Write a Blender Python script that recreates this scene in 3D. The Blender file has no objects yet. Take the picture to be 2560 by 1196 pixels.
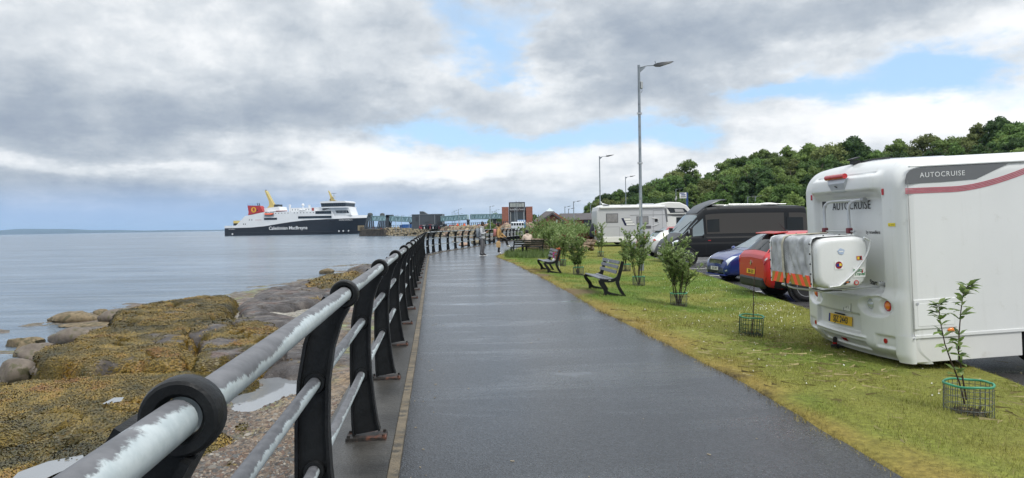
import bpy, bmesh, math, random
import numpy as np
from mathutils import Vector, Matrix, Euler
random.seed(7); np.random.seed(7)
S = bpy.context.scene
COL = S.collection
R = math.radians
# ------------------------------------------------------------------ camera
FPX, CX, CY, CAMH = 1770.0, 1280.0, 598.0, 1.55
cam_d = bpy.data.cameras.new('camera'); cam = bpy.data.objects.new('camera', cam_d); COL.objects.link(cam)
CAMROT = Euler((R(90 - 1.09), 0, 0)).to_matrix() @ Euler((0, 0, R(-1.0))).to_matrix()
cam.matrix_world = Matrix.Translation((0, 0, CAMH)) @ CAMROT.to_4x4()
cam_d.sensor_width = 36.0; cam_d.lens = 36.0 * FPX / 2560.0
cam_d.clip_start = 0.05; cam_d.clip_end = 60000
S.camera = cam
def ray(x, y): return CAMROT @ Vector(((x - CX) / FPX, -(y - CY) / FPX, -1.0))
def W(x, y, Y):
    """the point of the place that the photograph shows at x, y when it stands Y metres ahead"""
    d = ray(x, y); t = Y / d.y
    return Vector((d.x * t, Y, CAMH + d.z * t))
def G(x, y, z=0.0):
    d = ray(x, y); t = (z - CAMH) / d.z
    return Vector((d.x * t, d.y * t, z))
def AE(x, y):
    d = ray(x, y).normalized()
    return math.atan2(d.x, d.y), math.asin(d.z)

# ------------------------------------------------------------------ world: daylight sky with broken cloud
SUN_EL, SUN_AZ = R(55), R(140)          # azimuth clockwise from +Y (sun behind and to the right of the camera)
world = bpy.data.worlds.new('World'); S.world = world; world.use_nodes = True
class NG:
    def __init__(s, tree): s.t = tree; s.n = tree.nodes; s.l = tree.links
    def node(s, ty, **kw):
        n = s.n.new(ty)
        for k, v in kw.items(): setattr(n, k, v)
        return n
    def put(s, sock, v):
        if v is None: return
        if isinstance(v, bpy.types.NodeSocket): s.l.new(v, sock)
        else: sock.default_value = v
    def m(s, op, a, b=None, c=None, clamp=False):
        n = s.node('ShaderNodeMath', operation=op, use_clamp=clamp)
        s.put(n.inputs[0], a); s.put(n.inputs[1], b); s.put(n.inputs[2], c); return n.outputs[0]
    def vm(s, op, a, b=None, scale=None):
        n = s.node('ShaderNodeVectorMath', operation=op)
        s.put(n.inputs[0], a); s.put(n.inputs[1], b)
        if scale is not None: s.put(n.inputs['Scale'], scale)
        return n.outputs['Value'] if op in ('LENGTH', 'DOT_PRODUCT', 'DISTANCE') else n.outputs[0]
    def noise(s, vec, scale, detail=4, rough=.5, dist=0, dim='3D', out='Fac'):
        n = s.node('ShaderNodeTexNoise', noise_dimensions=dim)
        s.put(n.inputs['Vector'], vec); s.put(n.inputs['Scale'], scale); s.put(n.inputs['Detail'], detail)
        s.put(n.inputs['Roughness'], rough); s.put(n.inputs['Distortion'], dist); return n.outputs[out]
    def vor(s, vec, scale, feature='F1', out='Distance', rnd=1.0):
        n = s.node('ShaderNodeTexVoronoi', feature=feature)
        s.put(n.inputs['Vector'], vec); s.put(n.inputs['Scale'], scale); s.put(n.inputs['Randomness'], rnd); return n.outputs[out]
    def mr(s, v, a, b, c=0.0, d=1.0, smooth=True):
        n = s.node('ShaderNodeMapRange', interpolation_type='SMOOTHSTEP' if smooth else 'LINEAR')
        for i, q in enumerate((v, a, b, c, d)): s.put(n.inputs[i], q)
        return n.outputs[0]
    def mix(s, f, a, b, blend='MIX'):
        n = s.node('ShaderNodeMix', data_type='RGBA', blend_type=blend)
        s.put(n.inputs[0], f)
        for i, q in ((6, a), (7, b)):
            if isinstance(q, (tuple, list)): q = tuple(q) + (1,) * (4 - len(q))
            s.put(n.inputs[i], q)
        return n.outputs[2]
    def xyz(s, v):
        n = s.node('ShaderNodeSeparateXYZ'); s.put(n.inputs[0], v); return n.outputs
    def comb(s, x, y, z):
        n = s.node('ShaderNodeCombineXYZ'); s.put(n.inputs[0], x); s.put(n.inputs[1], y); s.put(n.inputs[2], z); return n.outputs[0]
    def scl(s, v, k): return s.vm('MULTIPLY', v, k)
def build_world():
    g = NG(world.node_tree); g.n.clear()
    out = g.node('ShaderNodeOutputWorld'); bg = g.node('ShaderNodeBackground')
    sky = g.node('ShaderNodeTexSky', sky_type='NISHITA'); sky.sun_disc = False
    sky.sun_elevation = SUN_EL; sky.sun_rotation = SUN_AZ; sky.air_density = 1.0; sky.dust_density = .6; sky.ozone_density = 1.5
    tc = g.node('ShaderNodeTexCoord'); d = tc.outputs['Generated']
    x, y, z = g.xyz(d)
    az = g.m('ARCTAN2', x, y); el = g.m('ARCSINE', z)
    zz = g.m('ADD', g.m('MAXIMUM', z, 0.0), .09)
    p = g.comb(g.m('DIVIDE', x, zz), g.m('DIVIDE', y, zz), 0.0)         # cloud sheet seen in perspective
    q = g.comb(g.m('MULTIPLY', az, 1.0), g.m('MULTIPLY', el, 2.2), 0.0)
    wx = g.noise(q, 5.5, 6, .62); wy = g.noise(g.vm('ADD', q, (7.3, 3.1, 1.7)), 6.5, 6, .62)
    azw = g.m('ADD', az, g.m('MULTIPLY', g.m('SUBTRACT', wx, .5), .36))
    elw = g.m('ADD', el, g.m('MULTIPLY', g.m('SUBTRACT', wy, .5), .10))
    def blob(px, py, rx, ry, w):
        ca, ce = AE(px, py)
        a = g.m('MULTIPLY', g.m('SUBTRACT', azw, ca), FPX / rx); b = g.m('MULTIPLY', g.m('SUBTRACT', elw, ce), FPX / ry)
        s_ = g.m('MULTIPLY_ADD', a, a, g.m('MULTIPLY', b, b))
        return g.m('MULTIPLY', g.m('POWER', 2.71828, g.m('MULTIPLY', s_, -1.0)), w)
    def total(lst):
        t = None
        for a in lst:
            b = blob(*a); t = b if t is None else g.m('ADD', t, b)
        return t
    fine = g.noise(p, 1.1, 6, .6); big = fine; puff = g.noise(g.comb(az, g.m('MULTIPLY', el, 1.55), .37), 11, 8, .62)
    blue = total([(1130, 40, 120, 90, .75), (1240, 140, 100, 90, .8), (1330, 40, 60, 60, .4), (1000, 330, 190, 42, .85), (1230, 350, 220, 40, .95),
                  (1480, 350, 200, 36, .75), (1690, 335, 130, 48, .95), (1930, 222, 120, 30, .75), (2190, 205, 230, 48, .95),
                  (2440, 185, 120, 60, .75), (2330, 140, 160, 40, .4), (2560, 250, 90, 30, .4), (1260, 215, 80, 30, .6)])
    bl = g.m('ADD', blue, g.m('MULTIPLY', g.m('SUBTRACT', fine, .5), .55))
    bl = g.m('ADD', bl, g.m('MULTIPLY', g.m('SUBTRACT', puff, .5), .8))
    bl = g.mr(bl, .26, 1.15)
    dark = total([(60, 325, 560, 75, .95), (520, 285, 420, 80, .55), (100, 20, 500, 50, .05), (900, 60, 420, 90, .22), (860, 220, 330, 70, .40), (1640, 215, 300, 100, .62),
                  (1950, 70, 420, 95, .72), (2280, 0, 260, 50, .40), (1480, 60, 200, 90, .35), (555, 402, 140, 32, .75), (690, 412, 90, 20, .4),
                  (70, 450, 240, 38, .75), (1100, 385, 150, 28, .30), (1180, 470, 420, 40, .30), (1850, 340, 200, 40, .25), (380, 500, 500, 30, .5)])
    bright = total([(130, 412, 420, 22, .95), (640, 365, 330, 42, .95), (900, 400, 260, 30, .7), (1050, 440, 260, 24, .7), (1600, 430, 420, 60, .55), (2230, 290, 330, 60, .85),
                    (2480, 60, 260, 100, .6), (1350, 180, 90, 110, .55), (1980, 160, 240, 40, .5), (1120, 200, 130, 70, .5), (560, 130, 400, 60, .22), (2480, 270, 160, 70, .5)])
    b = g.m('ADD', .67, g.m('MULTIPLY', g.m('SUBTRACT', big, .5), .38))
    b = g.m('ADD', b, g.m('MULTIPLY', g.m('SUBTRACT', fine, .5), .10))
    b = g.m('ADD', b, g.m('MULTIPLY', g.m('SUBTRACT', puff, .5), .85))
    b = g.m('ADD', b, g.m('MULTIPLY', bright, .36))
    b = g.m('SUBTRACT', b, g.m('MULTIPLY', dark, .42))
    b = g.m('MINIMUM', g.m('MAXIMUM', b, 0.0), 1.0)
    ramp = g.node('ShaderNodeValToRGB'); g.put(ramp.inputs[0], b)
    cr = ramp.color_ramp; cr.elements[0].position = 0; cr.elements[0].color = (.270, .325, .415, 1)
    cr.elements[1].position = 1; cr.elements[1].color = (.97, .98, .98, 1)
    for pos, c in ((.25, (.36, .415, .49)), (.45, (.475, .525, .585)), (.66, (.655, .695, .735)), (.82, (.84, .86, .88))):
        e = cr.elements.new(pos); e.color = (*c, 1)
    cloud = ramp.outputs[0]
    # blue patches: the sky itself
    skyc = g.mix(1.0, sky.outputs[0], (.155, .170, .165), 'MULTIPLY')
    blueish = g.mix(.75, skyc, (.44, .65, .93))
    c = g.mix(bl, cloud, blueish)
    # distant rain and haze along the sea horizon
    hz = g.m('MULTIPLY', g.mr(el, R(4.2), R(.4)), g.mr(az, R(4), R(-16)))
    hz = g.m('MULTIPLY', hz, g.m('ADD', .74, g.m('MULTIPLY', g.noise(q, 9, 4, .5), .35)))
    c = g.mix(hz, c, (.215, .365, .66))
    hz2 = g.m('MULTIPLY', g.mr(el, R(3.6), R(.2)), .55)
    c = g.mix(hz2, c, (.46, .60, .78))
    up = g.m('ADD', 1.0, g.m('MULTIPLY', g.mr(el, R(16), R(60)), 1.0))   # overcast brightens towards the zenith
    c = g.mix(1.0, c, g.comb(up, up, up), 'MULTIPLY')
    c = g.mix(1.0, c, (7.6, 7.6, 7.6), 'MULTIPLY')
    g.put(bg.inputs[0], c); bg.inputs[1].default_value = .1
    g.l.new(bg.outputs[0], out.inputs[0])
build_world()
world.cycles.sampling_method = 'MANUAL'; world.cycles.sample_map_resolution = 1024
sun_d = bpy.data.lights.new('sun', 'SUN'); sun = bpy.data.objects.new('sun', sun_d); COL.objects.link(sun)
sun_d.energy = 1.5; sun_d.angle = R(14); sun_d.color = (1, .965, .91)
sun.rotation_euler = Vector((-math.sin(SUN_AZ) * math.cos(SUN_EL), -math.cos(SUN_AZ) * math.cos(SUN_EL), -math.sin(SUN_EL))).to_track_quat('-Z', 'Y').to_euler()
S.view_settings.view_transform = 'Standard'; S.view_settings.look = 'None'; S.view_settings.exposure = 0.58; S.view_settings.gamma = 1.0
S.view_settings.use_curve_mapping = False

# ------------------------------------------------------------------ helpers: meshes
class MB:
    def __init__(s): s.v = []; s.f = []; s.mi = []; s.cm = 0
    def add(s, vs, fs):
        o = len(s.v); s.v.extend([tuple(v) for v in vs]); s.f.extend([tuple(i + o for i in f) for f in fs]); s.mi.extend([s.cm] * len(fs)); return s
    def box(s, c, d, rot=None):
        x, y, z = d[0] / 2, d[1] / 2, d[2] / 2
        vs = [Vector((a, b, e)) for a in (-x, x) for b in (-y, y) for e in (-z, z)]
        if rot is not None:
            m = rot if isinstance(rot, Matrix) else Euler(rot).to_matrix()
            vs = [m @ v for v in vs]
        c = Vector(c)
        return s.add([v + c for v in vs], [(0, 1, 3, 2), (4, 6, 7, 5), (0, 4, 5, 1), (2, 3, 7, 6), (0, 2, 6, 4), (1, 5, 7, 3)])
    def bx(s, x0, x1, y0, y1, z0, z1): return s.box(((x0 + x1) / 2, (y0 + y1) / 2, (z0 + z1) / 2), (x1 - x0, y1 - y0, z1 - z0))
    def tube(s, pts, r, n=8, caps=True, closed=False, flat=None):
        pts = [Vector(p) for p in pts]; k = len(pts)
        rs = r if isinstance(r, (list, tuple)) else [r] * k
        rings = []; up = None
        for i, p in enumerate(pts):
            if closed: t = pts[(i + 1) % k] - pts[i - 1]
            else: t = pts[min(i + 1, k - 1)] - pts[max(i - 1, 0)]
            t.normalize()
            if up is None:
                up = Vector((0, 0, 1)) if abs(t.z) < .95 else Vector((1, 0, 0))
            a = t.cross(up)
            if a.length < 1e-6: a = t.orthogonal()
            a.normalize(); b = a.cross(t).normalized(); up = b
            rr = rs[i]; ra, rb = rr if isinstance(rr, (tuple, list)) else (rr, rr)
            rings.append([p + a * math.cos(2 * math.pi * j / n) * ra + b * math.sin(2 * math.pi * j / n) * rb for j in range(n)])
        return s.loft(rings, caps and not closed, closed)
    def cyl(s, p0, p1, r, n=16, r1=None): return s.tube([p0, p1], [r, r if r1 is None else r1], n)
    def loft(s, rings, caps=True, closed=False):
        n = len(rings[0]); k = len(rings); vs = [v for q in rings for v in q]; fs = []
        for i in range(k if closed else k - 1):
            i2 = (i + 1) % k
            for j in range(n): fs.append((i * n + j, i * n + (j + 1) % n, i2 * n + (j + 1) % n, i2 * n + j))
        if caps: fs.append(tuple(range(n - 1, -1, -1))); fs.append(tuple((k - 1) * n + j for j in range(n)))
        return s.add(vs, fs)
    def lathe(s, prof, n=24, axis='z', c=(0, 0, 0), closed=False):
        c = Vector(c); rings = []
        for r, h in prof:
            q = []
            for j in range(n):
                a = 2 * math.pi * j / n
                if axis == 'z': v = (r * math.cos(a), r * math.sin(a), h)
                elif axis == 'y': v = (r * math.sin(a), h, r * math.cos(a))
                else: v = (h, r * math.cos(a), r * math.sin(a))
                q.append(c + Vector(v))
            rings.append(q)
        return s.loft(rings, not closed, closed)
    def prism(s, poly, a, b, plane='xz'):
        """outline poly extruded from a to b along the axis the plane leaves out"""
        def mk(p, h): return {'xz': (p[0], h, p[1]), 'xy': (p[0], p[1], h), 'yz': (h, p[0], p[1])}[plane]
        n = len(poly); vs = [mk(p, a) for p in poly] + [mk(p, b) for p in poly]
        fs = [tuple(range(n - 1, -1, -1)), tuple(range(n, 2 * n))] + [(i, (i + 1) % n, n + (i + 1) % n, n + i) for i in range(n)]
        return s.add(vs, fs)
    def ribbon(s, pts, w, a, b, plane='xz'):
        """a curved bar: centre line pts (2D), widths w, extruded from a to b"""
        P = [Vector(p) for p in pts]; L = []; Rr = []
        ws = w if isinstance(w, (list, tuple)) else [w] * len(P)
        for i, p in enumerate(P):
            t = (P[min(i + 1, len(P) - 1)] - P[max(i - 1, 0)]).normalized(); nn = Vector((-t.y, t.x))
            L.append(p + nn * ws[i] / 2); Rr.append(p - nn * ws[i] / 2)
        for i in range(len(P) - 1):
            pass
        n = len(P)
        def mk(p, h): return {'xz': (p[0], h, p[1]), 'xy': (p[0], p[1], h), 'yz': (h, p[0], p[1])}[plane]
        rings = [[mk(L[i], a), mk(L[i], b), mk(Rr[i], b), mk(Rr[i], a)] for i in range(n)]
        return s.loft(rings, True)
    def grid(s, fn, nu, nv, flip=False):
        vs = [fn(i / nu, j / nv) for i in range(nu + 1) for j in range(nv + 1)]
        fs = []
        for i in range(nu):
            for j in range(nv):
                a = i * (nv + 1) + j; q = (a, a + nv + 1, a + nv + 2, a + 1); fs.append(q[::-1] if flip else q)
        return s.add(vs, fs)
    def ball(s, c, r, n=10, m=8):
        c = Vector(c); r = r if isinstance(r, (tuple, list)) else (r, r, r)
        return s.loft([[c + Vector((r[0] * math.sin(t) * math.cos(a), r[1] * math.sin(t) * math.sin(a), r[2] * math.cos(t))) for a in [2 * math.pi * j / n for j in range(n)]]
                       for t in [.02 + (math.pi - .04) * i / m for i in range(m + 1)]])
    def poly(s, pts): return s.add(pts, [tuple(range(len(pts)))])
    def mesh(s, name='mesh', smooth=None):
        me = bpy.data.meshes.new(name); me.from_pydata(s.v, [], s.f)
        if any(s.mi): me.polygons.foreach_set('material_index', s.mi)
        bm = bmesh.new(); bm.from_mesh(me); bmesh.ops.recalc_face_normals(bm, faces=bm.faces); bm.to_mesh(me); bm.free()
        if smooth: me.polygons.foreach_set('use_smooth', [True] * len(me.polygons)); me.set_sharp_from_angle(angle=R(smooth))
        me.update(); return me
    def build(s, name, mat, parent=None, smooth=None, loc=None, rot=None, bevel=None):
        me = s.mesh(name, smooth)
        for m in (mat if isinstance(mat, (list, tuple)) else [mat]): me.materials.append(m)
        return link(name, me, parent, loc, rot, bevel)
def link(name, me, parent=None, loc=None, rot=None, bevel=None):
    o = bpy.data.objects.new(name, me); COL.objects.link(o)
    if parent is not None: o.parent = parent
    if loc is not None: o.location = loc
    if rot is not None: o.rotation_euler = rot
    if bevel:
        b = o.modifiers.new('bevel', 'BEVEL'); b.width = bevel; b.segments = 2; b.limit_method = 'ANGLE'; b.angle_limit = R(40)
    return o
def tag(o, label, cat, group=None):
    o['label'] = label; o['category'] = cat
    if group: o['group'] = group
    return o
def thing(name, label, cat, loc=(0, 0, 0), rot=(0, 0, 0), group=None):
    o = bpy.data.objects.new(name, None); COL.objects.link(o); o.location = loc; o.rotation_euler = rot; o.empty_display_size = .2
    return tag(o, label, cat, group)
def struct(o): o['kind'] = 'structure'; return o
def stuff(o): o['kind'] = 'stuff'; return o
def copy_tree(o, parent=None):
    c = o.copy(); COL.objects.link(c); c.parent = parent
    for ch in list(o.children): copy_tree(ch, c)
    return c
def np_mesh(name, V, F, mat, parent=None, smooth=False, attrs=None, colors=None):
    """mesh from arrays: V (n,3), F (m,3|4); attrs: point floats, colors: point colours"""
    me = bpy.data.meshes.new(name); n, m, k = len(V), len(F), F.shape[1]
    me.vertices.add(n); me.vertices.foreach_set('co', np.ascontiguousarray(V, dtype=np.float32).ravel())
    me.loops.add(m * k); me.loops.foreach_set('vertex_index', np.ascontiguousarray(F, dtype=np.int32).ravel())
    me.polygons.add(m); me.polygons.foreach_set('loop_start', np.arange(0, m * k, k, dtype=np.int32))
    if smooth: me.polygons.foreach_set('use_smooth', np.ones(m, dtype=bool))
    me.update(calc_edges=True)
    for nm, a in (attrs or {}).items():
        at = me.attributes.new(nm, 'FLOAT', 'POINT'); at.data.foreach_set('value', np.ascontiguousarray(a, dtype=np.float32))
    for nm, a in (colors or {}).items():
        at = me.attributes.new(nm, 'FLOAT_COLOR', 'POINT'); cc = np.ones((n, 4), dtype=np.float32); cc[:, :3] = a; at.data.foreach_set('color', cc.ravel())
    if mat: me.materials.append(mat)
    return link(name, me, parent) if parent != 'mesh' else me
def lettering(txt, mat, parent, size, loc, rot, depth=.002, align='CENTER', name='lettering', sx=1.0, bold=0.0, spacing=1.0, shear=0):
    cu = bpy.data.curves.new(name, 'FONT'); cu.body = txt; cu.size = size; cu.extrude = depth; cu.align_x = align; cu.align_y = 'CENTER'; cu.offset = bold; cu.space_character = spacing; cu.shear = shear
    cu.resolution_u = 3
    o = bpy.data.objects.new('tmp', cu); COL.objects.link(o)
    dg = bpy.context.evaluated_depsgraph_get(); me = bpy.data.meshes.new_from_object(o.evaluated_get(dg)); bpy.data.objects.remove(o)
    me.name = name; me.materials.clear(); me.materials.append(mat)
    q = link(name, me, parent, loc, rot); q.scale = (sx, 1, 1); return q
# value noise for shapes
def _h(i, j, s): 
    n = (i.astype(np.int64) * 374761393 + j.astype(np.int64) * 668265263 + s * 982451653) & 0x7fffffff
    n = ((n ^ (n >> 13)) * 1274126177) & 0x7fffffff
    return ((n ^ (n >> 16)) & 0xffff) / 65535.0
def vnoise(x, y, s=0):
    x = np.asarray(x, float); y = np.asarray(y, float)
    i = np.floor(x); j = np.floor(y); u = x - i; v = y - j; u = u * u * (3 - 2 * u); v = v * v * (3 - 2 * v)
    a, b, c, d = _h(i, j, s), _h(i + 1, j, s), _h(i, j + 1, s), _h(i + 1, j + 1, s)
    return (a * (1 - u) + b * u) * (1 - v) + (c * (1 - u) + d * u) * v
def fbm(x, y, oct=4, s=0, gain=.5):
    t = 0; a = 1; n = 0
    for k in range(oct): t = t + a * vnoise(np.asarray(x) * 2 ** k + 17.3 * k, np.asarray(y) * 2 ** k - 9.1 * k, s + k); n += a; a *= gain
    return t / n
def sstep(a, b, x):
    t = np.clip((np.asarray(x, float) - a) / (b - a), 0, 1); return t * t * (3 - 2 * t)
def interp(pts, Y): return float(np.interp(Y, [p[1] for p in pts], [p[0] for p in pts]))

# ------------------------------------------------------------------ helpers: materials
MATS = {}
def mat(name, col=(.5, .5, .5), rough=.5, metal=0.0, var=0.0, vscale=3.0, bump=0.0, bscale=40.0, spec=.5, coat=0.0, dirt=None, alpha=1.0, trans=0.0, tint=0.0, ior=1.45):
    if name in MATS: return MATS[name]
    m = bpy.data.materials.new(name); m.use_nodes = True; g = NG(m.node_tree); b = g.n['Principled BSDF']
    tc = g.node('ShaderNodeTexCoord'); o = tc.outputs['Object']
    c = (*col, 1); 
    if var:
        nz = g.noise(o, vscale, 5, .6)
        c = g.mix(g.mr(nz, .3, .7, smooth=False), tuple(max(0, q * (1 - var)) for q in col), tuple(min(1, q * (1 + var)) for q in col))
    if dirt:
        dcol, dscale, lo, hi = dirt
        dn = g.noise(o, dscale, 6, .65)
        c = g.mix(g.mr(dn, lo, hi), c, dcol)
    if tint:
        oi = g.node('ShaderNodeObjectInfo')
        k = g.m('ADD', 1 - tint, g.m('MULTIPLY', oi.outputs['Random'], 2 * tint))
        c = g.mix(1.0, c, g.comb(k, k, k), 'MULTIPLY')
    g.put(b.inputs['Base Color'], c)
    b.inputs['Roughness'].default_value = rough; b.inputs['Metallic'].default_value = metal
    b.inputs['Specular IOR Level'].default_value = spec; b.inputs['Coat Weight'].default_value = coat; b.inputs['Coat Roughness'].default_value = .05
    b.inputs['Transmission Weight'].default_value = trans; b.inputs['Alpha'].default_value = alpha; b.inputs['IOR'].default_value = ior
    if bump:
        bp = g.node('ShaderNodeBump'); bp.inputs['Strength'].default_value = bump; bp.inputs['Distance'].default_value = .02
        g.put(bp.inputs['Height'], g.noise(o, bscale, 4, .6)); g.l.new(bp.outputs[0], b.inputs['Normal'])
    MATS[name] = m; return m
def attr_mat(name, attr, rough=.8, spec=.3, var=.0, vscale=20, trans=0.0, bump=0, bscale=60):
    if name in MATS: return MATS[name]
    m = bpy.data.materials.new(name); m.use_nodes = True; g = NG(m.node_tree); b = g.n['Principled BSDF']
    a = g.node('ShaderNodeAttribute'); a.attribute_name = attr; c = a.outputs['Color']
    tc = g.node('ShaderNodeTexCoord')
    if var:
        k = g.mr(g.noise(tc.outputs['Object'], vscale, 5, .6), .25, .75, 1 - var, 1 + var, False); c = g.mix(1.0, c, g.comb(k, k, k), 'MULTIPLY')
    g.put(b.inputs['Base Color'], c); b.inputs['Roughness'].default_value = rough; b.inputs['Specular IOR Level'].default_value = spec
    if bump:
        bp = g.node('ShaderNodeBump'); bp.inputs['Strength'].default_value = bump; bp.inputs['Distance'].default_value = .02
        g.put(bp.inputs['Height'], g.noise(tc.outputs['Object'], bscale, 4, .6)); g.l.new(bp.outputs[0], b.inputs['Normal'])
    if trans:
        tr = g.node('ShaderNodeBsdfTranslucent'); g.put(tr.inputs[0], c); mx = g.node('ShaderNodeMixShader'); mx.inputs[0].default_value = trans
        g.l.new(b.outputs[0], mx.inputs[1]); g.l.new(tr.outputs[0], mx.inputs[2]); g.l.new(mx.outputs[0], g.n['Material Output'].inputs[0])
    MATS[name] = m; return m
black_iron = mat('black_iron', (.012, .013, .014), .42, var=.4, vscale=9, bump=.15, bscale=60, spec=.22, dirt=((.04, .026, .02), 7, .64, .82))
# ================================================================== the setting
ZW, ZCAR = -2.1, -.30
LEFT = [(-.02, -2), (-.244, 0), (-.73, 4.38), (-1.27, 9.4), (-4.46, 38), (-4.42, 41), (-4.15, 44), (-1.2, 62.5), (1.16, 76.2), (7.5, 100), (16, 130)]
RIGHT = [(2.75, -2), (2.6, 0), (2.28, 4.2), (2.165, 6.7), (1.96, 8.5), (1.46, 13.1), (.96, 19.3), (-.02, 28.7), (-.92, 35.7), (-.7, 38.5), (-.25, 42.5), (.58, 51.8), (2.2, 62), (4.7, 76), (10.8, 100), (19.5, 130)]
KERB = [(4.5, -3), (4.95, 4), (5.75, 13.8), (6.5, 25.4), (7.35, 39), (9.2, 62), (10, 70)]
def left(Y): return interp(LEFT, Y)
def right(Y): return interp(RIGHT, Y)
def kerb(Y): return interp(KERB, Y)
def gz(X, Y):
    e = np.interp(Y, [p[1] for p in RIGHT], [p[0] for p in RIGHT])
    f = 1 - sstep(42, 56, Y)
    return -.2 * sstep(.3, 2.9, np.asarray(X) - e) * f
def ground(x, y, z=-.1):
    """a point of the lawn seen at x, y"""
    for _ in range(6): p = G(x, y, z); z = float(gz(p.x, p.y))
    return G(x, y, z)
# ---- sea
def sea_mat():
    m = bpy.data.materials.new('sea_water'); m.use_nodes = True; g = NG(m.node_tree); b = g.n['Principled BSDF']
    tc = g.node('ShaderNodeTexCoord'); o = tc.outputs['Object']
    wsk = g.noise(g.vm('MULTIPLY', o, (.10, .55, 1)), 1.0, 4, .62); wfar = g.noise(g.vm('MULTIPLY', o, (.012, .06, 1)), 1.0, 4, .6)
    g.put(b.inputs['Base Color'], g.mix(g.mr(g.m('ADD', g.m('MULTIPLY', wsk, .55), g.m('MULTIPLY', wfar, .45)), .36, .64), (.058, .088, .118), (.155, .205, .262))); b.inputs['Roughness'].default_value = .17; b.inputs['IOR'].default_value = 1.333  # pale and dark streaks painted into the colour stand in for sky-reflecting ripples
    st = g.vm('MULTIPLY', o, (.5, 1.0, 1.0))
    n1 = g.noise(st, 1.5, 4, .6, .4); n2 = g.noise(st, .16, 3, .5); n4 = g.noise(st, .03, 2, .5)
    h = g.m('ADD', g.m('MULTIPLY', n1, .22), g.m('MULTIPLY', n2, .9)); h = g.m('ADD', h, g.m('MULTIPLY', n4, 2.2))
    bp = g.node('ShaderNodeBump'); bp.inputs['Strength'].default_value = .85; bp.inputs['Distance'].default_value = 1.0
    g.put(bp.inputs['Height'], h); g.l.new(bp.outputs[0], b.inputs['Normal'])
    return m
SEA = sea_mat()
struct(MB().grid(lambda u, v: (-13500 + 27000 * u, -60 + 12000 * v, ZW), 4, 4).build('sea', SEA))
# far coast across the firth, hazy blue with distance
def coast():
    mb = MB(); n = 90; rng = random.Random(3)
    tops = []
    for i in range(n + 1):
        px = -900 + 1480 * i / n
        t = 12.5 + 5 * math.exp(-((px - 75) / 45) ** 2) * .35 + 2.2 * math.sin(px * .013) + 1.0 * math.sin(px * .047)
        if px > 100: t *= max(.25, 1 - (px - 100) / 560)
        tops.append((px, max(t, 1.6)))
    rows = []
    for px, t in tops:
        Y = 9000; a = math.atan((px - CX) / FPX); X = Y * math.tan(a)
        rows.append([Vector((X, Y - 300, ZW - 1)), Vector((X, Y, ZW + t * .45 * Y / FPX)), Vector((X * 1.05, Y + 450, ZW + t * Y / FPX * .9)), Vector((X * 1.15, Y + 1500, ZW - 1))])
    for i in range(n): mb.add([*rows[i], *rows[i + 1]], [(j, j + 1, 5 + j, 4 + j) for j in range(3)])
    return struct(mb.build('far_coast', mat('far_coast', (.02, .035, .03), .9, var=.4, vscale=.002)))
coast()
# ---- shore
def wallx(Y): return np.interp(Y, [p[1] for p in LEFT], [p[0] for p in LEFT]) - .62
SHORE = [(-12.0, 2), (-13.0, 12), (-14.9, 20.6), (-19.0, 29), (-18.5, 33.4), (-15.6, 40), (-15.2, 46), (-13.5, 56), (-15.5, 69), (-12, 78), (-2.5, 86), (6, 105)]
def pinpoly(P, X, Y):
    ins = np.zeros(X.shape, bool); d = np.full(X.shape, 1e9); n = len(P)
    for i in range(n):
        x0, y0 = P[i]; x1, y1 = P[(i + 1) % n]
        c = (y0 > Y) != (y1 > Y)
        with np.errstate(divide='ignore', invalid='ignore'): ins ^= c & (X < (x1 - x0) * (Y - y0) / ((y1 - y0) if y1 != y0 else 1e-9) + x0)
        L2 = (x1 - x0) ** 2 + (y1 - y0) ** 2; t = np.clip(((X - x0) * (x1 - x0) + (Y - y0) * (y1 - y0)) / L2, 0, 1)
        d = np.minimum(d, np.hypot(X - x0 - t * (x1 - x0), Y - y0 - t * (y1 - y0)))
    return np.where(ins, d, -d)
def pxpoly(pts, z): return [(G(a, b, z).x, G(a, b, z).y) for a, b in pts]
POOLS = [([(575, 985), (635, 950), (690, 945), (765, 952), (745, 985), (690, 1012), (620, 1035), (585, 1012)], -1.86),
         ([(670, 785), (690, 768), (760, 752), (815, 750), (800, 775), (720, 792)], -1.93),
         ([(45, 1196), (60, 1180), (120, 1158), (190, 1145), (195, 1158), (130, 1185), (70, 1215)], -1.555),
         ([(700, 893), (740, 877), (785, 875), (775, 892), (720, 903)], -1.88), ([(640, 835), (660, 823), (725, 817), (715, 830), (670, 838)], -1.90),
         ([(262, 1008), (285, 996), (305, 995), (300, 1003), (275, 1010)], -1.57)]
POOLW = [(pxpoly(p, z), z) for p, z in POOLS]
def beach_z(X, Y):
    sh = np.interp(Y, [p[1] for p in SHORE], [p[0] for p in SHORE]); wx = wallx(Y)
    t = (wx - X) / np.maximum(wx - sh, 1.0)
    z = -1.62 - .48 * t ** 1.15 * np.where(t > 0, 1, 0) if False else -1.62 - .48 * np.clip(t, 0, 3)
    z = z + (fbm(X * .35, Y * .35, 3, 5) - .5) * .30 + (fbm(X * 1.6, Y * 1.6, 3, 9) - .5) * .10
    for P, pz in POOLW:
        if pz > -1.6: continue
        d = pinpoly(P, X, Y) + (fbm(X * 1.5, Y * 1.5, 3, 21) - .5) * .5
        k = sstep(-.35, .12, d); z = z * (1 - k) + (pz - .05) * k
    return z
LIME = np.array((.22, .30, .05)); SAND = np.array((.24, .165, .095)); GRAV = np.array((.115, .085, .062)); DARK = np.array((.055, .045, .042)); WEED = np.array((.13, .085, .014)); PALE = np.array((.40, .38, .32)); RUST = np.array((.14, .05, .022))
def mixc(c, k, col): return c * (1 - k[:, None]) + np.asarray(col) * k[:, None]
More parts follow.
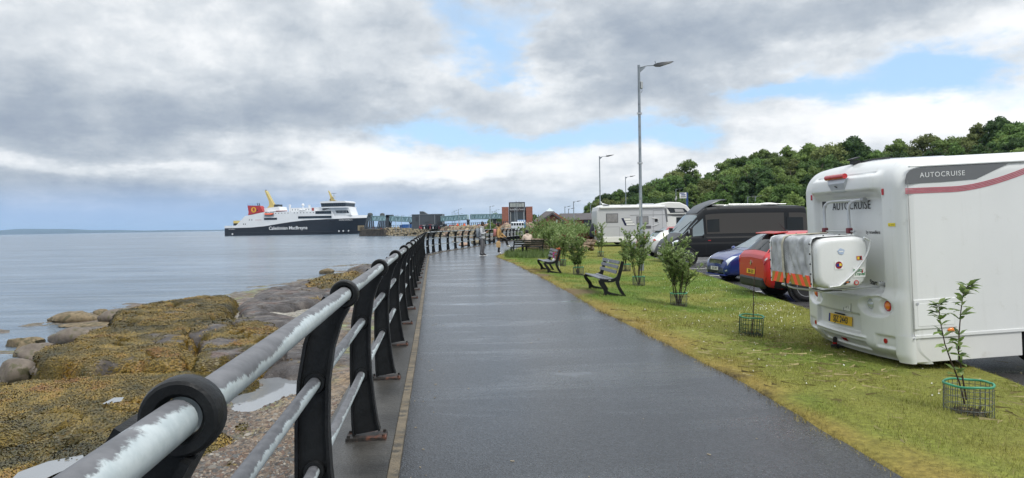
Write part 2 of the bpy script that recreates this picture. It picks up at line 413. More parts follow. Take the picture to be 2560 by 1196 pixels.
def build_beach():
    ny, nx = 330, 190
    Yr = 3 * (110 / 3) ** np.linspace(0, 1, ny); V = []
    tt = np.linspace(0, 1, nx) ** 1.15
    X = np.zeros((ny, nx)); Y = np.zeros((ny, nx))
    for i, y in enumerate(Yr):
        w = float(wallx(y)) + .25; X[i] = w + (-34 - w) * tt; Y[i] = y
    x, y = X.ravel(), Y.ravel(); z = beach_z(x, y)
    V = np.stack([x, y, z], 1)
    idx = np.arange(ny * nx).reshape(ny, nx)
    F = np.stack([idx[:-1, :-1], idx[:-1, 1:], idx[1:, 1:], idx[1:, :-1]], -1).reshape(-1, 4)
    n1 = fbm(x * .5, y * .5, 4, 31); n2 = fbm(x * 1.3, y * 1.3, 4, 41); n3 = fbm(x * .9, y * .9, 4, 51); n4 = fbm(x * 3, y * 3, 3, 61)
    c = np.tile(GRAV, (len(x), 1))
    far = sstep(12, 18, y)
    c = mixc(c, sstep(.5, .62, n1) * .9 * (.35 + .65 * far), DARK); c = mixc(c, sstep(.56, .66, n2) * (.25 + .6 * far), WEED)
    c = mixc(c, sstep(.60, .68, n3) * sstep(9, 14, y) * .7, LIME); c = mixc(c, sstep(.62, .70, fbm(x * .8, y * .8, 4, 71)) * .7, RUST)
    sp = G(830, 1010, -1.75); c = mixc(c, sstep(2.2, 1.0, np.hypot((x - sp.x) * 1.5, (y - sp.y) * .55) + (n2 - .5) * 1.2) * .95, SAND)
    for (a, b, r) in ((740, 775, 3.0), (700, 930, 1.1), (640, 940, .8)):
        q = G(a, b, -1.9); c = mixc(c, sstep(r, r * .5, np.hypot(x - q.x, (y - q.y) * .5) + (n2 - .5) * r * 1.2) * .85, PALE)
    wet = sstep(-1.95, -2.1, z); c = mixc(c, wet * .6, (.10, .085, .05))
    c *= (.75 + .5 * n4)[:, None]
    m = bpy.data.materials.new('shingle'); m.use_nodes = True; g = NG(m.node_tree); b = g.n['Principled BSDF']
    at = g.node('ShaderNodeAttribute'); at.attribute_name = 'col'; tc = g.node('ShaderNodeTexCoord'); o = tc.outputs['Object']
    vc = g.vor(o, 16, out='Color'); vx = g.xyz(vc); k = g.mr(vx[0], 0, 1, .35, 1.45, False)
    hue = g.mix(.35, at.outputs['Color'], g.mix(vx[1], (.12, .080, .052), (.085, .088, .085)))
    cc = g.mix(1.0, hue, g.comb(k, k, k), 'MULTIPLY')
    dots = g.mr(g.noise(o, 30, 3, .6), .68, .74); cc = g.mix(g.m('MULTIPLY', dots, .5), cc, (.42, .40, .35))
    g.put(b.inputs['Base Color'], cc); g.put(b.inputs['Roughness'], g.mr(g.noise(o, 2, 3, .5), .35, .65, .35, .75))
    bp = g.node('ShaderNodeBump'); bp.inputs['Strength'].default_value = .9; bp.inputs['Distance'].default_value = .03
    g.put(bp.inputs['Height'], g.m('ADD', g.m('MULTIPLY', g.vor(o, 16), -1.0), g.noise(o, 5, 5, .6))); g.l.new(bp.outputs[0], b.inputs['Normal'])
    return struct(np_mesh('beach', V, F, m, smooth=True, colors={'col': c}))
build_beach()
pool_m = mat('pool_water', (.20, .215, .23), .03, spec=.8, bump=.02, bscale=12)
for i, (P, z) in enumerate(POOLW):
    cxm = sum(p[0] for p in P) / len(P); cym = sum(p[1] for p in P) / len(P)
    mb = MB(); mb.poly([(cxm + (a - cxm) * 1.25, cym + (b - cym) * 1.25, z) for a, b in P])
    struct(mb.build('tide_pool', pool_m))
# rock slabs with bladderwrack
def slab_mat():
    m = bpy.data.materials.new('slab_rock'); m.use_nodes = True; g = NG(m.node_tree); b = g.n['Principled BSDF']
    at = g.node('ShaderNodeAttribute'); at.attribute_name = 'col'; tc = g.node('ShaderNodeTexCoord'); o = tc.outputs['Object']
    k = g.mr(g.noise(o, 14, 6, .7), .25, .75, .35, 1.7, False); c = g.mix(1.0, at.outputs['Color'], g.comb(k, k, k), 'MULTIPLY')
    dots = g.m('MULTIPLY', g.mr(g.noise(o, 26, 2, .5), .70, .75), .45); c = g.mix(dots, c, (.4, .39, .35))
    g.put(b.inputs['Base Color'], c); g.put(b.inputs['Roughness'], g.mr(g.noise(o, 4, 3, .5), .3, .7, .38, .8))
    bp = g.node('ShaderNodeBump'); bp.inputs['Strength'].default_value = 1.0; bp.inputs['Distance'].default_value = .05
    g.put(bp.inputs['Height'], g.noise(o, 9, 6, .65)); g.l.new(bp.outputs[0], b.inputs['Normal'])
    return m
SLAB = slab_mat(); WEEDM = attr_mat('seaweed', 'col', .45, .5)
def weed_cards(P, Nn, C, size, name, parent):
    """small curled fronds lying on the surface points P with normals Nn"""
    n = len(P); rng = np.random.default_rng(len(P))
    th = fbm(P[:, 0] * .9, P[:, 1] * .9, 3, 91) * 9 + rng.normal(0, .7, n); T = np.stack([np.cos(th), np.sin(th), np.zeros(n)], 1); T -= Nn * (T * Nn).sum(1)[:, None]; T /= np.linalg.norm(T, axis=1)[:, None]
    B = np.cross(Nn, T); L = (size * rng.uniform(.6, 1.5, n))[:, None]; w = L * .17
    lift = rng.uniform(.1, .5, n)[:, None]
    a = P + Nn * .004; m1 = P + T * L * .5 + Nn * L * lift; e = P + T * L + Nn * L * lift * rng.uniform(.1, 1.1, n)[:, None]
    V = np.stack([a - B * w * .5, a + B * w * .5, m1 + B * w, m1 - B * w, e + B * w * .4, e - B * w * .4], 1).reshape(-1, 3)
    i = (np.arange(n) * 6)[:, None]; F = np.concatenate([i + np.array([[0, 1, 2, 3]]), i + np.array([[3, 2, 4, 5]])], 0)
    return stuff(np_mesh(name, V, F, WEEDM, parent, colors={'col': np.repeat(C, 6, 0)}))
def weedcol(n, seed, x, y):
    rng = np.random.default_rng(seed); k = (fbm(x * .7, y * .7, 3, seed) * .55 + fbm(x * 2.6, y * 2.6, 3, seed + 1) * .45 - .5) * 1.9 + .52 + rng.normal(0, .06, n)
    pal = np.array([(.017, .018, .006), (.052, .044, .008), (.125, .090, .013), (.215, .140, .018), (.19, .085, .014)])
    t = np.clip(k, 0, .999) * 4; i = t.astype(int); f = (t - i)[:, None]
    return pal[i] * (1 - f) + pal[np.minimum(i + 1, 4)] * f
def rock_slab(pts, zt, label, weed=.5, edge=.7, res=.09, seed=1, rough=.16, dens=260, base=None, tilt=(0, 0), cover=True, fs=.10, steep=1.0):
    P = pxpoly(pts, zt); xs = [p[0] for p in P]; ys = [p[1] for p in P]
    X, Y = np.meshgrid(np.arange(min(xs) - .3, max(xs) + .3, res), np.arange(min(ys) - .3, max(ys) + .3, res)); sh = X.shape
    x, y = X.ravel(), Y.ravel(); d = pinpoly(P, x, y) + (fbm(x * 1.2, y * 1.2, 4, seed) - .5) * .7
    zb = beach_z(x, y); bed = np.minimum(zb, ZW + .25) if base is None else np.minimum(zb, base)
    e = np.clip(d / edge, 0, 1); prof = np.sqrt(np.clip(1 - (1 - e) ** 2, 0, 1)) ** steep
    cxm, cym = np.mean(xs), np.mean(ys)
    top = zt + (fbm(x * .8, y * .8, 4, seed + 3) - .5) * rough * 1.3 + (fbm(x * 3.1, y * 3.1, 3, seed + 5) - .5) * rough * .8 + (x - cxm) * tilt[0] + (y - cym) * tilt[1]
    # joints cut into the bedrock
    jn = np.abs(fbm(x * .55 + .3 * fbm(x, y, 2, seed + 8), y * .55, 3, seed + 9) - .5); top = top - .42 * sstep(.035, .0, jn) * rough / .16
    z = (bed - .12) * (1 - prof) + top * prof
    keep = d > -.12; idx = np.arange(len(x)).reshape(sh)
    F = np.stack([idx[:-1, :-1], idx[:-1, 1:], idx[1:, 1:], idx[1:, :-1]], -1).reshape(-1, 4); F = F[keep[F].all(1)]
    used = np.unique(F); mp = -np.ones(len(x), int); mp[used] = np.arange(len(used)); F = mp[F]
    x, y, z, prof = x[used], y[used], z[used], prof[used]; V = np.stack([x, y, z], 1)
    wm = fbm(x * .75, y * .75, 4, seed + 13); w = sstep(1 - weed - .06, 1 - weed + .06, wm * .9 + .1 * fbm(x * 4, y * 4, 2, seed)) if weed < 1 else np.ones(len(x))
    n4 = fbm(x * 2.2, y * 2.2, 4, seed + 17)
    c = np.tile(np.array((.045, .038, .036)), (len(x), 1)); c = mixc(c, sstep(.48, .68, n4) * .6, (.11, .092, .078)); c = mixc(c, sstep(.62, .7, fbm(x * 1.1, y * 1.1, 3, seed + 19)) * .5, (.10, .058, .045))
    c = mixc(c, w, (.085, .058, .012)); c *= (.7 + .6 * n4)[:, None]
    o = np_mesh('rock_slab', V, F, SLAB, smooth=True, colors={'col': c}); tag(o, label, 'rock')
    if cover and weed > .02:
        tri = V[F]; cen = tri.mean(1); nn = np.cross(tri[:, 2] - tri[:, 0], tri[:, 3] - tri[:, 1]); ar = np.linalg.norm(nn, axis=1) / 2; nn /= np.maximum(ar[:, None] * 2, 1e-9)
        nn *= np.sign(nn[:, 2])[:, None]
        wf = w[F].mean(1); rng = np.random.default_rng(seed)
        cnt = rng.poisson(ar * dens * np.clip(wf * 1.2 - .1, 0, 1)); k = np.repeat(np.arange(len(F)), cnt)
        if len(k):
            uv = rng.uniform(0, 1, (len(k), 2)); q = tri[k]
            Pp = (q[:, 0] * (1 - uv[:, :1]) + q[:, 1] * uv[:, :1]) * (1 - uv[:, 1:]) + (q[:, 3] * (1 - uv[:, :1]) + q[:, 2] * uv[:, :1]) * uv[:, 1:]
            weed_cards(Pp, nn[k], weedcol(len(k), seed, Pp[:, 0], Pp[:, 1]), fs, 'seaweed', o)
    return o
rock_slab([(-120, 960), (60, 944), (230, 936), (420, 922), (560, 918), (640, 935), (570, 985), (545, 1030), (600, 1085), (520, 1150), (440, 1230), (380, 1320), (-200, 1320)], -1.60,
          'broad low seaweed-covered ledge filling the near left corner below the railing', .985, .55, .11, 3, .10, 1500, fs=.055)
rock_slab([(60, 900), (100, 868), (230, 830), (330, 806), (478, 812), (486, 850), (474, 905), (330, 905), (205, 910)], -1.38,
          'thick golden-brown seaweed-topped rock shelf left of the crack, with a shaded front face', .66, .26, .07, 11, .16, 1200, tilt=(-.01, -.005), fs=.055)
rock_slab([(494, 850), (505, 812), (580, 798), (690, 805), (730, 840), (700, 885), (610, 905), (490, 908)], -1.38,
          'seaweed-draped rock shelf right of the crack, dark bare patches on top', .56, .26, .07, 23, .16, 1200, fs=.055)
rock_slab([(270, 812), (285, 775), (380, 752), (520, 738), (592, 742), (580, 780), (520, 800), (400, 812)], -1.34,
          'seaweed mound at the water edge behind the thick rock shelf', .72, .4, .10, 37, .18, 800, fs=.065)
rock_slab([(440, 822), (520, 792), (600, 790), (600, 822), (540, 836), (470, 838)], -1.42, 'small weedy ledge with a dark bare top between the larger shelves', .55, .5, .10, 41, .12, 260, fs=.10)
rock_slab([(590, 760), (650, 722), (760, 700), (860, 686), (905, 690), (900, 725), (800, 748), (690, 768), (600, 790)], -1.55,
          'long dark bare rock shelf sloping into the water below the first rail posts', .22, .7, .13, 53, .14, 150, fs=.11)
rock_slab([(560, 800), (640, 770), (760, 790), (780, 810), (690, 812), (640, 830), (560, 830)], -1.60, 'dark ribbed rock between the tide pools', .3, .5, .12, 59, .12, 180, fs=.10)
rock_slab([(740, 702), (780, 688), (860, 678), (915, 676), (925, 688), (880, 704), (800, 714)], -1.32, 'low orange-brown seaweed mound near the far boulder', .95, 1.2, .16, 61, .16, 110, fs=.14)
rock_slab([(860, 668), (900, 659), (950, 655), (985, 660), (960, 668), (900, 672)], -1.55, 'far tongue of brown rock reaching into the water', .35, 1.2, .25, 67, .2, 40, fs=.2)
rock_slab([(600, 900), (640, 870), (720, 850), (800, 860), (820, 900), (760, 930), (690, 925), (640, 935)], -1.66, 'low mossy green-brown rock beside the tide pool', .45, .5, .10, 71, .10, 300, fs=.07)
rock_slab([(560, 1060), (600, 1040), (650, 1045), (640, 1080), (590, 1085)], -1.60, 'small dark seaweed clump on the shingle below the near collar', .98, .3, .05, 73, .05, 900, fs=.06)
rock_slab([(655, 1090), (690, 1075), (740, 1085), (735, 1105), (690, 1112)], -1.60, 'oval seaweed clump on the shingle beside the brown sand', .98, .3, .05, 79, .05, 900, fs=.06)
rock_slab([(535, 1150), (575, 1130), (620, 1140), (610, 1170), (560, 1180)], -1.60, 'seaweed clump on the pebbles at the bottom of the beach', .98, .3, .05, 83, .05, 900, fs=.06)
# boulders
def boulder_mesh(seed, sq=(1, .8, .5), n=14, m=9, amp=.28):
    rng = random.Random(seed); mb = MB(); ax = [(Vector((rng.gauss(0, 1), rng.gauss(0, 1), rng.gauss(0, 1))).normalized(), rng.uniform(.62, .95)) for _ in range(9)]
    rings = []
    for i in range(m + 1):
        t = .03 + (math.pi - .06) * i / m; q = []
        for j in range(n):
            a = 2 * math.pi * j / n; d = Vector((math.sin(t) * math.cos(a), math.sin(t) * math.sin(a), math.cos(t)))
            r = 1.0
            for k, lim in ax:
                dp = d.dot(k)
                if dp > lim * .8: r = min(r, lim / max(dp, .2))
            r *= 1 + amp * .35 * (float(vnoise(d.x * 2.2 + seed, d.y * 2.2 + d.z * 1.7, seed)) - .5)
            q.append(Vector((d.x * sq[0], d.y * sq[1], d.z * sq[2])) * r)
        rings.append(q)
    mb.loft(rings); return mb
tan_rock = mat('tan_rock', (.16, .122, .072), .8, var=.45, vscale=3, bump=.8, bscale=7, dirt=((.07, .06, .03), 5, .48, .62))
grey_rock = mat('grey_rock', (.135, .112, .092), .8, var=.4, vscale=3, bump=.8, bscale=8, dirt=((.08, .075, .04), 4, .5, .65))
def boulder(px, py, wpx, hpx, z, mat_, label, seed, yaw=0, deep=.8):
    p = G(px, py, z); s = p.y / FPX; w = wpx * s / 2; h = hpx * s
    o = boulder_mesh(seed, (w, w * deep, h * .75), 22, 14, .5).build('boulder', mat_, smooth=50, loc=(p.x, p.y + w * deep * .6, z + h * .18), rot=(0, 0, yaw)); return tag(o, label, 'rock')
boulder(172, 806, 140, 30, ZW, tan_rock, 'long tan boulder standing in the water off the seaweed mound', 101, deep=.55)
boulder(247, 792, 46, 20, ZW, tan_rock, 'small tan boulder in the water touching the long one', 102)
boulder(48, 868, 105, 30, ZW, tan_rock, 'flat olive-tan boulder at the left edge of the water', 103, deep=.6)
boulder(28, 948, 110, 52, -1.85, grey_rock, 'rounded pale grey boulder cut by the left picture edge', 104)
boulder(120, 940, 125, 36, -1.80, grey_rock, 'low pinkish grey boulder in front of the seaweed shelf', 105, deep=.6)
boulder(75, 905, 110, 48, -1.95, grey_rock, 'mossy grey-brown boulder at the water edge below the shelf', 106)
boulder(55, 893, 60, 34, ZW, tan_rock, 'small olive boulder half in the water left of the shelf', 114)
boulder(175, 850, 150, 34, -1.9, grey_rock, 'long weathered grey rock leading from the shelf to the water', 107, .2, .5)
boulder(275, 800, 75, 26, -1.95, grey_rock, 'brown rock between the tan boulders and the seaweed mound', 108)
boulder(815, 685, 40, 14, ZW, tan_rock, 'lone tan boulder standing in the water beyond the dark shelf', 109, deep=.7)
boulder(672, 738, 42, 13, ZW, tan_rock, 'low tan rock at the water edge in front of the dark shelf', 110)
boulder(618, 745, 44, 9, ZW, tan_rock, 'thin tan rock just breaking the water', 111)
boulder(200, 818, 150, 9, ZW, tan_rock, 'sunken sandy rock just under the surface by the tan boulders', 112, deep=.5)
boulder(645, 968, 26, 8, -1.87, grey_rock, 'small flat stone lying in the tide pool', 113)
# loose pebbles on the near shingle
def pebbles():
    rng = np.random.default_rng(5); n = 9000
    x = []; V = []; F = []; C = []
    px = rng.uniform(420, 960, n); py = 1196 + 40 - rng.uniform(0, 1, n) ** 1.3 * 250
    pal = np.array([(.10, .068, .048), (.085, .085, .083), (.17, .135, .10), (.05, .045, .04), (.24, .22, .19), (.11, .07, .05)])
    base = np.array([(1, 0, 0), (.3, .95, 0), (-.8, .6, 0), (-.8, -.6, 0), (.3, -.95, 0), (0, 0, .9), (.5, .3, .6), (-.5, .1, .7)], float)
    base = np.array([(1, .2, 0), (.2, 1, 0), (-1, .3, 0), (-.6, -.8, 0), (.5, -.9, 0), (.35, .3, .75), (-.4, .2, .8), (-.05, -.45, .7)], float)
    fc = np.array([(0, 1, 5), (1, 2, 6), (1, 6, 5), (2, 3, 6), (3, 7, 6), (3, 4, 7), (4, 0, 5), (4, 5, 7), (5, 6, 7)])
    k = 0
    for a, b in zip(px, py):
        p = G(a, b, -1.7)
        if p.x > wallx(p.y) + .1: continue
        s = rng.uniform(.012, .035) * (1 + 1.2 * (rng.uniform() < .06)); th = rng.uniform(0, 6.28); c, sn = math.cos(th), math.sin(th)
        q = base * s * np.array((1, rng.uniform(.55, .9), rng.uniform(.5, .8)))
        q = np.stack([q[:, 0] * c - q[:, 1] * sn + p.x, q[:, 0] * sn + q[:, 1] * c + p.y, q[:, 2]], 1); V.append(q); F.append(fc + k * 8); k += 1
        C.append(np.repeat(pal[rng.integers(0, 6)][None] * rng.uniform(.6, 1.3), 8, 0))
    V = np.concatenate(V); zc = beach_z(V[:, 0], V[:, 1]); V[:, 2] += zc - .003
    stuff(np_mesh('pebbles', V, np.concatenate(F), attr_mat('pebble', 'col', .55, .4), colors={'col': np.concatenate(C)}, smooth=False))['label'] = 'loose brown and grey pebbles on the shingle below the sea wall'
pebbles()

# ---- promenade: path, kerb edging, coping, sea wall
YS = list(np.concatenate([np.arange(-2, 12, .5), np.arange(12, 40, 1.0), np.arange(40, 131, 2.0)]))
def strip(fl, fr, z, n=1, ys=YS):
    mb = MB(); vs = []
    for Y in ys:
        a, b = fl(Y), fr(Y); vs += [(a + (b - a) * k / n, Y, z(a + (b - a) * k / n, Y) if callable(z) else z) for k in range(n + 1)]
    m = n + 1; return mb.add(vs, [(i * m + k, i * m + k + 1, (i + 1) * m + k + 1, (i + 1) * m + k) for i in range(len(ys) - 1) for k in range(n)])
def asphalt_mat(name, wet=1.0, base=(.017, .0195, .024)):
    m = bpy.data.materials.new(name); m.use_nodes = True; g = NG(m.node_tree); b = g.n['Principled BSDF']
    tc = g.node('ShaderNodeTexCoord'); o = tc.outputs['Object']
    nb = g.noise(o, 120, 2, .6); grit = g.vor(o, 85); cellc = g.xyz(g.vor(o, 85, out='Color'))
    bandv = g.vm('MULTIPLY', o, (.28, 1.1, 1)); band = g.noise(bandv, 1.0, 5, .6, .6)
    k = g.m('MULTIPLY', g.mr(nb, .25, .75, .5, 1.5, False), g.mr(cellc[0], 0, 1, .35, 1.75, False)); c = g.mix(1.0, (*base, 1), g.comb(k, k, k), 'MULTIPLY')
    c = g.mix(g.mr(g.noise(o, .7, 4, .6), .35, .7), c, g.mix(1.0, c, (1.5, 1.45, 1.4), 'MULTIPLY'))
    c = g.mix(g.mr(g.noise(o, 60, 1, .5), .74, .78), c, (.15, .15, .145))
    g.put(b.inputs['Base Color'], c)
    puddle = g.mr(band, .50, .66)
    pud = g.mr(band, .655, .70)
    g.put(b.inputs['Roughness'], g.m('MULTIPLY', g.mr(pud, 0, 1, 1.0, .25, False), g.m('ADD', g.mr(puddle, 0, 1, .40, .17, False), g.m('MULTIPLY', g.m('SUBTRACT', cellc[1], .5), .22))))
    b.inputs['Specular IOR Level'].default_value = .5; b.inputs['Coat Weight'].default_value = .40 * wet; b.inputs['Coat Roughness'].default_value = .20; b.inputs['Coat IOR'].default_value = 1.33
    bp = g.node('ShaderNodeBump'); bp.inputs['Distance'].default_value = .009
    g.put(bp.inputs['Strength'], g.m('MULTIPLY', g.mr(pud, 0, 1, 1.0, .1, False), g.mr(puddle, 0, 1, 1.0, .35, False))); g.put(bp.inputs['Height'], grit); g.l.new(bp.outputs[0], b.inputs['Normal'])
    return m
ASPH = asphalt_mat('wet_asphalt')
struct(strip(left, lambda Y: right(Y) + .25, .0, 6).build('promenade_path', ASPH))
conc = mat('wet_concrete', (.040, .038, .034), .38, var=.6, vscale=1.6, bump=.35, bscale=45, dirt=((.16, .14, .115), 38, .66, .72))
struct(strip(lambda Y: left(Y) - .62, lambda Y: left(Y) - .075, .012, 2).build('promenade_coping', conc))
wall_m = mat('sea_wall_stone', (.10, .09, .08), .8, var=.4, vscale=1.2, bump=.6, bscale=9)
mb = MB(); vs = []
for Y in YS: x = left(Y) - .622; vs += [(x, Y, .010), (x, Y, -2.6), (x + .3, Y, -2.6)]
mb.add(vs, [(i * 3 + j, i * 3 + j + 1, i * 3 + 4 + j, i * 3 + 3 + j) for i in range(len(YS) - 1) for j in (0, 1)])
tag(mb.build('sea_wall', wall_m), 'low grey sea wall carrying the promenade above the shingle', 'wall')
edging_m = mat('edging_concrete', (.13, .105, .07), .62, var=.5, vscale=5, bump=.5, bscale=40, dirt=((.05, .045, .035), 9, .5, .62), tint=.15)
kerb_line = thing('kerb_edging', 'narrow pale concrete edging between the wet path and the railing coping', 'kerb')
def along(f, y0, y1, step):
    pts = []; y = y0
    while y < y1: pts.append(Vector((f(y), y, 0))); y += step / math.sqrt(1 + ((f(y + .1) - f(y)) / .1) ** 2)
    return pts
pp = along(lambda Y: left(Y) - .035, -1.2, 78, .914)
em = MB().bx(-.035, .035, 0, .906, -.12, .028).mesh('edging'); em.materials.append(edging_m)
for a, b in zip(pp, pp[1:]):
    link('edging_stone', em, kerb_line, a, (0, 0, -math.atan2(b.x - a.x, b.y - a.y)), .006)
# ---- lawn and car park
def lawn_color(x, y):
    e = np.interp(y, [p[1] for p in RIGHT], [p[0] for p in RIGHT]); d = x - e + (fbm(x * 1.1, y * 1.1, 4, 5) - .5) * 1.0
    n1 = fbm(x * .55, y * .55, 4, 15); n2 = fbm(x * 1.8, y * 1.8, 4, 25); n3 = fbm(x * .25, y * .25, 3, 35)
    c = np.tile(np.array((.122, .188, .026)), (len(x), 1))
    c = mixc(c, sstep(.42, .64, n1) * .70, (.225, .225, .050)); c = mixc(c, sstep(.52, .66, n2) * .75, (.085, .150, .020))
    c = mixc(c, sstep(.52, .7, n3) * .5, (.28, .235, .06))
    c = mixc(c, sstep(.70, .08, d) * .68, (.28, .185, .055)); c = mixc(c, sstep(.22, -.05, d) * sstep(.45, .6, n2) * .8, (.045, .032, .02))
    for (a, b, rx, ry) in ((1425, 733, .75, .9), (1345, 690, .45, .7)):
        p = ground(a, b); c = mixc(c, sstep(1.1, .6, np.hypot((x - p.x) / rx, (y - p.y) / ry) + (n2 - .5) * .7) * .9, (.15, .105, .06))
    return c
def build_lawn():
    ys = np.concatenate([np.arange(-2, 14, .18), np.arange(14, 30, .35), np.arange(30, 76, .8)]); nx = 46
    X = np.zeros((len(ys), nx)); Y = np.zeros_like(X)
    for i, y in enumerate(ys): X[i] = right(y) + .0 + (max(kerb(y) - .0, right(y) + 1.5) - right(y)) * np.linspace(0, 1, nx); Y[i] = y
    x, y = X.ravel(), Y.ravel(); e = np.interp(y, [p[1] for p in RIGHT], [p[0] for p in RIGHT])
    edge_col = np.zeros_like(X, bool); edge_col[:, 0] = True; edge_col = edge_col.ravel(); x = x + edge_col * ((fbm(y * 5.5, y * 0 + 3.1, 4, 88) - .5) * .12 + .01)
    z = gz(x, y) + .006 + .012 * sstep(0, .12, x - e) + (fbm(x * 2.5, y * 2.5, 3, 3) - .5) * .03 * sstep(0, .3, x - e) + .004 - .03 * edge_col
    idx = np.arange(X.size).reshape(X.shape); F = np.stack([idx[:-1, :-1], idx[:-1, 1:], idx[1:, 1:], idx[1:, :-1]], -1).reshape(-1, 4)
    m = attr_mat('lawn_soil', 'col', .9, .2, .5, 22, bump=.7, bscale=35)
    return struct(np_mesh('lawn', np.stack([x, y, z], 1), F, m, smooth=True, colors={'col': lawn_color(x, y) * .8}))
build_lawn()
def grass_blades():
    rng = np.random.default_rng(11); Vs = []; Cs = []
    def zone(y0, y1, dens, h, w):
        xa, xb = -3.0, 11.0; n = int((xb - xa) * (y1 - y0) * dens); x = rng.uniform(xa, xb, n); y = rng.uniform(y0, y1, n)
        e = np.interp(y, [p[1] for p in RIGHT], [p[0] for p in RIGHT]); k = np.interp(y, [p[1] for p in KERB], [p[0] for p in KERB])
        px = (x / y * FPX + CX); ok = (x > e + (fbm(y * 5.5, y * 0 + 3.1, 4, 88) - .5) * .12 + rng.uniform(-.06, .08, n)) & (x < k) & (px < 2750)
        d = x - e; bare = np.zeros(n)
        for (a, b, rx, ry) in ((1425, 733, .75, .9), (1345, 690, .45, .7)):
            p = ground(a, b); bare = np.maximum(bare, sstep(1.1, .7, np.hypot((x - p.x) / rx, (y - p.y) / ry)))
        patch = fbm(x * 1.6, y * 1.6, 3, 77)
        ok &= rng.uniform(0, 1, n) > bare * .93; ok &= rng.uniform(0, 1, n) < .35 + 1.1 * patch + .0 * d
        x, y, d, patch = x[ok], y[ok], d[ok], patch[ok]; n = len(x)
        z = gz(x, y) + .005; th = rng.uniform(0, 2 * np.pi, n); H = h * rng.uniform(.5, 1.3, n) * (.55 + .9 * patch) * np.where(d < .25, .7, 1); ln = rng.uniform(.2, 1.1, n) * H
        dx, dy = np.cos(th), np.sin(th); ph = th + rng.uniform(.8, 2.2, n); bx_, by_ = np.cos(ph) * w, np.sin(ph) * w
        b0 = np.stack([x - bx_, y - by_, z], 1); b1 = np.stack([x + bx_, y + by_, z], 1); t = np.stack([x + dx * ln, y + dy * ln, z + H], 1)
        Vs.append(np.stack([b0, b1, t], 1).reshape(-1, 3))
        c = lawn_color(x, y) * rng.uniform(.65, 1.5, n)[:, None]; st = rng.uniform(0, 1, n) < .06 + .05 * (d < .6); c[st] = np.array((.34, .28, .12)) * rng.uniform(.6, 1.1, st.sum())[:, None]
        Cs.append(np.repeat(c, 3, 0))
    zone(3.2, 9, 4000, .046, .0025); zone(9, 15, 1800, .05, .0035); zone(15, 26, 650, .055, .005); zone(26, 46, 160, .06, .009)
    V = np.concatenate(Vs); n = len(V) // 3
    o = np_mesh('grass_blades', V, np.arange(n * 3).reshape(-1, 3), attr_mat('grass_blade', 'col', .6, .3, trans=.25), colors={'col': np.concatenate(Cs)})
    stuff(o)['label'] = 'short patchy green and straw coloured grass of the lawn'
grass_blades()
def straw():
    rng = np.random.default_rng(21); V = []; C = []
    def put(x, y, L, w, c, n3=(0, 0)):
        th = rng.uniform(0, 6.28); z = float(gz(x, y)) + rng.uniform(.02, .05); dx, dy = math.cos(th) * L / 2, math.sin(th) * L / 2; bx_, by_ = -math.sin(th) * w, math.cos(th) * w
        V.extend([(x - dx - bx_, y - dy - by_, z), (x - dx + bx_, y - dy + by_, z), (x + dx + bx_, y + dy + by_, z + rng.uniform(-.01, .02)), (x + dx - bx_, y + dy - by_, z + rng.uniform(-.01, .02))]); C.extend([c] * 4)
    for (a, b, sx, sy, k) in ((1760, 860, 160, 40, 260), (1990, 880, 120, 35, 260), (2160, 935, 120, 30, 130), (2520, 1010, 60, 40, 60), (1900, 1000, 260, 70, 60), (1640, 800, 160, 40, 120)):
        for _ in range(k):
            p = ground(rng.normal(a, sx), rng.normal(b, sy))
            if p.x < right(p.y) + .1: continue
            q = rng.uniform(.6, 1.2); put(p.x, p.y, rng.uniform(.05, .22), .0016, (.33 * q, .28 * q, .14 * q))
    for (a, b, sx, sy, k) in ((1900, 790, 130, 25, 260), (1760, 720, 60, 14, 160), (1950, 770, 60, 12, 120), (2000, 900, 250, 50, 60)):   # daisies
        for _ in range(k):
            p = ground(rng.normal(a, sx), rng.normal(b, sy))
            if p.x > kerb(p.y) - .1 or p.x < right(p.y) + .3: continue
            put(p.x, p.y, .014, .006, (.7, .7, .65))
    n = len(V) // 4
    o = np_mesh('cut_straw', np.array(V), np.arange(n * 4).reshape(-1, 4), attr_mat('straw', 'col', .8, .2), colors={'col': np.array(C)})
    stuff(o)['label'] = 'scattered dry cut grass and small white daisies on the lawn'
straw()
def litter():
    rng = np.random.default_rng(31); mb = MB()
    for _ in range(90):
        y = 4 + 16 * rng.uniform() ** 1.6
        x = left(y) + rng.uniform(.02, .25) if rng.uniform() < .45 else rng.uniform(left(y), right(y))
        s = rng.uniform(.003, .009); th = rng.uniform(0, 6.28); mb.box((x, y, .003), (s * rng.uniform(1, 4), s, .003), (0, 0, th))
    stuff(mb.build('leaf_litter', mat('litter', (.30, .25, .17), .8, var=.7, vscale=4)))['label'] = 'small fallen bits of leaf and grit on the wet path'
litter()
CARP = asphalt_mat('car_park_asphalt', .5, (.034, .034, .036))
struct(strip(lambda Y: kerb(Y) + .0, lambda Y: 70, ZCAR, 6, list(np.arange(-4, 80, 2.0))).build('car_park', CARP))
kl = thing('lawn_kerb', 'weathered concrete kerb between the lawn and the car park', 'kerb')
pp = along(kerb, -2.4, 68, .914); km = MB().bx(-.06, .06, 0, .905, -.16, .10).mesh('kerb'); km.materials.append(mat('kerb_concrete', (.17, .155, .13), .8, var=.4, vscale=4, bump=.4, tint=.15))
for a, b in zip(pp, pp[1:]): link('kerb_stone', km, kl, (a.x, a.y, ZCAR), (0, 0, -math.atan2(b.x - a.x, b.y - a.y)), .01)
line_m = mat('road_paint', (.6, .6, .57), .7, var=.3, vscale=6)
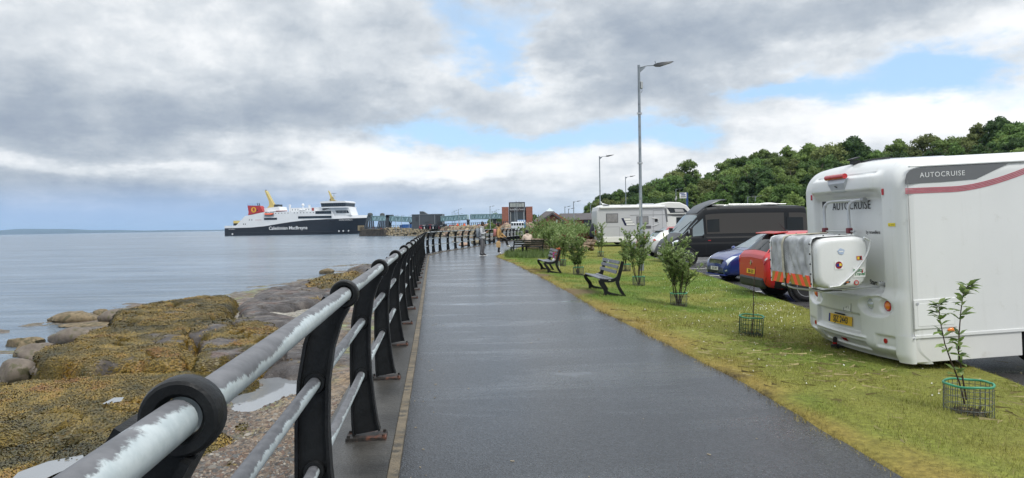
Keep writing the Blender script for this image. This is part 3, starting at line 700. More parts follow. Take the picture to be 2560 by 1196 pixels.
for y in (13.3, 18.6, 24.3, 28.2, 34.2, 37.4, 41.6, 46.5):
    mb = MB(); x0 = kerb(y) + .3; mb.add([(x0, y - .05, ZCAR + .004), (x0 + 4.8, y - .05 + .3, ZCAR + .004), (x0 + 4.8, y + .05 + .3, ZCAR + .004), (x0, y + .05, ZCAR + .004)], [(0, 1, 2, 3)])
    struct(mb.build('bay_marking', line_m))
# ================================================================== railing along the sea wall
def rail_mat():
    m = bpy.data.materials.new('rail_paint'); m.use_nodes = True; g = NG(m.node_tree); b = g.n['Principled BSDF']
    tc = g.node('ShaderNodeTexCoord'); oi = g.node('ShaderNodeObjectInfo')
    off = g.m('MULTIPLY', oi.outputs['Random'], 57.0); o = g.vm('ADD', tc.outputs['Object'], g.comb(off, off, off))
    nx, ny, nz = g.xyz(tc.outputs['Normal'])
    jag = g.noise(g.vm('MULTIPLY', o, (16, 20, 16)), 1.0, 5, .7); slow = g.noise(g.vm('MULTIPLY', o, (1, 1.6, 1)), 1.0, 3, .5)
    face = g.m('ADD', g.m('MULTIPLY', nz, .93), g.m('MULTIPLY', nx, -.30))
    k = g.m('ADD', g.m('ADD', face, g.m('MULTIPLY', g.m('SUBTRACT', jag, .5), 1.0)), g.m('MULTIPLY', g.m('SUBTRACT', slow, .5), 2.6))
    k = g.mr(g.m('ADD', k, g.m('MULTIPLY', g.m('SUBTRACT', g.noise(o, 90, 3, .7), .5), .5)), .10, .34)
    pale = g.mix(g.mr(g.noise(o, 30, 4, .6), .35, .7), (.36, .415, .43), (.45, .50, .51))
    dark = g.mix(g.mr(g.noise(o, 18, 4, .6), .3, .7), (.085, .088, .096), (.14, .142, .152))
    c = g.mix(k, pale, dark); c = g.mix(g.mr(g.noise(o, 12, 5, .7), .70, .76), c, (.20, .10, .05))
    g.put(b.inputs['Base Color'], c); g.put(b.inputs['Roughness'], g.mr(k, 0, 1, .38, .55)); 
    return m
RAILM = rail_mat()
rust = mat('rusty_black', (.02, .017, .015), .6, var=.4, vscale=9, bump=.4, bscale=50, dirt=((.13, .05, .028), 9, .52, .66))
RAILPTS = [(x - .275, y) for x, y in LEFT]
def railx(Y): return interp(RAILPTS, Y)
posts = along(railx, 1.10, 96, 2.045)
# post profile in the plane across the railing: (offset towards path, height, width)
PROF = [(0, .02, .225), (-.012, .10, .21), (-.022, .25, .19), (-.032, .45, .172), (-.033, .65, .160), (-.022, .84, .152), (.005, 1.0, .146), (.045, 1.12, .142), (.085, 1.19, .138)]
PROF = [(a, b, c * .9) for a, b, c in PROF]
def post_meshes():
    w = MB(); w.ribbon([(a, b) for a, b, c in PROF], [c - .02 for a, b, c in PROF], -.011, .011)
    for sg in (-1, 1):
        pts = []
        for i, (a, b, c) in enumerate(PROF):
            t = Vector((PROF[min(i + 1, 8)][0] - PROF[max(i - 1, 0)][0], PROF[min(i + 1, 8)][1] - PROF[max(i - 1, 0)][1])).normalized(); pts.append((a - t.y * sg * (c / 2 - .007), b + t.x * sg * (c / 2 - .007)))
        w.ribbon(pts, .014, -.042, .042)
    body = w.mesh('post', 35); body.materials.append(black_iron)
    c = MB(); prof = [(.040, -.024), (.055, -.027), (.060, -.024), (.063, -.015), (.063, .015), (.060, .024), (.055, .027), (.040, .024), (.038, .017), (.0325, .011), (.0325, -.011), (.038, -.017)]
    c.lathe(prof, 32, 'y', closed=True); col = c.mesh('collar', 40); col.materials.append(black_iron)
    c = MB(); c.lathe([(.030, -.03), (.044, -.03), (.048, -.024), (.048, .024), (.044, .03), (.030, .03), (.0295, .02), (.0295, -.02)], 24, 'y', closed=True); sm = c.mesh('rail_boss', 40); sm.materials.append(black_iron)
    c = MB(); c.bx(-.145, .145, -.085, .085, 0, .022)
    for x in (-.125, .125):
        for y in (-.062, .062): c.cyl((x, y, .022), (x, y, .04), .012, 6)
    pl = c.mesh('base_plate'); pl.materials.append(rust)
    return body, col, sm, pl
BODY, COLLAR, BOSS, PLATE = post_meshes()
TOPZ, TOPX = 1.225, .118
RZ = [(TOPX, TOPZ, .0315), (-.018, .835, .0275), (-.030, .445, .0275)]
railing = thing('promenade_railing', 'black cast iron railing with worn pale grey rails along the sea wall', 'railing')
SPAN = 2.045
def rail_mesh(r):
    mb = MB(); n = 20; k = 6
    rings = [[(r * math.cos(2 * math.pi * j / n), SPAN * i / k, r * math.sin(2 * math.pi * j / n)) for j in range(n)] for i in range(k + 1)]
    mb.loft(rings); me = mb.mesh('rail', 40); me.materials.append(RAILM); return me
RM = {.0315: rail_mesh(.0315), .0275: rail_mesh(.0275)}
for i, p in enumerate(posts):
    nxt = posts[min(i + 1, len(posts) - 1)]; prv = posts[max(i - 1, 0)]
    yaw = -math.atan2(nxt.x - prv.x, nxt.y - prv.y)
    o = link('post', BODY, railing, (p.x, p.y, .034), (0, 0, yaw))
    link('collar', COLLAR, o, (TOPX, 0, TOPZ))
    for x, z, r in RZ[1:]: link('rail_boss', BOSS, o, (x, 0, z))
    link('base_plate', PLATE, o, (0, 0, -.022))
    if i + 1 < len(posts):
        q = nxt; ya = -math.atan2(q.x - p.x, q.y - p.y); L = math.hypot(q.x - p.x, q.y - p.y)
        for (x, z, r), nm in zip(RZ, ('top_rail', 'middle_rail', 'lower_rail')):
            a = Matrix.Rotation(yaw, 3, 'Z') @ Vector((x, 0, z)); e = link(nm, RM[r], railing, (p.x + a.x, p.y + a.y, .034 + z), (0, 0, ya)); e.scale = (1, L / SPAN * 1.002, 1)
# the first span reaches back past the camera
p0 = posts[0]
for (x, z, r), nm in zip(RZ, ('top_rail', 'middle_rail', 'lower_rail')):
    link(nm, RM[r], railing, (p0.x + x + .111 * SPAN, p0.y - SPAN, .034 + z), (0, 0, math.atan(.111)))

# ================================================================== benches
def bench(name, label, loc, yaw, length=1.72, plaque=True, wood=None, group='cast iron benches facing the sea'):
    """local x = backwards from the sitter, y = along the seat, origin at the front foot of the near end"""
    t = thing(name, label, 'bench', loc, (0, 0, yaw), group); S_ = 629.0
    def c(pts): return [((a - 1110) / S_, (968 - b) / S_) for a, b in pts]
    def sm(pts, n=4):
        P = [Vector(p) for p in pts]; out = []
        for i in range(len(P) - 1):
            p0, p1, p2, p3 = P[max(i - 1, 0)], P[i], P[i + 1], P[min(i + 2, len(P) - 1)]
            for k in range(n):
                u = k / n; out.append(.5 * ((2 * p1) + (p2 - p0) * u + (2 * p0 - 5 * p1 + 4 * p2 - p3) * u * u + (3 * p1 - p0 - 3 * p2 + p3) * u ** 3))
        return out + [P[-1]]
    def wd(ws, n=4):
        o = []
        for i in range(len(ws) - 1): o += [ws[i] + (ws[i + 1] - ws[i]) * k / n for k in range(n)]
        return o + [ws[-1]]
    for y in (0, length):
        mb = MB()
        mb.ribbon(sm(c([(1368, 492), (1352, 560), (1330, 640), (1302, 725), (1292, 775), (1308, 835), (1345, 905), (1402, 988)])), wd([.060, .068, .072, .085, .075, .06, .065, .05]), y - .021, y + .021)
        mb.ribbon(sm(c([(1052, 742), (1085, 748), (1180, 756), (1250, 742), (1305, 705)])), wd([.062, .062, .064, .07, .06]), y - .0195, y + .0195)
        mb.ribbon(sm(c([(1042, 742), (1072, 800), (1112, 850), (1132, 900), (1112, 968)])), wd([.052, .075, .085, .085, .045]), y - .018, y + .018)
        mb.ribbon(sm(c([(1122, 890), (1180, 928), (1260, 945), (1340, 962), (1396, 985)])), wd([.07, .062, .05, .045, .035]), y - .0165, y + .0165)
        mb.build('end_frame', black_iron, t, 30)
    wm = wood or mat('bench_slat', (.10, .108, .122), .30, var=.35, vscale=14, bump=.2, bscale=60)
    for a, b, ang in ((1062, 722, -.05), (1098, 727, .05), (1138, 735, .05), (1180, 737, 0), (1224, 730, -.2)):
        x, z = c([(a, b)])[0]; MB().box((x, length / 2, z), (.055, length - .044, .026), (0, ang, 0)).build('seat_slat', wm, t, bevel=.005)
    for k, (a, b) in enumerate(((1285, 640), (1308, 572), (1326, 512))):
        x, z = c([(a, b)])[0]; s_ = MB().box((x, length / 2, z), (.024, length - .044, .075), (0, .25, 0)).build('back_slat', wm, t, bevel=.005)
    if plaque:
        x, z = c([(1312, 522)])[0]; MB().box((x - .012, length * .55, z), (.004, .07, .07), (0, .25, 0)).build('plaque', mat('plaque_steel', (.55, .56, .56), .3, .7), t)
        x, z = c([(1184, 745)])[0]; MB().box((x, -.021, z), (.05, .004, .02)).build('maker_plate', mat('plaque_steel'), t)
    return t
PATHYAW = math.atan(.085)
b1 = ground(1511, 741); bench('park_bench', 'nearest black iron bench with grey slats and a small steel plaque', (b1.x, b1.y, b1.z - .01), PATHYAW)
b2 = ground(1369, 684); bench('park_bench', 'black iron bench with orange flowers tied to its back', (b2.x, b2.y, b2.z - .01), PATHYAW, plaque=False)
# ---- flowers tied to the bench
fl = thing('flower_spray', 'bunch of dried orange flowers with pink ribbon and white wrapping on a bench back', 'flowers', (b2.x + .30, b2.y + .28, b2.z + .38), (0, 0, PATHYAW))
rng = random.Random(4)
mb = MB()
for k in range(150):
    a = rng.uniform(0, 6.28); z = rng.uniform(.02, .42); r = rng.uniform(0, .10) * (1.1 - z); mb.box((r * math.cos(a) + .02 + z * .12, r * math.sin(a) + rng.uniform(-.03, .03), z), (.035, .035, .012), (rng.uniform(0, 3), rng.uniform(0, 3), 0))
mb.build('petals', mat('dried_petals', (.36, .10, .035), .8, var=.6, vscale=30), fl)
mb = MB(); mb.ball((-.06, .0, .03), (.07, .06, .06)); mb.build('wrapping', mat('white_paper', (.75, .75, .76), .6), fl, 40)
mb = MB()
for k in range(14): mb.box((-.07 + rng.uniform(-.02, .02), .06 + rng.uniform(-.03, .03), .10 + k * .014), (.04, .03, .01), (rng.uniform(0, 3), rng.uniform(0, 3), 0))
mb.build('ribbon', mat('pink_ribbon', (.45, .06, .22), .6), fl)
mb = MB(); mb.tube([(.06, -.2, .0), (.065, -.24, -.2), (.06, -.235, -.36)], .006, 5); mb.build('stalk', mat('white_paper'), fl)

# ================================================================== saplings in wire guards
leaf_g = [mat('leaf_mid', (.165, .245, .070), .5, var=.35, vscale=6), mat('leaf_pale', (.27, .35, .14), .5, var=.3, vscale=6), mat('leaf_dark', (.090, .150, .045), .5, var=.35, vscale=6)]
for m_ in leaf_g:
    g = NG(m_.node_tree); b = g.n['Principled BSDF']; tr = g.node('ShaderNodeBsdfTranslucent'); mx = g.node('ShaderNodeMixShader'); mx.inputs[0].default_value = .42
    src = b.inputs['Base Color'].links[0].from_socket; g.l.new(src, tr.inputs[0]); g.l.new(b.outputs[0], mx.inputs[1]); g.l.new(tr.outputs[0], mx.inputs[2]); g.l.new(mx.outputs[0], g.n['Material Output'].inputs[0])
bark = mat('sapling_bark', (.05, .032, .024), .8, var=.3, vscale=10)
def leaf(mb, p, d, L, w, rng, mi=0):
    d = d.normalized(); s = d.cross(Vector((rng.uniform(-.4, .4), rng.uniform(-.4, .4), 1))).normalized(); n = s.cross(d)
    mb.cm = mi; m1 = p + d * L * .28 - n * L * .02; m2 = p + d * L * .62 + n * L * .015; e = p + d * L - n * L * .06; f = n * w * .28
    mb.add([p, m1 + s * w * .9 + f, m2 + s * w + f, e, m2 - s * w + f, m1 - s * w * .9 + f, m1, m2], [(0, 6, 1), (0, 5, 6), (6, 7, 2, 1), (6, 5, 4, 7), (7, 3, 2), (7, 4, 3)])
guard_w = mat('guard_wire', (.10, .115, .11), .5, .3); guard_rim = mat('guard_rim', (.05, .27, .16), .45, var=.2)
def guard(p, label, r=.17, h=.27, rim=True, seed=0, tilt=0, wire=None):
    t = thing('tree_guard', label, 'tree guard', p, (tilt, tilt * .5, 0), 'wire guards round the saplings'); n = 26; rng = random.Random(seed); mb = MB()
    for j in range(n):
        a = 2 * math.pi * j / n; w = 1 + rng.uniform(-.03, .03); mb.tube([(r * w * math.cos(a), r * w * math.sin(a), 0), (r * math.cos(a), r * math.sin(a), h)], .0028, 4)
    for z in (.02, .075, .13, .185, .235): mb.tube([(r * math.cos(2 * math.pi * j / 24), r * math.sin(2 * math.pi * j / 24), z * h / .27) for j in range(24)], .0024, 4, closed=True)
    mb.build('wire_mesh', wire or guard_w, t)
    if rim:
        mb = MB(); mb.tube([(r * 1.01 * math.cos(2 * math.pi * j / 28), r * 1.01 * math.sin(2 * math.pi * j / 28), h + .004 * math.sin(j)) for j in range(28)], .010, 6, closed=True); mb.build('rim', guard_rim, t, 60)
    return t
def tuft(p, seed, r=.15, label='dark tangle of dead grass and mulch inside a wire guard'):
    rng = random.Random(seed); mb = MB()
    for _ in range(170):
        a = rng.uniform(0, 6.28); q = r * math.sqrt(rng.uniform(0, 1)); x, y = q * math.cos(a), q * math.sin(a); b = rng.uniform(0, 6.28); h = rng.uniform(.03, .12)
        mb.add([(x - .004, y, 0), (x + .004, y, 0), (x + math.cos(b) * .05, y + math.sin(b) * .05, h)], [(0, 1, 2)])
    for _ in range(30):
        a = rng.uniform(0, 6.28); q = r * .9 * math.sqrt(rng.uniform(0, 1)); mb.box((q * math.cos(a), q * math.sin(a), .02), (.05, .04, .03), (rng.uniform(0, 3), rng.uniform(0, 3), rng.uniform(0, 3)))
    return stuff(mb.build('mulch', mat('mulch', (.05, .042, .028), .9, var=.7, vscale=30), None, None, p))
def sapling(p, H, spread, label, stems=5, dens=1.0, seed=0, bare=.28, leafL=.075, pale=.45, group='young saplings planted on the lawn'):
    rng = random.Random(seed); t = thing('sapling', label, 'sapling', p, (0, 0, 0), group); st = MB(); lf = MB()
    for k in range(stems):
        a = 2 * math.pi * k / stems + rng.uniform(-.4, .4); sp = spread * rng.uniform(.55, 1.0) if stems > 1 else .05; hh = H * rng.uniform(.72, 1.0) * (1 if k else 1.02)
        if k == 0: sp *= .25
        pts = []; n = 9
        for i in range(n + 1):
            u = i / n; rr = sp * (u ** .8) * (1 - .25 * u * u); pts.append(Vector((math.cos(a) * rr + rng.uniform(-.012, .012), math.sin(a) * rr + rng.uniform(-.012, .012), hh * u)))
        st.tube(pts, [.011 * (1 - .8 * i / n) + .002 for i in range(n + 1)], 5)
        def at(u):
            i = min(int(u * n), n - 1); f = u * n - i; return pts[i] * (1 - f) + pts[i + 1] * f
        twigs = [(at, 1.0)]
        for q in range(int(9 * dens)):
            u0 = rng.uniform(bare, .92); b = at(u0); an = rng.uniform(0, 6.28); L = spread * rng.uniform(.35, .85) * (1.15 - u0 * .6); e = b + Vector((math.cos(an) * L, math.sin(an) * L, L * rng.uniform(.5, 1.3)))
            st.tube([b, (b + e) / 2 + Vector((0, 0, -.01)), e], [.005, .0035, .002], 4)
            m = max(3, int(L / .024 * dens))
            for w in range(m):
                u = (w + .5) / m; pp_ = b * (1 - u) + e * u; d = Vector((rng.uniform(-1, 1), rng.uniform(-1, 1), rng.uniform(-.15, 1.0))); leaf(lf, pp_, d, leafL * rng.uniform(.6, 1.25), leafL * .20, rng, 1 if rng.random() < pale * (.4 + u) else (2 if rng.random() < .35 else 0))
            for w in range(4): d = (e - b).normalized() + Vector((rng.uniform(-.6, .6), rng.uniform(-.6, .6), rng.uniform(-.1, .6))); leaf(lf, e, d, leafL * rng.uniform(.7, 1.1), leafL * .18, rng, 1)
        m = int(hh * (1 - bare) / .03 * dens)
        for w in range(m):
            u = bare + (1 - bare) * (w + .5) / m; d = Vector((rng.uniform(-1, 1), rng.uniform(-1, 1), rng.uniform(0, 1.1))); leaf(lf, at(u), d, leafL * rng.uniform(.6, 1.2), leafL * .2, rng, 1 if rng.random() < pale * (.3 + u) else (2 if rng.random() < .4 else 0))
    st.build('stems', bark, t, 60)
    o = lf.build('leaves', leaf_g, t); return t
SAPS = [((1697, 768), 588, 42, 8, 'largest leafy sapling, in front of the dark van wheel', 'wire guard with green rim round the sapling in front of the dark van', 1.25),
        ((1597, 717), 562, 34, 7, 'leafy sapling standing in front of the tall lamp post', 'wire guard with green rim round the sapling before the lamp post', 1.15),
        ((1446, 690), 578, 27, 6, 'leafy sapling between the two grey-slatted benches', 'wire guard round the sapling between the two benches', 1.1),
        ((1405, 667), 572, 27, 6, 'leafy sapling behind the bench with the orange flowers', 'wire guard behind the bench with the orange flowers', 1.1),
        ((1565, 680), 575, 17, 4, 'slim sapling behind the nearest bench, left of the lamp post', 'wire guard behind the nearest bench back', 1.0),
        ((1502, 643), 560, 20, 5, 'slender upright sapling in front of the silver motorhome corner', 'small wire guard in front of the silver motorhome corner', 1.0),
        ((1378, 640), 562, 28, 6, 'leafy sapling beside the flower bed wall', 'small wire guard with green rim beside the flower bed wall', 1.1)]
for i, ((bx_, by_), ty, spx, ns, l1, l2, dn) in enumerate(SAPS):
    p = ground(bx_, by_); s_ = p.y / FPX
    sapling(p, (by_ - ty) * s_, spx * s_ * 1.1, l1, ns, dn * 1.15, 40 + i, .36 if i < 2 else .30, .10 if i < 2 else .115)
    guard(p, l2, .165, .28, True, i); tuft(p, i)
p = ground(1877, 843)
t = thing('sapling', 'bare thin sapling stem in the dark green netting guard', 'sapling', p, (0, 0, 0), 'young saplings planted on the lawn')
mb = MB(); mb.tube([(.01, 0, 0), (.04, 0, .3), (.05, .01, .62), (.075, 0, 1.0)], [.010, .008, .006, .004], 5); mb.tube([(.043, 0, .42), (.09, .02, .58)], [.003, .0015], 4); mb.tube([(.04, 0, .33), (.005, .02, .47)], [.003, .0015], 4); mb.build('stems', bark, t)
guard(p, 'leaning guard of dark green netting round the bare stem', .165, .30, True, 31, .06, mat('green_netting', (.02, .06, .035), .6)); tuft(p, 31)
p = ground(2421, 1040)
guard(p, 'nearest wire guard with bright green hose rim', .178, .27, True, 41); tuft(p, 41, .13)
t = thing('sapling', 'nearest sapling with two leafy stems in front of the white motorhome', 'sapling', p, (0, 0, 0), 'young saplings planted on the lawn')
rng = random.Random(9); st = MB(); lf = MB(); s_ = p.y / FPX
def px_off(x, y, dy=0): q = W(x, y, p.y + dy); return q - p
stemA = [px_off(2412, 1010), px_off(2398, 955), px_off(2378, 905), px_off(2362, 860), px_off(2350, 800), px_off(2347, 760)]
stemB = [px_off(2416, 1000, .03), px_off(2404, 930, .02), px_off(2396, 880), px_off(2398, 830), px_off(2402, 780), px_off(2408, 735), px_off(2420, 715)]
for stt in (stemA, stemB): st.tube(stt, [.007 * (1 - .7 * i / len(stt)) for i in range(len(stt))], 6)
for stt, us in ((stemA, (.28, .32, .5, .54, .6, .66, .7, .76, .8, .84, .88, .91, .94, .96, .98, 1, 1, 1)), (stemB, (.18, .24, .30, .34, .38, .41, .44, .47, .60, .64, .68, .72, .76, .8, .83, .86, .89, .92, .95, .97, 1, 1))):
    n = len(stt) - 1
    for u in us:
        for k in range(3):
            i = min(int(u * n), n - 1); f = u * n - i; b = stt[i] * (1 - f) + stt[i + 1] * f; an = rng.uniform(0, 6.28)
            leaf(lf, b, Vector((math.cos(an), math.sin(an) * .7, rng.uniform(-.2, .8))), .10 * rng.uniform(.7, 1.25), .018, rng, rng.choice((0, 0, 2, 1)))
st.build('stems', bark, t, 60); lf.build('leaves', leaf_g, t)
# ================================================================== white motorhome, rear towards the path
gel = mat('white_gelcoat', (.66, .67, .66), .28, var=.03, vscale=1.5, coat=.25, dirt=((.56, .56, .53), 5, .58, .80))
skirt_m = mat('white_skirt', (.63, .63, .61), .35, var=.04, vscale=2, dirt=((.52, .50, .45), 3.5, .58, .80))
alu = mat('brushed_alu', (.55, .56, .57), .32, .6, var=.1); blackp = mat('black_plastic', (.014, .014, .015), .45); darkgrey = mat('decal_grey', (.13, .135, .14), .3)
redl = mat('red_lens', (.42, .015, .02), .15, coat=.6); orangel = mat('orange_lens', (.75, .20, .02), .2, coat=.5); clearl = mat('clear_lens', (.52, .55, .56), .12, .3, coat=.6)
tyre_m = mat('tyre', (.016, .016, .017), .75, bump=.2); rim_m = mat('alloy', (.50, .51, .52), .28, .85); under_m = mat('underside', (.012, .012, .012), .9)
glass_d = mat('dark_glass', (.010, .012, .014), .04, spec=.7); ink = mat('ink_black', (.02, .02, .022), .5); plate_y = mat('plate_yellow', (.72, .44, .015), .35); plate_w = mat('plate_white', (.72, .72, .68), .35); euro = mat('plate_blue', (.01, .03, .22), .4)
RX = math.pi / 2
g = NG(gel.node_tree); b_ = g.n['Principled BSDF']; tc_ = g.node('ShaderNodeTexCoord'); src_ = b_.inputs['Base Color'].links[0].from_socket
st_ = g.noise(g.vm('MULTIPLY', tc_.outputs['Object'], (9, 9, .7)), 1.0, 5, .65); g.put(b_.inputs['Base Color'], g.mix(g.m('MULTIPLY', g.mr(st_, .56, .76), .20), src_, (.42, .41, .37)))
def wheel(parent, x, y, r, w, side, spokes=5, style=0, z=None):
    """side = -1: outer face towards -y"""
    z = r if z is None else z
    k = MB(); k.lathe([(r * .66, -w / 2), (r * .80, -w / 2 - .008), (r * .93, -w / 2 + .01), (r, -w / 2 + .045), (r, w / 2 - .045), (r * .93, w / 2 - .01), (r * .66, w / 2)], 32, 'y')
    o = k.build('wheel', tyre_m, parent, 40, (x, y, z))
    m = MB(); f = side * (w / 2 + .002); b = side * (w / 2 - .05)
    m.lathe([(r * .66, f), (r * .62, f), (r * .58, b + side * .01), (r * .58, b), (r * .66, b)], 32, 'y', closed=True)
    m.lathe([(.001, f * .93), (r * .15, f * .93), (r * .17, f * .8), (r * .17, b)], 16, 'y')
    for i in range(spokes):
        for q in ((-.09, .09) if style else (0,)):
            a = 2 * math.pi * i / spokes + q; c, s_ = math.cos(a), math.sin(a); wd = r * (.055 if style else .085)
            ring = []
            for rr, ff, ww in ((r * .12, f * .90, wd), (r * .60, f * .97, wd * 1.15)):
                for dz in (0, -side * .025):
                    ring.append([(rr * s_ + ww * c * e, ff + dz, rr * c - ww * s_ * e) for e in (-1, 1)])
            p0 = [*ring[0], *ring[1][::-1]]; p1 = [*ring[2], *ring[3][::-1]]; m.loft([p0, p1])
    rm = m.build('rim', rim_m, o, 40)
    m = MB(); m.lathe([(.001, b), (r * .585, b)], 24, 'y'); m.build('brake_disc', under_m, o)
    return o
MH_LOC, MH_ROT = Vector((4.47, 8.0, -.22)), Euler((0, R(-2.2), R(4.0)))
MHM = Matrix.Translation(MH_LOC) @ MH_ROT.to_matrix().to_4x4(); MHI = MHM.inverted()
def ml(px, py, axis, val):
    o = MHI @ Vector((0, 0, CAMH)); d = MHI.to_3x3() @ ray(px, py); t = (val - o[axis]) / d[axis]; return o + d * t
MW_, ZT = 2.3, 2.45
def mh_top(y):
    r = .20; e = min(y, MW_ - y); z = ZT + .05 * (1 - ((y - MW_ / 2) / (MW_ / 2)) ** 2)
    return z - (r - math.sqrt(max(0, r * r - (r - e) ** 2)) if e < r else 0)
def ssf(a, b, x):
    t = min(1, max(0, (x - a) / (b - a))); return t * t * (3 - 2 * t)
def rbox(y, z, y0, y1, z0, z1, s=.03): return ssf(y0 - s, y0 + s, y) * ssf(y1 + s, y1 - s, y) * ssf(z0 - s, z0 + s, z) * ssf(z1 + s, z1 - s, z)
def rearx(y, z):
    u = (y - MW_ / 2) / (MW_ / 2); e = min(y, MW_ - y); rc = .15
    x = rc - math.sqrt(max(0, rc * rc - (rc - e) ** 2)) if e < rc else 0
    zt = mh_top(y); rr = .30
    if z > zt - rr: x += rr - math.sqrt(max(0, rr * rr - (z - zt + rr) ** 2))
    lo = ssf(.98, .80, z)
    x += -.17 * (1 - u * u) * lo - .035 * (1 - u * u) * (1 - lo)
    x += .16 * ssf(.34, .08, z) ** 1.6 * (1 if e > 0 else 1)
    arch = 2.12 - .05 * u * u
    x += .085 * ssf(.34, .40, y) * ssf(MW_ - .34, MW_ - .40, y) * ssf(.84, .93, z) * ssf(arch + .02, arch - .10, z)       # recessed middle panel
    x += -.075 * ssf(.30, .48, y) * ssf(MW_ - .30, MW_ - .48, y) * ssf(2.10, 2.15, z) * ssf(2.36, 2.28, z)                # brow over it
    x += .03 * rbox(y, z, .45, 1.85, 2.315, 2.335, .012)
    for s_ in (0, 1):
        yy = y if not s_ else MW_ - y
        d = math.hypot((yy - .44) / .27, (z - .735) / .12); x += .045 * ssf(1.06, .86, d)
        for cy in (.60, .33): d = math.hypot(yy - cy, z - .745) / .085; x += .03 * ssf(1.1, .8, d)
        x += .035 * rbox(yy, z, .16, .44, .265, .40, .02)
    x += .05 * rbox(y, z, .70, 1.78, .375, .605, .018)                      # plate recess
    x += .04 * rbox(y, z, .62, 1.70, .185, .275, .018)                       # lower slot
    x += -.02 * rbox(y, z, .6, 1.8, .325, .352, .012)
    return x
mh = thing('motorhome', 'large white motorhome backed onto the lawn with a bike rack on its rear', 'motorhome', MH_LOC, MH_ROT)
mb = MB()
mb.grid(lambda s_, t: (lambda y: (rearx(y, .10 + (mh_top(y) - .10) * t), y, .10 + (mh_top(y) - .10) * t))(MW_ * (.5 - .5 * math.cos(math.pi * s_)) if False else MW_ * s_), 190, 200)
mb.build('rear_panel', gel, mh, 60)
def mh_ring(x0, x1=None):
    pts = [(0, .40)] + [(0, .9), (0, 1.5)] + [(0, 1.9 + .035 * i) for i in range(10)]
    ys = [.20 - .20 * math.cos(a) for a in [math.pi / 2 * i / 8 for i in range(9)]] + [.4, .7, 1.15, 1.6, 1.9] + [MW_ - .20 + .20 * math.sin(a) for a in [math.pi / 2 * i / 8 for i in range(9)]]
    pts += [(y, mh_top(y)) for y in ys] + [(MW_, 2.0), (MW_, 1.5), (MW_, .9), (MW_, .40)]
    return [(rearx(min(max(y, 0), MW_), z) if x1 is None else x0, y, z) for y, z in pts]
mb = MB(); r0 = mh_ring(0); r1 = mh_ring(5.3, 1); mb.add(r0 + r1, [(i, i + 1, len(r0) + i + 1, len(r0) + i) for i in range(len(r0) - 1)]); mb.poly(r1)
mb.build('body_shell', gel, mh, 30)
mb = MB(); mb.prism([(5.25, .42), (5.25, 2.3), (5.5, 2.2), (6.1, 1.5), (6.75, 1.25), (6.95, .95), (6.95, .42)], .12, MW_ - .12); mb.build('cab', gel, mh, bevel=.05)
mb = MB(); mb.add([(5.52, .3, 2.2), (6.1, .2, 1.52), (6.1, MW_ - .2, 1.52), (5.52, MW_ - .3, 2.2)], [(0, 1, 2, 3)]); mb.build('windscreen', glass_d, mh, loc=(.012, 0, .012))
mb = MB(); mb.bx(.10, 1.38, .006, .03, .125, .398); mb.bx(2.12, 5.25, .006, .03, .125, .398); mb.build('side_skirt', skirt_m, mh, bevel=.004)
mb = MB(); mb.bx(.10, 5.25, -.008, .02, .402, .440); mb.build('skirt_trim', gel, mh, bevel=.004)
mb = MB(); mb.grid(lambda s_, t: ((lambda a: (.10 + .0 - .14 * math.sin(a) * (1 - .25 * ssf(.3, 0, t)), -.012 + .16 * (1 - math.cos(a)), .115 + .315 * t - .0))(math.pi / 2 * s_)), 10, 12); mb.build('corner_bumper', gel, mh, 60)
mb = MB(); mb.bx(.3, 6.9, .25, MW_ - .25, .16, .42); mb.build('chassis', under_m, mh)
for y in (.16, MW_ - .16): wheel(mh, 1.75, y, .33, .22, -1 if y < 1 else 1, 6, 0, .29); wheel(mh, 5.95, y, .33, .22, -1 if y < 1 else 1, 6, 0, .24)
# side graphics
def side_poly(pts, m, name, off=-.003, th=.002):
    mb = MB(); mb.prism([(a, b) for a, b in pts], off - th, off); return mb.build(name, m, mh)
def arc(cx_, cz, r, a0, a1, n=6): return [(cx_ + r * math.cos(R(a0 + (a1 - a0) * i / n)), cz + r * math.sin(R(a0 + (a1 - a0) * i / n))) for i in range(n + 1)]
dt = [(.055, 2.20), (.075, 2.27), (.12, 2.315), (.18, 2.328), (.5, 2.33), (.9, 2.333), (1.30, 2.335)]; db = [(.057, 2.160), (.075, 2.160), (.12, 2.160), (.18, 2.160), (.5, 2.160), (.90, 2.172), (1.28, 2.325)]
def strip_side(top, bot, m, name, y, n=5):
    def ip(c, u): return np.interp(u, np.linspace(0, 1, len(c)), [p[0] for p in c]), np.interp(u, np.linspace(0, 1, len(c)), [p[1] for p in c])
    mb = MB(); mb.grid(lambda u, v: (float(ip(top, u)[0] * (1 - v) + ip(bot, u)[0] * v), y, float(ip(top, u)[1] * (1 - v) + ip(bot, u)[1] * v)), 36, n); return mb.build(name, m, mh)
strip_side(dt, db, darkgrey, 'window_decal', -.004)
lettering('AUTOCRUISE', gel, mh, .080, (.50, -.0062, 2.248), (RX, 0, 0), .001, spacing=1.15)
pink = mat('stripe_pink', (.42, .13, .155), .4, var=.15, vscale=8)
def bez(p0, p1, p2, n=10): return [tuple((1 - t) ** 2 * a + 2 * t * (1 - t) * b + t * t * c for a, b, c in zip(p0, p1, p2)) for t in [i / n for i in range(n + 1)]]
for k in range(4):
    o_ = .0 - .0165 * k; w_ = .0135
    top = [(.055, 2.112 + o_)] + bez((.60, 2.105 + o_), (1.0, 2.10 + o_), (1.60, 2.31 + o_ * 1.15)) ; bot = [(a, b - w_) for a, b in top]
    mb = MB(); n = len(top); mb.add([(a, -.004, b) for a, b in top] + [(a, -.004, b) for a, b in bot], [(i, i + 1, n + i + 1, n + i) for i in range(n - 1)]); mb.build('side_stripe', pink, mh)
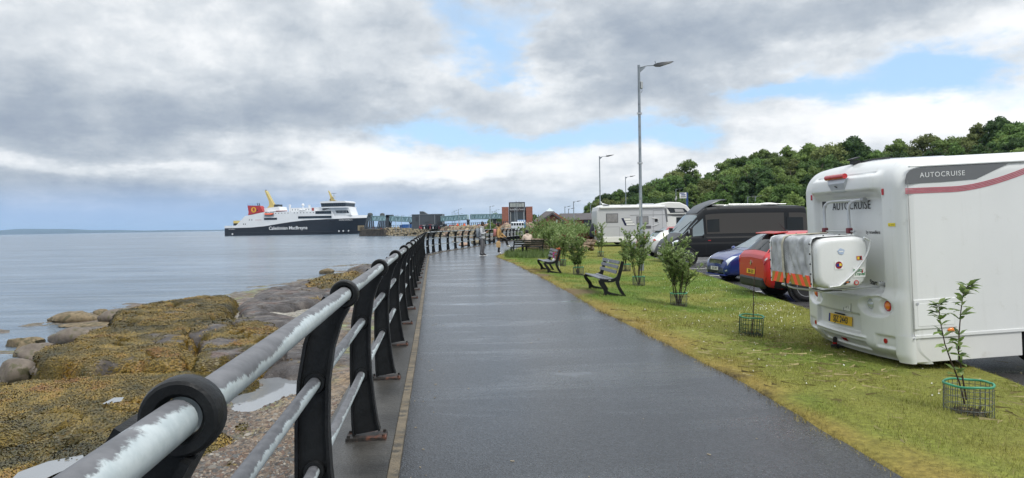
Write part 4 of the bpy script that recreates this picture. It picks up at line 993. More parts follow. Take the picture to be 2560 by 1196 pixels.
hz = [ml(2284, 752, 1, 0), ml(2360, 822, 1, 0)]
mb = MB(); mb.bx(.095, .60, -.010, .004, .505, .845); h_ = mb.build('service_hatch', gel, mh, bevel=.02)
mb = MB(); mb.bx(.135, .56, -.0125, -.009, .54, .80); mb.build('hatch_panel', mat('hatch_white', (.70, .71, .70), .4), h_, bevel=.01)
mb = MB(); mb.cyl((.135, -.017, .80), (.135, -.009, .80), .016, 12); mb.build('hatch_lock', alu, h_)
mb = MB(); mb.ball((.53, -.008, .478), (.05, .014, .024)); mb.build('side_marker', orangel, mh, 60)
mb = MB(); mb.bx(.088, .092, -.004, .004, .44, 2.2); mb.build('panel_seam', mat('seam_grey', (.35, .35, .34), .6), mh)
mb = MB(); mb.cyl((.078, -.022, .405), (.078, -.008, .405), .010, 10); mb.build('bolt', alu, mh)
mb = MB(); mb.bx(.12, 5.2, -.012, .03, 2.345, 2.362); mb.build('roof_gutter', gel, mh, bevel=.004)
mb = MB(); mb.bx(.45, 1.25, 1.0, 1.7, 2.49, 2.525); mb.build('solar_panel', mat('panel_grey', (.42, .45, .50), .3), mh)
# rear details
def on_rear(y, z, off=.004): return Vector((rearx(y, z) - off, y, z))
def rear_patch(y0, y1, z0, z1, m, name, parent=None, off=.004, n=8):
    mb = MB(); mb.grid(lambda a, b: on_rear(y0 + (y1 - y0) * a, z0 + (z1 - z0) * b, off), n, n); mb.grid(lambda a, b: on_rear(y0 + (y1 - y0) * a, z0 + (z1 - z0) * b, -.01), n, n); return mb.build(name, m, parent or mh, 40)
# brake light unit (y, from px)
mb = MB(); x_ = rearx(1.12, 2.2) - .012
mb.add([(x_, .90, 2.30), (x_, 1.36, 2.30), (x_ - .012, .93, 2.24), (x_ - .012, 1.33, 2.24), (x_ + .02, .97, 2.13), (x_ + .02, 1.29, 2.13), (x_ + .09, .90, 2.30), (x_ + .09, 1.36, 2.30), (x_ + .09, .97, 2.12), (x_ + .09, 1.29, 2.12)],
       [(0, 1, 3, 2), (2, 3, 5, 4), (0, 2, 4, 8, 6), (1, 7, 9, 5, 3), (4, 5, 9, 8), (0, 6, 7, 1)]); bl_ = mb.build('brake_light_housing', mat('silver_plastic', (.50, .53, .57), .3, .4), mh, bevel=.006)
mb = MB(); mb.cyl((x_ - .01, .905, 2.325), (x_ - .01, 1.355, 2.325), .034, 16); mb.build('brake_light', redl, bl_, 50)
mb = MB(); mb.box((x_ - .018, 1.12, 2.20), (.01, .05, .012), (.3, 0, 0)); mb.build('latch', ink, bl_)
mb = MB(); mb.box((.16, 1.17, 2.505), (.09, .09, .05)); mb.box((.14, 1.17, 2.55), (.11, .13, .018), (0, -.25, 0)); mb.tube([(.2, 1.1, 2.50), (.25, .9, 2.515), (.35, .72, 2.512)], .012, 6); mb.build('reversing_camera', blackp, mh)
lettering('AUTOCRUISE', ink, mh, .150, on_rear(1.12, 1.945, .004), (RX, 0, -RX), .001, sx=.92, spacing=1.1)
lettering('Starspirit', ink, mh, .085, on_rear(.62, .99, .004), (RX, 0, -RX), .001, bold=.002)
lettering('by travellers', ink, mh, .06, on_rear(.66, 1.61, .004), (RX, 0, -RX), .001)
for y in (.60, .33):
    for s_ in (0, 1):
        yy = MW_ - y if s_ else y; q = on_rear(yy, .745, -.02); mb = MB(); mb.ball((q.x + .004, yy, .745), (.050, .072, .072), 18, 12)
        if y == .60: mb.build('reversing_lamp', clearl, mh, 60)
        else:
            l_ = mb.build('tail_lamp', redl, mh, 60); mb = MB(); mb.ball((q.x - .002, yy + (-.018 if not s_ else .018), .748), (.054, .045, .055), 14, 10); mb.build('indicator', orangel, l_, 60)
for y in (.33, MW_ - .33): q = on_rear(y, .335, .0); mb = MB(); mb.cyl((q.x - .008, y, .335), (q.x + .02, y, .335), .030, 20); mb.build('reflector', redl, mh, 40)
for y in (.305, MW_ - .305): q = on_rear(y, 2.09, .0); mb = MB(); mb.box((q.x, y, 2.09), (.03, .03, .075)); mb.build('marker_lamp', redl, mh, bevel=.006)
pl = thing_plate = None
def number_plate(parent, txt, c, rot, w=.52, h=.112, m=plate_y, blue=True):
    o = MB().box((0, 0, 0), (w, .006, h)).build('number_plate', m, parent, loc=c, rot=rot, bevel=.003)
    lettering(txt, ink, o, h * .98, (.012, -.0045, -.002), (RX, 0, 0), .001, sx=.80 * w / .52, bold=.0022)
    if blue: MB().box((-w / 2 + .02, -.001, 0), (.036, .0066, h - .006)).build('country_band', euro, o)
    return o
q = on_rear(1.19, .49, .012); number_plate(mh, 'SJZ 2443', (q.x - .008, 1.16, .488), (R(-6), 0, -RX + R(2.5)), .52, .115)
mb = MB(); mb.bx(q.x - .02, q.x, 1.05, 1.27, .555, .57); mb.build('plate_light', blackp, mh)
q = on_rear(.83, .69, .004)
o = MB().box((0, 0, 0), (.175, .003, .15)).build('sticker_panel', mat('sticker_white', (.74, .74, .72), .5), mh, loc=(q.x, .93, .69), rot=(R(-8), 0, -RX))
mb = MB()
for a in (-.080, .080): mb.box((a, -.0022, 0), (.006, .002, .13))
for a in (-.066, .066): mb.box((0, -.0022, a), (.166, .002, .006))
mb.build('sticker_border', ink, o); lettering('ROUGHING IT', ink, o, .034, (0, -.0022, .036), (RX, 0, 0), .0006, sx=.78)
for k, t_ in enumerate(('W Y', '', '')):
    if t_: lettering(t_, mat('ink_grey', (.25, .25, .25), .5), o, .045, (0, -.0022, -.02), (RX, 0, 0), .0006)
rear_patch(1.075, 1.20, .205, .255, redl, 'fog_lamp', off=.006, n=3)
# warning label on the corner post
q = on_rear(.17, 1.705, .003); o = MB().box((0, 0, 0), (.115, .002, .038)).build('warning_label', mat('label_yellow', (.80, .66, .03), .5), mh, loc=(q.x - .002, .17, 1.705), rot=(0, 0, -RX + R(6)))
mb = MB(); mb.prism([(-.05, -.013), (-.026, -.013), (-.038, .012)], -.0022, -.0015); mb.box((.018, -.002, .006), (.06, .001, .006)); mb.box((.018, -.002, -.006), (.06, .001, .005)); mb.build('label_print', mat('label_print', (.30, .22, .03), .5), o)
# small dog silhouette sticker
mb = MB(); mb.prism([(-.05, .0), (-.05, .05), (-.075, .11), (-.05, .10), (-.04, .06), (.05, .05), (.06, -.01), (.05, -.05), (.03, -.02), (-.03, -.02), (-.045, -.06)], -.001, .001, 'xz'); mb.build('silhouette_sticker', ink, mh, loc=on_rear(1.80, 1.985, .006), rot=(0, 0, -RX))
# tow bar
mb = MB(); q = rearx(1.45, .12); mb.box((q + .02, 1.42, .075), (.24, .10, .05)); mb.cyl((q - .07, 1.42, .06), (q - .07, 1.42, .115), .055, 14); mb.cyl((q - .07, 1.42, .115), (q - .07, 1.42, .20), .026, 12); tb = mb.build('tow_bar', blackp, mh, 40)
mb = MB(); mb.cyl((q - .07, 1.42, .125), (q - .07, 1.42, .145), .028, 12); mb.build('tow_ball_band', redl, tb)
mb = MB(); mb.ball((q - .07, 1.42, .195), (.028, .028, .024)); mb.build('tow_ball_cap', blackp, tb, 60)
# bike rack tubes
mb = MB(); xr = rearx(1.2, 1.9) - .10
for y in (1.57, .97):
    mb.tube([(xr - .02, y, 1.10), (xr - .02, y, 1.70), (xr - .02, y, 1.90), (xr - .015, y - .02, 1.97), (xr, y - .07, 2.005), (xr + .02, y - .16, 2.015)], .0195, 12)
mb.tube([(xr + .02, 1.42, 2.015), (xr + .02, .70, 2.015)], .024, 12); mb.tube([(xr - .02, 1.68, 1.625), (xr - .02, .85, 1.625)], .012, 8)
mb.tube([(rearx(1.5, .93) + .03, 1.70, .955), (-.66, 1.66, .935), (-.72, 1.2, .93), (-.66, .62, .935), (rearx(.6, .93) + .03, .58, .955)], .014, 8)
mb.tube([(rearx(.45, .99) + .02, .42, 1.0), (rearx(.45, .99) - .12, .42, 1.0)], .024, 10)
rk = mb.build('bike_rack', alu, mh, 50)
mb = MB(); mb.cyl((xr + .02, .72, 2.015), (xr + .02, .66, 2.015), .031, 12); mb.build('tube_cap', mat('grey_plastic', (.28, .29, .30), .5), rk, 40)
for y in (1.57, .97): MB().box((xr - .02, y, 1.635), (.06, .07, .07)).build('rack_clamp', mat('maroon_plastic', (.16, .03, .04), .5), rk, bevel=.01)
# ---- storage box slung on the rack
bxo = thing('storage_box', 'white moulded storage box with a grey sheet cover slung on the motorhome rack', 'storage box', MH_LOC, MH_ROT)
X0, X1, Y0, Y1, B0, B1 = -.80, -.16, .42, 1.66, .975, 1.585
def sq_ring(y, k, x0=X0, x1=X1, z0=B0, z1=B1, n=36, p=5.0):
    out = []
    for j in range(n):
        a = 2 * math.pi * j / n; c, s_ = math.cos(a), math.sin(a); d = (abs(c) ** p + abs(s_) ** p) ** (-1 / p)
        x = (x0 + x1) / 2 + (x1 - x0) / 2 * k * c * d; z = (z0 + z1) / 2 + (z1 - z0) / 2 * k * s_ * d
        x += .05 * ((z - z0) / (z1 - z0) - .5) * (1 if c > 0 else 0)
        out.append((x, y, z))
    return out
mb = MB(); mb.loft([sq_ring(Y0 + .0, .80), sq_ring(Y0 + .004, .90), sq_ring(Y0 + .03, .975), sq_ring(Y0 + .09, 1.0), sq_ring(Y1 - .09, 1.0), sq_ring(Y1 - .03, .975), sq_ring(Y1, .85)]); mb.build('box_shell', gel, bxo, 50)
rp = bez((X1 + .02, Y0 - .002, B1 - .06), (X1 + .02, Y0 - .006, B1 - .30), (X0 + .26, Y0 - .006, B0 + .03), 14); mb = MB(); mb.tube([(X1 - .04, Y0 + .01, B1 - .02)] + [tuple(q) for q in rp] + [(X0 + .14, Y0 + .0, B0 + .02)], [(.030, .012)] * 17, 8); mb.build('moulded_rib', gel, bxo, 60)
sheet_m = mat('grey_sheet', (.40, .41, .42), .38, var=.45, vscale=6, bump=.5, bscale=6, dirt=((.20, .205, .22), 5, .58, .72))
def cover_pt(u, v):    # u along the width, v from the top back over the front edge down
    y = Y0 + .10 + (Y1 - .04 - Y0 - .10) * u
    if v < .45: x = X1 - .12 + (X0 + .05 - (X1 - .12)) * v / .45; z = B1 + .012
    elif v < .55: a = (v - .45) / .10 * math.pi / 2; x = X0 + .05 - .062 * math.sin(a); z = B1 - .05 + .062 * math.cos(a)
    else: x = X0 - .014; z = B1 - .05 + (1.115 - (B1 - .05)) * (v - .55) / .45
    w = .009 * math.sin(u * 38 + 3 * math.sin(v * 7)) + .006 * math.sin(u * 17 + v * 11)
    return (x - (w if v > .5 else 0), y, z + (w if v <= .5 else 0))
mb = MB(); mb.grid(cover_pt, 70, 40); mb.build('sheet_cover', sheet_m, bxo, 60)
mb = MB()
for y in (Y0 + .10, Y1 - .04): mb.tube([(X1 - .12, y, B1 + .014), (X0 + .05, y, B1 + .014), (X0 + .005, y, B1 - .005), (X0 - .018, y, B1 - .06), (X0 - .018, y, B0 + .02)], [(.022, .006)] * 5, 6)
mb.build('sheet_hem', gel, bxo)
em_ = MB().ball((0, 0, 0), .011, 6, 5).mesh('eyelet'); em_.materials.append(ink)
for y in (Y0 + .10, Y1 - .04):
    for z in (1.52, 1.40, 1.28, 1.16, 1.04): link('eyelet', em_, bxo, (X0 - .028, y, z))
    for x in (-.65, -.45, -.3): link('eyelet', em_, bxo, (x, y, B1 + .024))
chev_o = mat('chevron_orange', (.95, .10, .035), .4); chev_y = mat('chevron_ochre', (.36, .22, .02), .45)
n = 12; yA, yB = Y0 + .105, Y1 - .045
for k in range(n):
    a, b = yA + (yB - yA) * k / n, yA + (yB - yA) * (k + 1) / n; sh_ = .045 * (1 if k < n / 2 else -1)
    mb = MB(); mb.add([(X0 - .024, min(yB, max(yA, a - sh_)), 1.00), (X0 - .024, min(yB, max(yA, b - sh_)), 1.00), (X0 - .024, min(yB, max(yA, b + sh_)), 1.135), (X0 - .024, min(yB, max(yA, a + sh_)), 1.135)], [(0, 1, 2, 3)])
    mb.build('hazard_stripe', chev_o if k % 2 == 0 else chev_y, bxo)
mb = MB(); mb.tube([(X1 - .10, 1.18, B1 + .03), (X0 + .06, 1.22, B1 + .03), (X0 - .005, 1.225, B1 + .005), (X0 - .035, 1.23, B1 - .07), (X0 - .036, 1.22, 1.2), (X0 - .036, 1.19, 1.06)], [(.030, .010)] * 6, 8); mb.build('strap', mat('webbing_cream', (.40, .38, .30), .8, var=.2, vscale=20), bxo, 60)
mb = MB(); mb.tube([(X0 - .036, 1.19, 1.06), (X0 - .03, 1.18, .97), (X0 + .02, 1.18, .90)], .009, 6); mb.tube([(X0 - .0, Y0 + .12, 1.10), (X0 - .01, Y0 + .11, .99), (X0 + .1, Y0 + .05, .955), (X0 + .3, Y0 + .01, .95)], .007, 6); mb.build('cord', ink, bxo)
mb = MB()
for k in range(30): mb.box((X0 - .030, 1.135 + (k % 2) * .012, 1.55 - k * .014), (.002, .012, .007), (rng.uniform(-.4, .4), 0, 0))
mb.build('faded_print', mat('ink_faded', (.08, .085, .11), .6), bxo)
def sticker(x, z, w, h, m, name='sticker'): return MB().box((0, 0, 0), (w, .002, h)).build(name, m, bxo, loc=(x, Y0 - .004, z))
swhite = mat('sticker_white', (.74, .74, .72), .5)
s1 = sticker(-.285, 1.155, .150, .118, swhite); lettering('Nutt', mat('green_ink', (.02, .17, .06), .5), s1, .055, (-.018, -.0018, .024), (RX, 0, 0), .0006, bold=.0016); lettering('Travel', mat('green_ink'), s1, .052, (0, -.0018, -.02), (RX, 0, 0), .0006, bold=.0014, shear=.25)
MB().prism([(.022, .0), (.05, .045), (.048, .0), (.038, -.012)], -.0017, -.0014).build('sticker_mark', redl, s1)
s2 = sticker(-.53, 1.255, .105, .100, swhite); mb = MB(); mb.lathe([(.030, -.0018), (.044, -.0018)], 20, 'y'); mb.build('sticker_ring', mat('red_ink', (.45, .04, .04), .5), s2); MB().box((0, -.0022, 0), (.06, .001, .035)).build('sticker_mark', euro, s2); MB().box((.018, -.003, .004), (.03, .001, .03)).build('sticker_mark', mat('yellow_ink', (.7, .5, .05), .5), s2)
s3 = MB().prism([(.04 * math.cos(a) * (1 + .15 * math.sin(5 * a)), .036 * math.sin(a) * (1 + .12 * math.sin(4 * a))) for a in [2 * math.pi * i / 24 for i in range(24)]], -.001, .001).build('sticker', mat('pale_blue_ink', (.38, .46, .60), .5), bxo, loc=(-.495, Y0 - .004, 1.415)); MB().box((0, -.0017, 0), (.05, .001, .012)).build('sticker_mark', swhite, s3)
s4 = sticker(-.275, 1.325, .066, .048, mat('red_ink')); MB().box((-.008, -.0017, 0), (.036, .001, .034)).build('sticker_mark', mat('yellow_ink'), s4); MB().box((.012, -.0022, 0), (.022, .001, .034)).build('sticker_mark', ink, s4)
s5 = MB().prism([(-.04, -.02), (-.02, .02), (.01, .012), (.045, .012), (.045, -.005), (.01, -.008), (-.02, -.03)], -.001, .001).build('sticker', ink, bxo, loc=(-.445, Y0 - .006, 1.045)); MB().box((.008, -.0017, .002), (.03, .001, .012)).build('sticker_mark', orangel, s5)
s6 = MB().prism([(.030 * math.cos(a), .030 * math.sin(a)) for a in [2 * math.pi * i / 20 for i in range(20)]], -.001, .001).build('sticker', mat('red_ink'), bxo, loc=(-.325, Y0 - .005, 1.035)); mb = MB(); mb.lathe([(.010, -.0018), (.019, -.0018)], 16, 'y'); mb.build('sticker_ring', swhite, s6)
# ================================================================== parked cars
class Body:
    """car body skinned over stations (x, zb, zs, zt, wb, ws, wt); u = station index, t = -1 right sill .. 0 roof centre .. +1 left sill"""
    def __init__(s, st): s.st = np.array(st, float); s.n = len(st)
    def at(s, u):
        u = min(max(u, 0), s.n - 1); i = min(int(u), s.n - 2); f = u - i; P = s.st
        a, b, c, d = P[max(i - 1, 0)], P[i], P[i + 1], P[min(i + 2, s.n - 1)]
        m1 = (c - a) / 2; m2 = (d - b) / 2; lim = np.abs(c - b) * 1.2 + 1e-6; m1 = np.clip(m1, -lim, lim); m2 = np.clip(m2, -lim, lim)
        return (2 * f ** 3 - 3 * f ** 2 + 1) * b + (f ** 3 - 2 * f ** 2 + f) * m1 + (-2 * f ** 3 + 3 * f ** 2) * c + (f ** 3 - f ** 2) * m2
    def p(s, u, t):
        x, zb, zs, zt, wb, ws, wt = s.at(u); v = 1 - abs(t)
        K = [(0, wb * .92, zb), (.05, wb, zb + .02), (.14, ws - .015, zb + .22 * (zs - zb)), (.30, ws, zb + .55 * (zs - zb)), (.44, ws - .012, zs - .07 * (zs - zb)), (.50, ws - .035, zs),
             (.56, ws - .055 + (wt - ws) * .10, zs + .14 * (zt - zs)), (.72, wt + .035, zt - .16 * (zt - zs)), (.80, wt - .03, zt - .035 * min(1, (zt - zs) / .2)), (.90, wt * .55, zt), (1.0, 0, zt + .012)]
        vs = [k[0] for k in K]; y = np.interp(v, vs, [k[1] for k in K]); z = np.interp(v, vs, [k[2] for k in K])
        return Vector((x, y * (1 if t > 0 else -1), z))
    def nrm(s, u, t):
        e = .03; a = s.p(min(u + e, s.n - 1), t) - s.p(max(u - e, 0), t); b = s.p(u, min(t + e, 1)) - s.p(u, max(t - e, -1)); n = a.cross(b)
        c = s.p(u, t) - Vector((s.p(u, t).x * .6 + 1, 0, .6)); n.normalize(); return n if n.dot(c) > 0 else -n
    def mesh(s, mb, du=.125, nt=48):
        k = int((s.n - 1) / du); mb.grid(lambda a, b: s.p(a * (s.n - 1), b * 2 - 1), k, nt)
        for u in (0, s.n - 1): mb.poly([s.p(u, -1 + 2 * j / 24) for j in range(25)])
        return mb
    def patch(s, q, off=.006, nu=8, nv=6):
        """q: four corners (u, t); returns a thin panel lying off the body"""
        mb = MB(); (a, b, c, d) = [Vector((*k, 0)) for k in q]
        def f(i, j, o=off):
            w = (a * (1 - i) + b * i) * (1 - j) + (d * (1 - i) + c * i) * j; return s.p(w.x, w.y) + s.nrm(w.x, w.y) * o
        mb.grid(f, nu, nv); n = len(mb.v); mb.grid(lambda i, j: f(i, j, -.02), nu, nv)
        N = nv + 1; bd = [i * N for i in range(nu + 1)] + [nu * N + j for j in range(1, N)] + [i * N + nv for i in range(nu - 1, -1, -1)] + [j for j in range(nv - 1, 0, -1)]
        for k in range(len(bd)): e, g_ = bd[k], bd[(k + 1) % len(bd)]; mb.f.append((e, g_, g_ + n, e + n)); mb.mi.append(0)
        return mb
def car(name, label, loc, yaw, st, paint, wheels, wr, features, group='cars in the car park bays', style=1, spokes=7, cat='car', tw=.20, arch_m=None):
    t = thing(name, label, cat, loc, (0, 0, yaw), group); B = Body(st)
    B.mesh(MB()).build('body', paint, t, 50)
    for nm, q, m, off in features: B.patch(q, off).build(nm, m, t, 40)
    for x in wheels:
        for sd in (-1, 1):
            y = sd * (max(s_[5] for s_ in st) - tw / 2 + .012)
            mb = MB(); yo = sd * (max(s_[5] for s_ in st) + .002); mb.lathe([(.001, yo - sd * .12), (wr + .055, yo - sd * .12), (wr + .06, yo + sd * .004), (wr + .03, yo + sd * .006), (wr + .03, yo - sd * .03), (.001, yo - sd * .03)], 36, 'y', c=(x, 0, wr))
            mb.build('wheel_arch', arch_m or under_m, t, 40); wheel(t, x, y, wr, tw, sd, spokes, style)
    return t, B
def both(nm, q, m, off): return [(nm, q, m, off), (nm, [(u, -t) for u, t in q], m, off)]
def hatch_st(L=3.97, H=1.48, W_=.86):
    k = L / 3.97; h = H / 1.48; w = W_ / .86
    S_ = [(0, .46, .62, .66, .55, .62, .42), (.02, .30, .78, .86, .66, .76, .58), (.10, .24, .90, 1.02, .72, .81, .62), (.22, .22, .94, 1.12, .76, .84, .60), (.55, .20, .95, 1.40, .78, .86, .545), (.80, .18, .95, 1.455, .78, .86, .54),
          (1.6, .17, .93, 1.48, .78, .86, .55), (2.25, .17, .90, 1.44, .78, .86, .53), (2.62, .17, .89, 1.24, .78, .86, .58), (2.98, .18, .88, 1.015, .78, .86, .66), (3.25, .18, .86, .95, .78, .855, .66), (3.6, .19, .78, .87, .76, .83, .62), (3.84, .20, .66, .74, .72, .77, .56), (3.94, .22, .54, .60, .64, .68, .46), (3.97, .28, .42, .46, .55, .58, .36)]
    return [(x * k, zb, zs * h, zt * h, wb * w, ws * w, wt * w) for x, zb, zs, zt, wb, ws, wt in S_]
glass_c = mat('car_glass', (.012, .015, .017), .05, spec=.35); glass_ws = mat('screen_glass', (.16, .20, .22), .05, spec=.8)
chrome = mat('chrome', (.6, .61, .62), .15, .9); headl = mat('headlamp', (.62, .66, .70), .08, .25, coat=.8); grille_m = mat('grille', (.01, .01, .011), .4)
def hatch_feats(front_glass=glass_ws, rear_glass=glass_c):
    f = both('side_window', [(4.3, .45), (6.0, .45), (6.0, .30), (4.75, .30)], glass_c, .006) + both('door_window', [(6.12, .45), (8.35, .46), (7.05, .31), (6.12, .30)], glass_c, .006)
    f += [('windscreen', [(7.15, -.235), (9.0, -.30), (9.0, .30), (7.15, .235)], front_glass, .006), ('rear_window', [(3.05, -.28), (4.05, -.24), (4.05, .24), (3.05, .28)], rear_glass, .006)]
    return f
blue_p = mat('blue_paint', (.008, .028, .17), .22, .35, coat=1.0); red_p = mat('red_paint', (.47, .014, .016), .30, .0, coat=.35); white_p = mat('white_paint', (.58, .59, .59), .25, coat=.8); dkred_p = mat('dark_red_paint', (.33, .02, .022), .25, .1, coat=.8)
# blue hatchback, nose to the lawn
fx = W(1786, 660, 22.4)
t, B = car('hatchback', 'dark blue hatchback parked nose towards the lawn beside the red car', (fx.x + 3.97 * math.cos(R(9)), 22.35 + 3.97 * math.sin(R(9)), ZCAR), math.pi + R(9), hatch_st(), blue_p, (.62, 3.12), .31,
   hatch_feats() + both('headlight', [(10.9, .48), (12.55, .62), (12.45, .35), (11.4, .36)], headl, .008) + [('bonnet_line', [(9.9, -.40), (9.96, -.40), (9.96, .40), (9.9, .40)], blackp, .004)]
   + both('fog_lamp', [(12.6, .80), (13.2, .80), (13.2, .74), (12.6, .74)], clearl, .008))
mb = MB()
for k in range(6): mb.box((3.945 - abs(k - 2.5) * .004, 0, .50 + k * .033), (.03, .84 - .03 * k, .014))
mb.build('grille_bar', chrome, t)
MB().box((3.925, 0, .585), (.05, .92, .21)).build('grille', grille_m, t, bevel=.02); MB().box((3.93, 0, .30), (.08, 1.1, .10)).build('lower_grille', grille_m, t, bevel=.02)
number_plate(t, 'DE15 BVC', (3.985, 0, .40), (0, 0, RX), .52, .11, plate_w, False)
MB().box((3.91, 0, .205), (.14, 1.3, .03)).build('splitter', mat('blue_dull', (.02, .04, .22), .5), t, bevel=.01)
mb = MB(); mb.ball((2.86, -.95, .98), (.07, .10, .07)); mb.ball((2.86, .95, .98), (.07, .10, .07)); mb.build('door_mirror', blue_p, t, 60)
# red crossover, tail to the lawn
rr = W(1862, 690, 17.0)
def suv_st():
    S_ = [(0, .50, .92, .985, .72, .79, .62), (.025, .42, .98, 1.06, .80, .865, .70), (.10, .34, 1.03, 1.15, .83, .905, .68), (.40, .28, 1.05, 1.46, .84, .92, .575), (.56, .27, 1.05, 1.55, .84, .92, .57), (.70, .26, 1.05, 1.58, .84, .92, .575), (1.1, .26, 1.03, 1.60, .84, .92, .59), (2.0, .25, 1.0, 1.60, .84, .92, .59),
          (2.55, .25, .98, 1.54, .84, .92, .57), (3.0, .25, .97, 1.30, .84, .92, .62), (3.4, .25, .96, 1.08, .84, .92, .72), (3.8, .26, .92, 1.02, .83, .91, .70), (4.15, .27, .80, .90, .80, .86, .64), (4.38, .28, .62, .70, .72, .78, .55), (4.45, .34, .48, .54, .6, .64, .42)]
    return S_
f = both('side_window', [(4.9, .455), (6.4, .455), (6.4, .31), (5.4, .31)], glass_c, .006) + both('door_window', [(6.55, .455), (9.2, .46), (8.2, .32), (6.55, .31)], glass_c, .006)
f += [('windscreen', [(8.1, -.235), (10.0, -.30), (10.0, .30), (8.1, .235)], glass_ws, .006), ('rear_window', [(2.05, -.335), (3.75, -.30), (3.75, .30), (2.05, .335)], glass_c, .006)]
f += both('tail_lamp', [(.12, .60), (2.65, .535), (2.5, .465), (.12, .47)], redl, .014) + both('sill_cladding', [(.9, .985), (13.6, .985), (13.6, .88), (.9, .84)], blackp, .008)
f += both('lamp_lens', [(.8, .55), (1.5, .535), (1.5, .50), (.8, .51)], clearl, .020)
t, B = car('crossover_car', 'bright red crossover car with its tail towards the lawn', (5.72, 16.95, ZCAR), R(2), suv_st(), red_p, (.92, 3.55), .345, f, arch_m=blackp, spokes=5)
MB().box((.50, 0, 1.575), (.34, 1.14, .03), (0, -.10, 0)).build('roof_spoiler', red_p, t, bevel=.012)
number_plate(t, 'SB61 ESO', (-.012, 0, .66), (R(-3), 0, -RX), .52, .11, plate_y, False)
MB().box((.04, 0, .42), (.14, 1.50, .26)).build('rear_bumper', blackp, t, bevel=.06); mb = MB(); [mb.cyl((-.006, sd * .52, .86), (.02, sd * .52, .86), .001, 6) for sd in (-1, 1)]
mb = MB(); mb.prism([(-.05, 0), (0, .075), (.05, 0), (0, -.075)], -.012, .0); mb.build('badge', chrome, t, loc=(-.004, 0, .86), rot=(0, 0, -RX))
mb = MB(); mb.tube([(.9, .1, 1.605), (.72, .1, 1.80)], [.012, .005], 6); mb.ball((.92, .1, 1.605), (.06, .03, .02)); mb.build('aerial', blackp, t, 50)
mb = MB(); mb.tube([(.14, -.25, 1.20), (.14, .20, 1.18)], .012, 6); mb.build('rear_wiper', blackp, t)
# white hatchback behind the van
wp = W(1618, 600, 39.5)
f = hatch_feats(rear_glass=glass_ws) + both('tail_lamp', [(1.7, .36), (2.2, .53), (3.05, .53), (2.7, .375)], redl, .012)
t, B = car('hatchback', 'white hatchback parked tail to the lawn beyond the dark van', (wp.x, 39.4, ZCAR), R(7), hatch_st(4.0, 1.46, .84), white_p, (.66, 3.1), .30, f)
MB().box((.60, 0, 1.425), (.34, 1.05, .03), (0, -.10, 0)).build('roof_spoiler', mat('spoiler_grey', (.10, .11, .12), .3), t, bevel=.012); number_plate(t, 'SN05 KLU', (.06, 0, .74), (0, 0, -RX), .5, .11, plate_y, False)
# dark red car further along
rc = W(1600, 600, 44.5)
t, B = car('saloon_car', 'dark red car nose to the lawn between the white car and the silver motorhome', (rc.x + 4.1 * math.cos(R(7)), 44.5 + 4.1 * math.sin(R(7)), ZCAR + .12), math.pi + R(7), hatch_st(4.2, 1.50, .87), dkred_p, (.66, 3.3), .31,
   hatch_feats() + both('headlight', [(10.9, .48), (12.4, .60), (12.3, .37), (11.4, .38)], headl, .008))
# ---- dark campervan, nose to the lawn
van_p = mat('van_paint', (.006, .007, .009), .3, .0, coat=.12, spec=.3); van_g = mat('van_grey_decal', (.055, .052, .050), .45, .0, spec=.2); van_roof = mat('van_roof_grey', (.018, .020, .024), .35, .0, coat=.1, spec=.3)
vst = [(-.55, .45, .9, 1.0, .9, .98, .80), (-.53, .38, 1.15, 2.40, .98, 1.01, .84), (-.47, .35, 1.2, 2.50, 1.0, 1.02, .86), (-.2, .33, 1.2, 2.54, 1.0, 1.025, .87), (2.0, .33, 1.2, 2.56, 1.0, 1.025, .87), (3.6, .33, 1.2, 2.55, 1.0, 1.025, .87), (4.15, .33, 1.2, 2.50, 1.0, 1.02, .84),
       (4.45, .33, 1.2, 2.28, 1.0, 1.02, .82), (4.85, .33, 1.2, 1.86, 1.0, 1.01, .80), (5.22, .33, 1.18, 1.42, .99, 1.0, .80), (5.45, .33, 1.08, 1.26, .97, .985, .76), (5.70, .33, .96, 1.10, .94, .95, .68), (5.86, .32, .78, .90, .86, .88, .60), (5.97, .32, .60, .68, .76, .78, .50), (6.0, .36, .50, .54, .7, .7, .42)]
vp = W(1648, 620, 31.6)
vf = both('grey_band', [(3.4, .455), (6.1, .455), (6.2, .30), (3.4, .30)], van_g, .006) + both('rear_grey_band', [(.9, .455), (3.3, .455), (3.3, .30), (.9, .30)], van_g, .006)
vf += both('side_window', [(5.0, .435), (6.0, .435), (6.0, .34), (5.0, .34)], glass_c, .014) + both('rear_side_window', [(2.6, .435), (3.35, .435), (3.35, .335), (2.6, .335)], glass_c, .014)
vf += both('door_window', [(6.5, .475), (8.75, .478), (7.75, .335), (6.6, .315)], glass_ws, .008) + [('windscreen', [(7.30, -.30), (9.15, -.345), (9.15, .345), (7.30, .30)], glass_ws, .008)]
vf += both('headlight', [(10.1, .52), (11.2, .60), (11.05, .40), (10.2, .42)], headl, .008) + [('grille', [(11.6, -.52), (12.7, -.70), (12.7, .70), (11.6, .52)], grille_m, .008)]
vf += both('side_trim', [(1.0, .665), (9.4, .665), (9.4, .63), (1.0, .63)], blackp, .01) + both('pinstripe', [(3.4, .520), (6.3, .520), (6.3, .505), (3.4, .505)], van_g, .006) + both('pinstripe', [(3.4, .550), (6.1, .550), (6.1, .535), (3.4, .535)], van_g, .006)
vf += both('roof_band', [(1.0, .245), (5.9, .245), (6.0, .20), (1.0, .20)], van_roof, .006) + both('roof_stripe', [(3.5, .232), (5.9, .232), (5.9, .222), (3.5, .222)], van_g, .010) + both('wheel_flare', [(8.5, .86), (11.4, .86), (10.9, .62), (8.9, .62)], blackp, .012)
vf += both('door_seam', [(6.30, .90), (6.33, .90), (6.33, .30), (6.30, .30)], grille_m, .004)
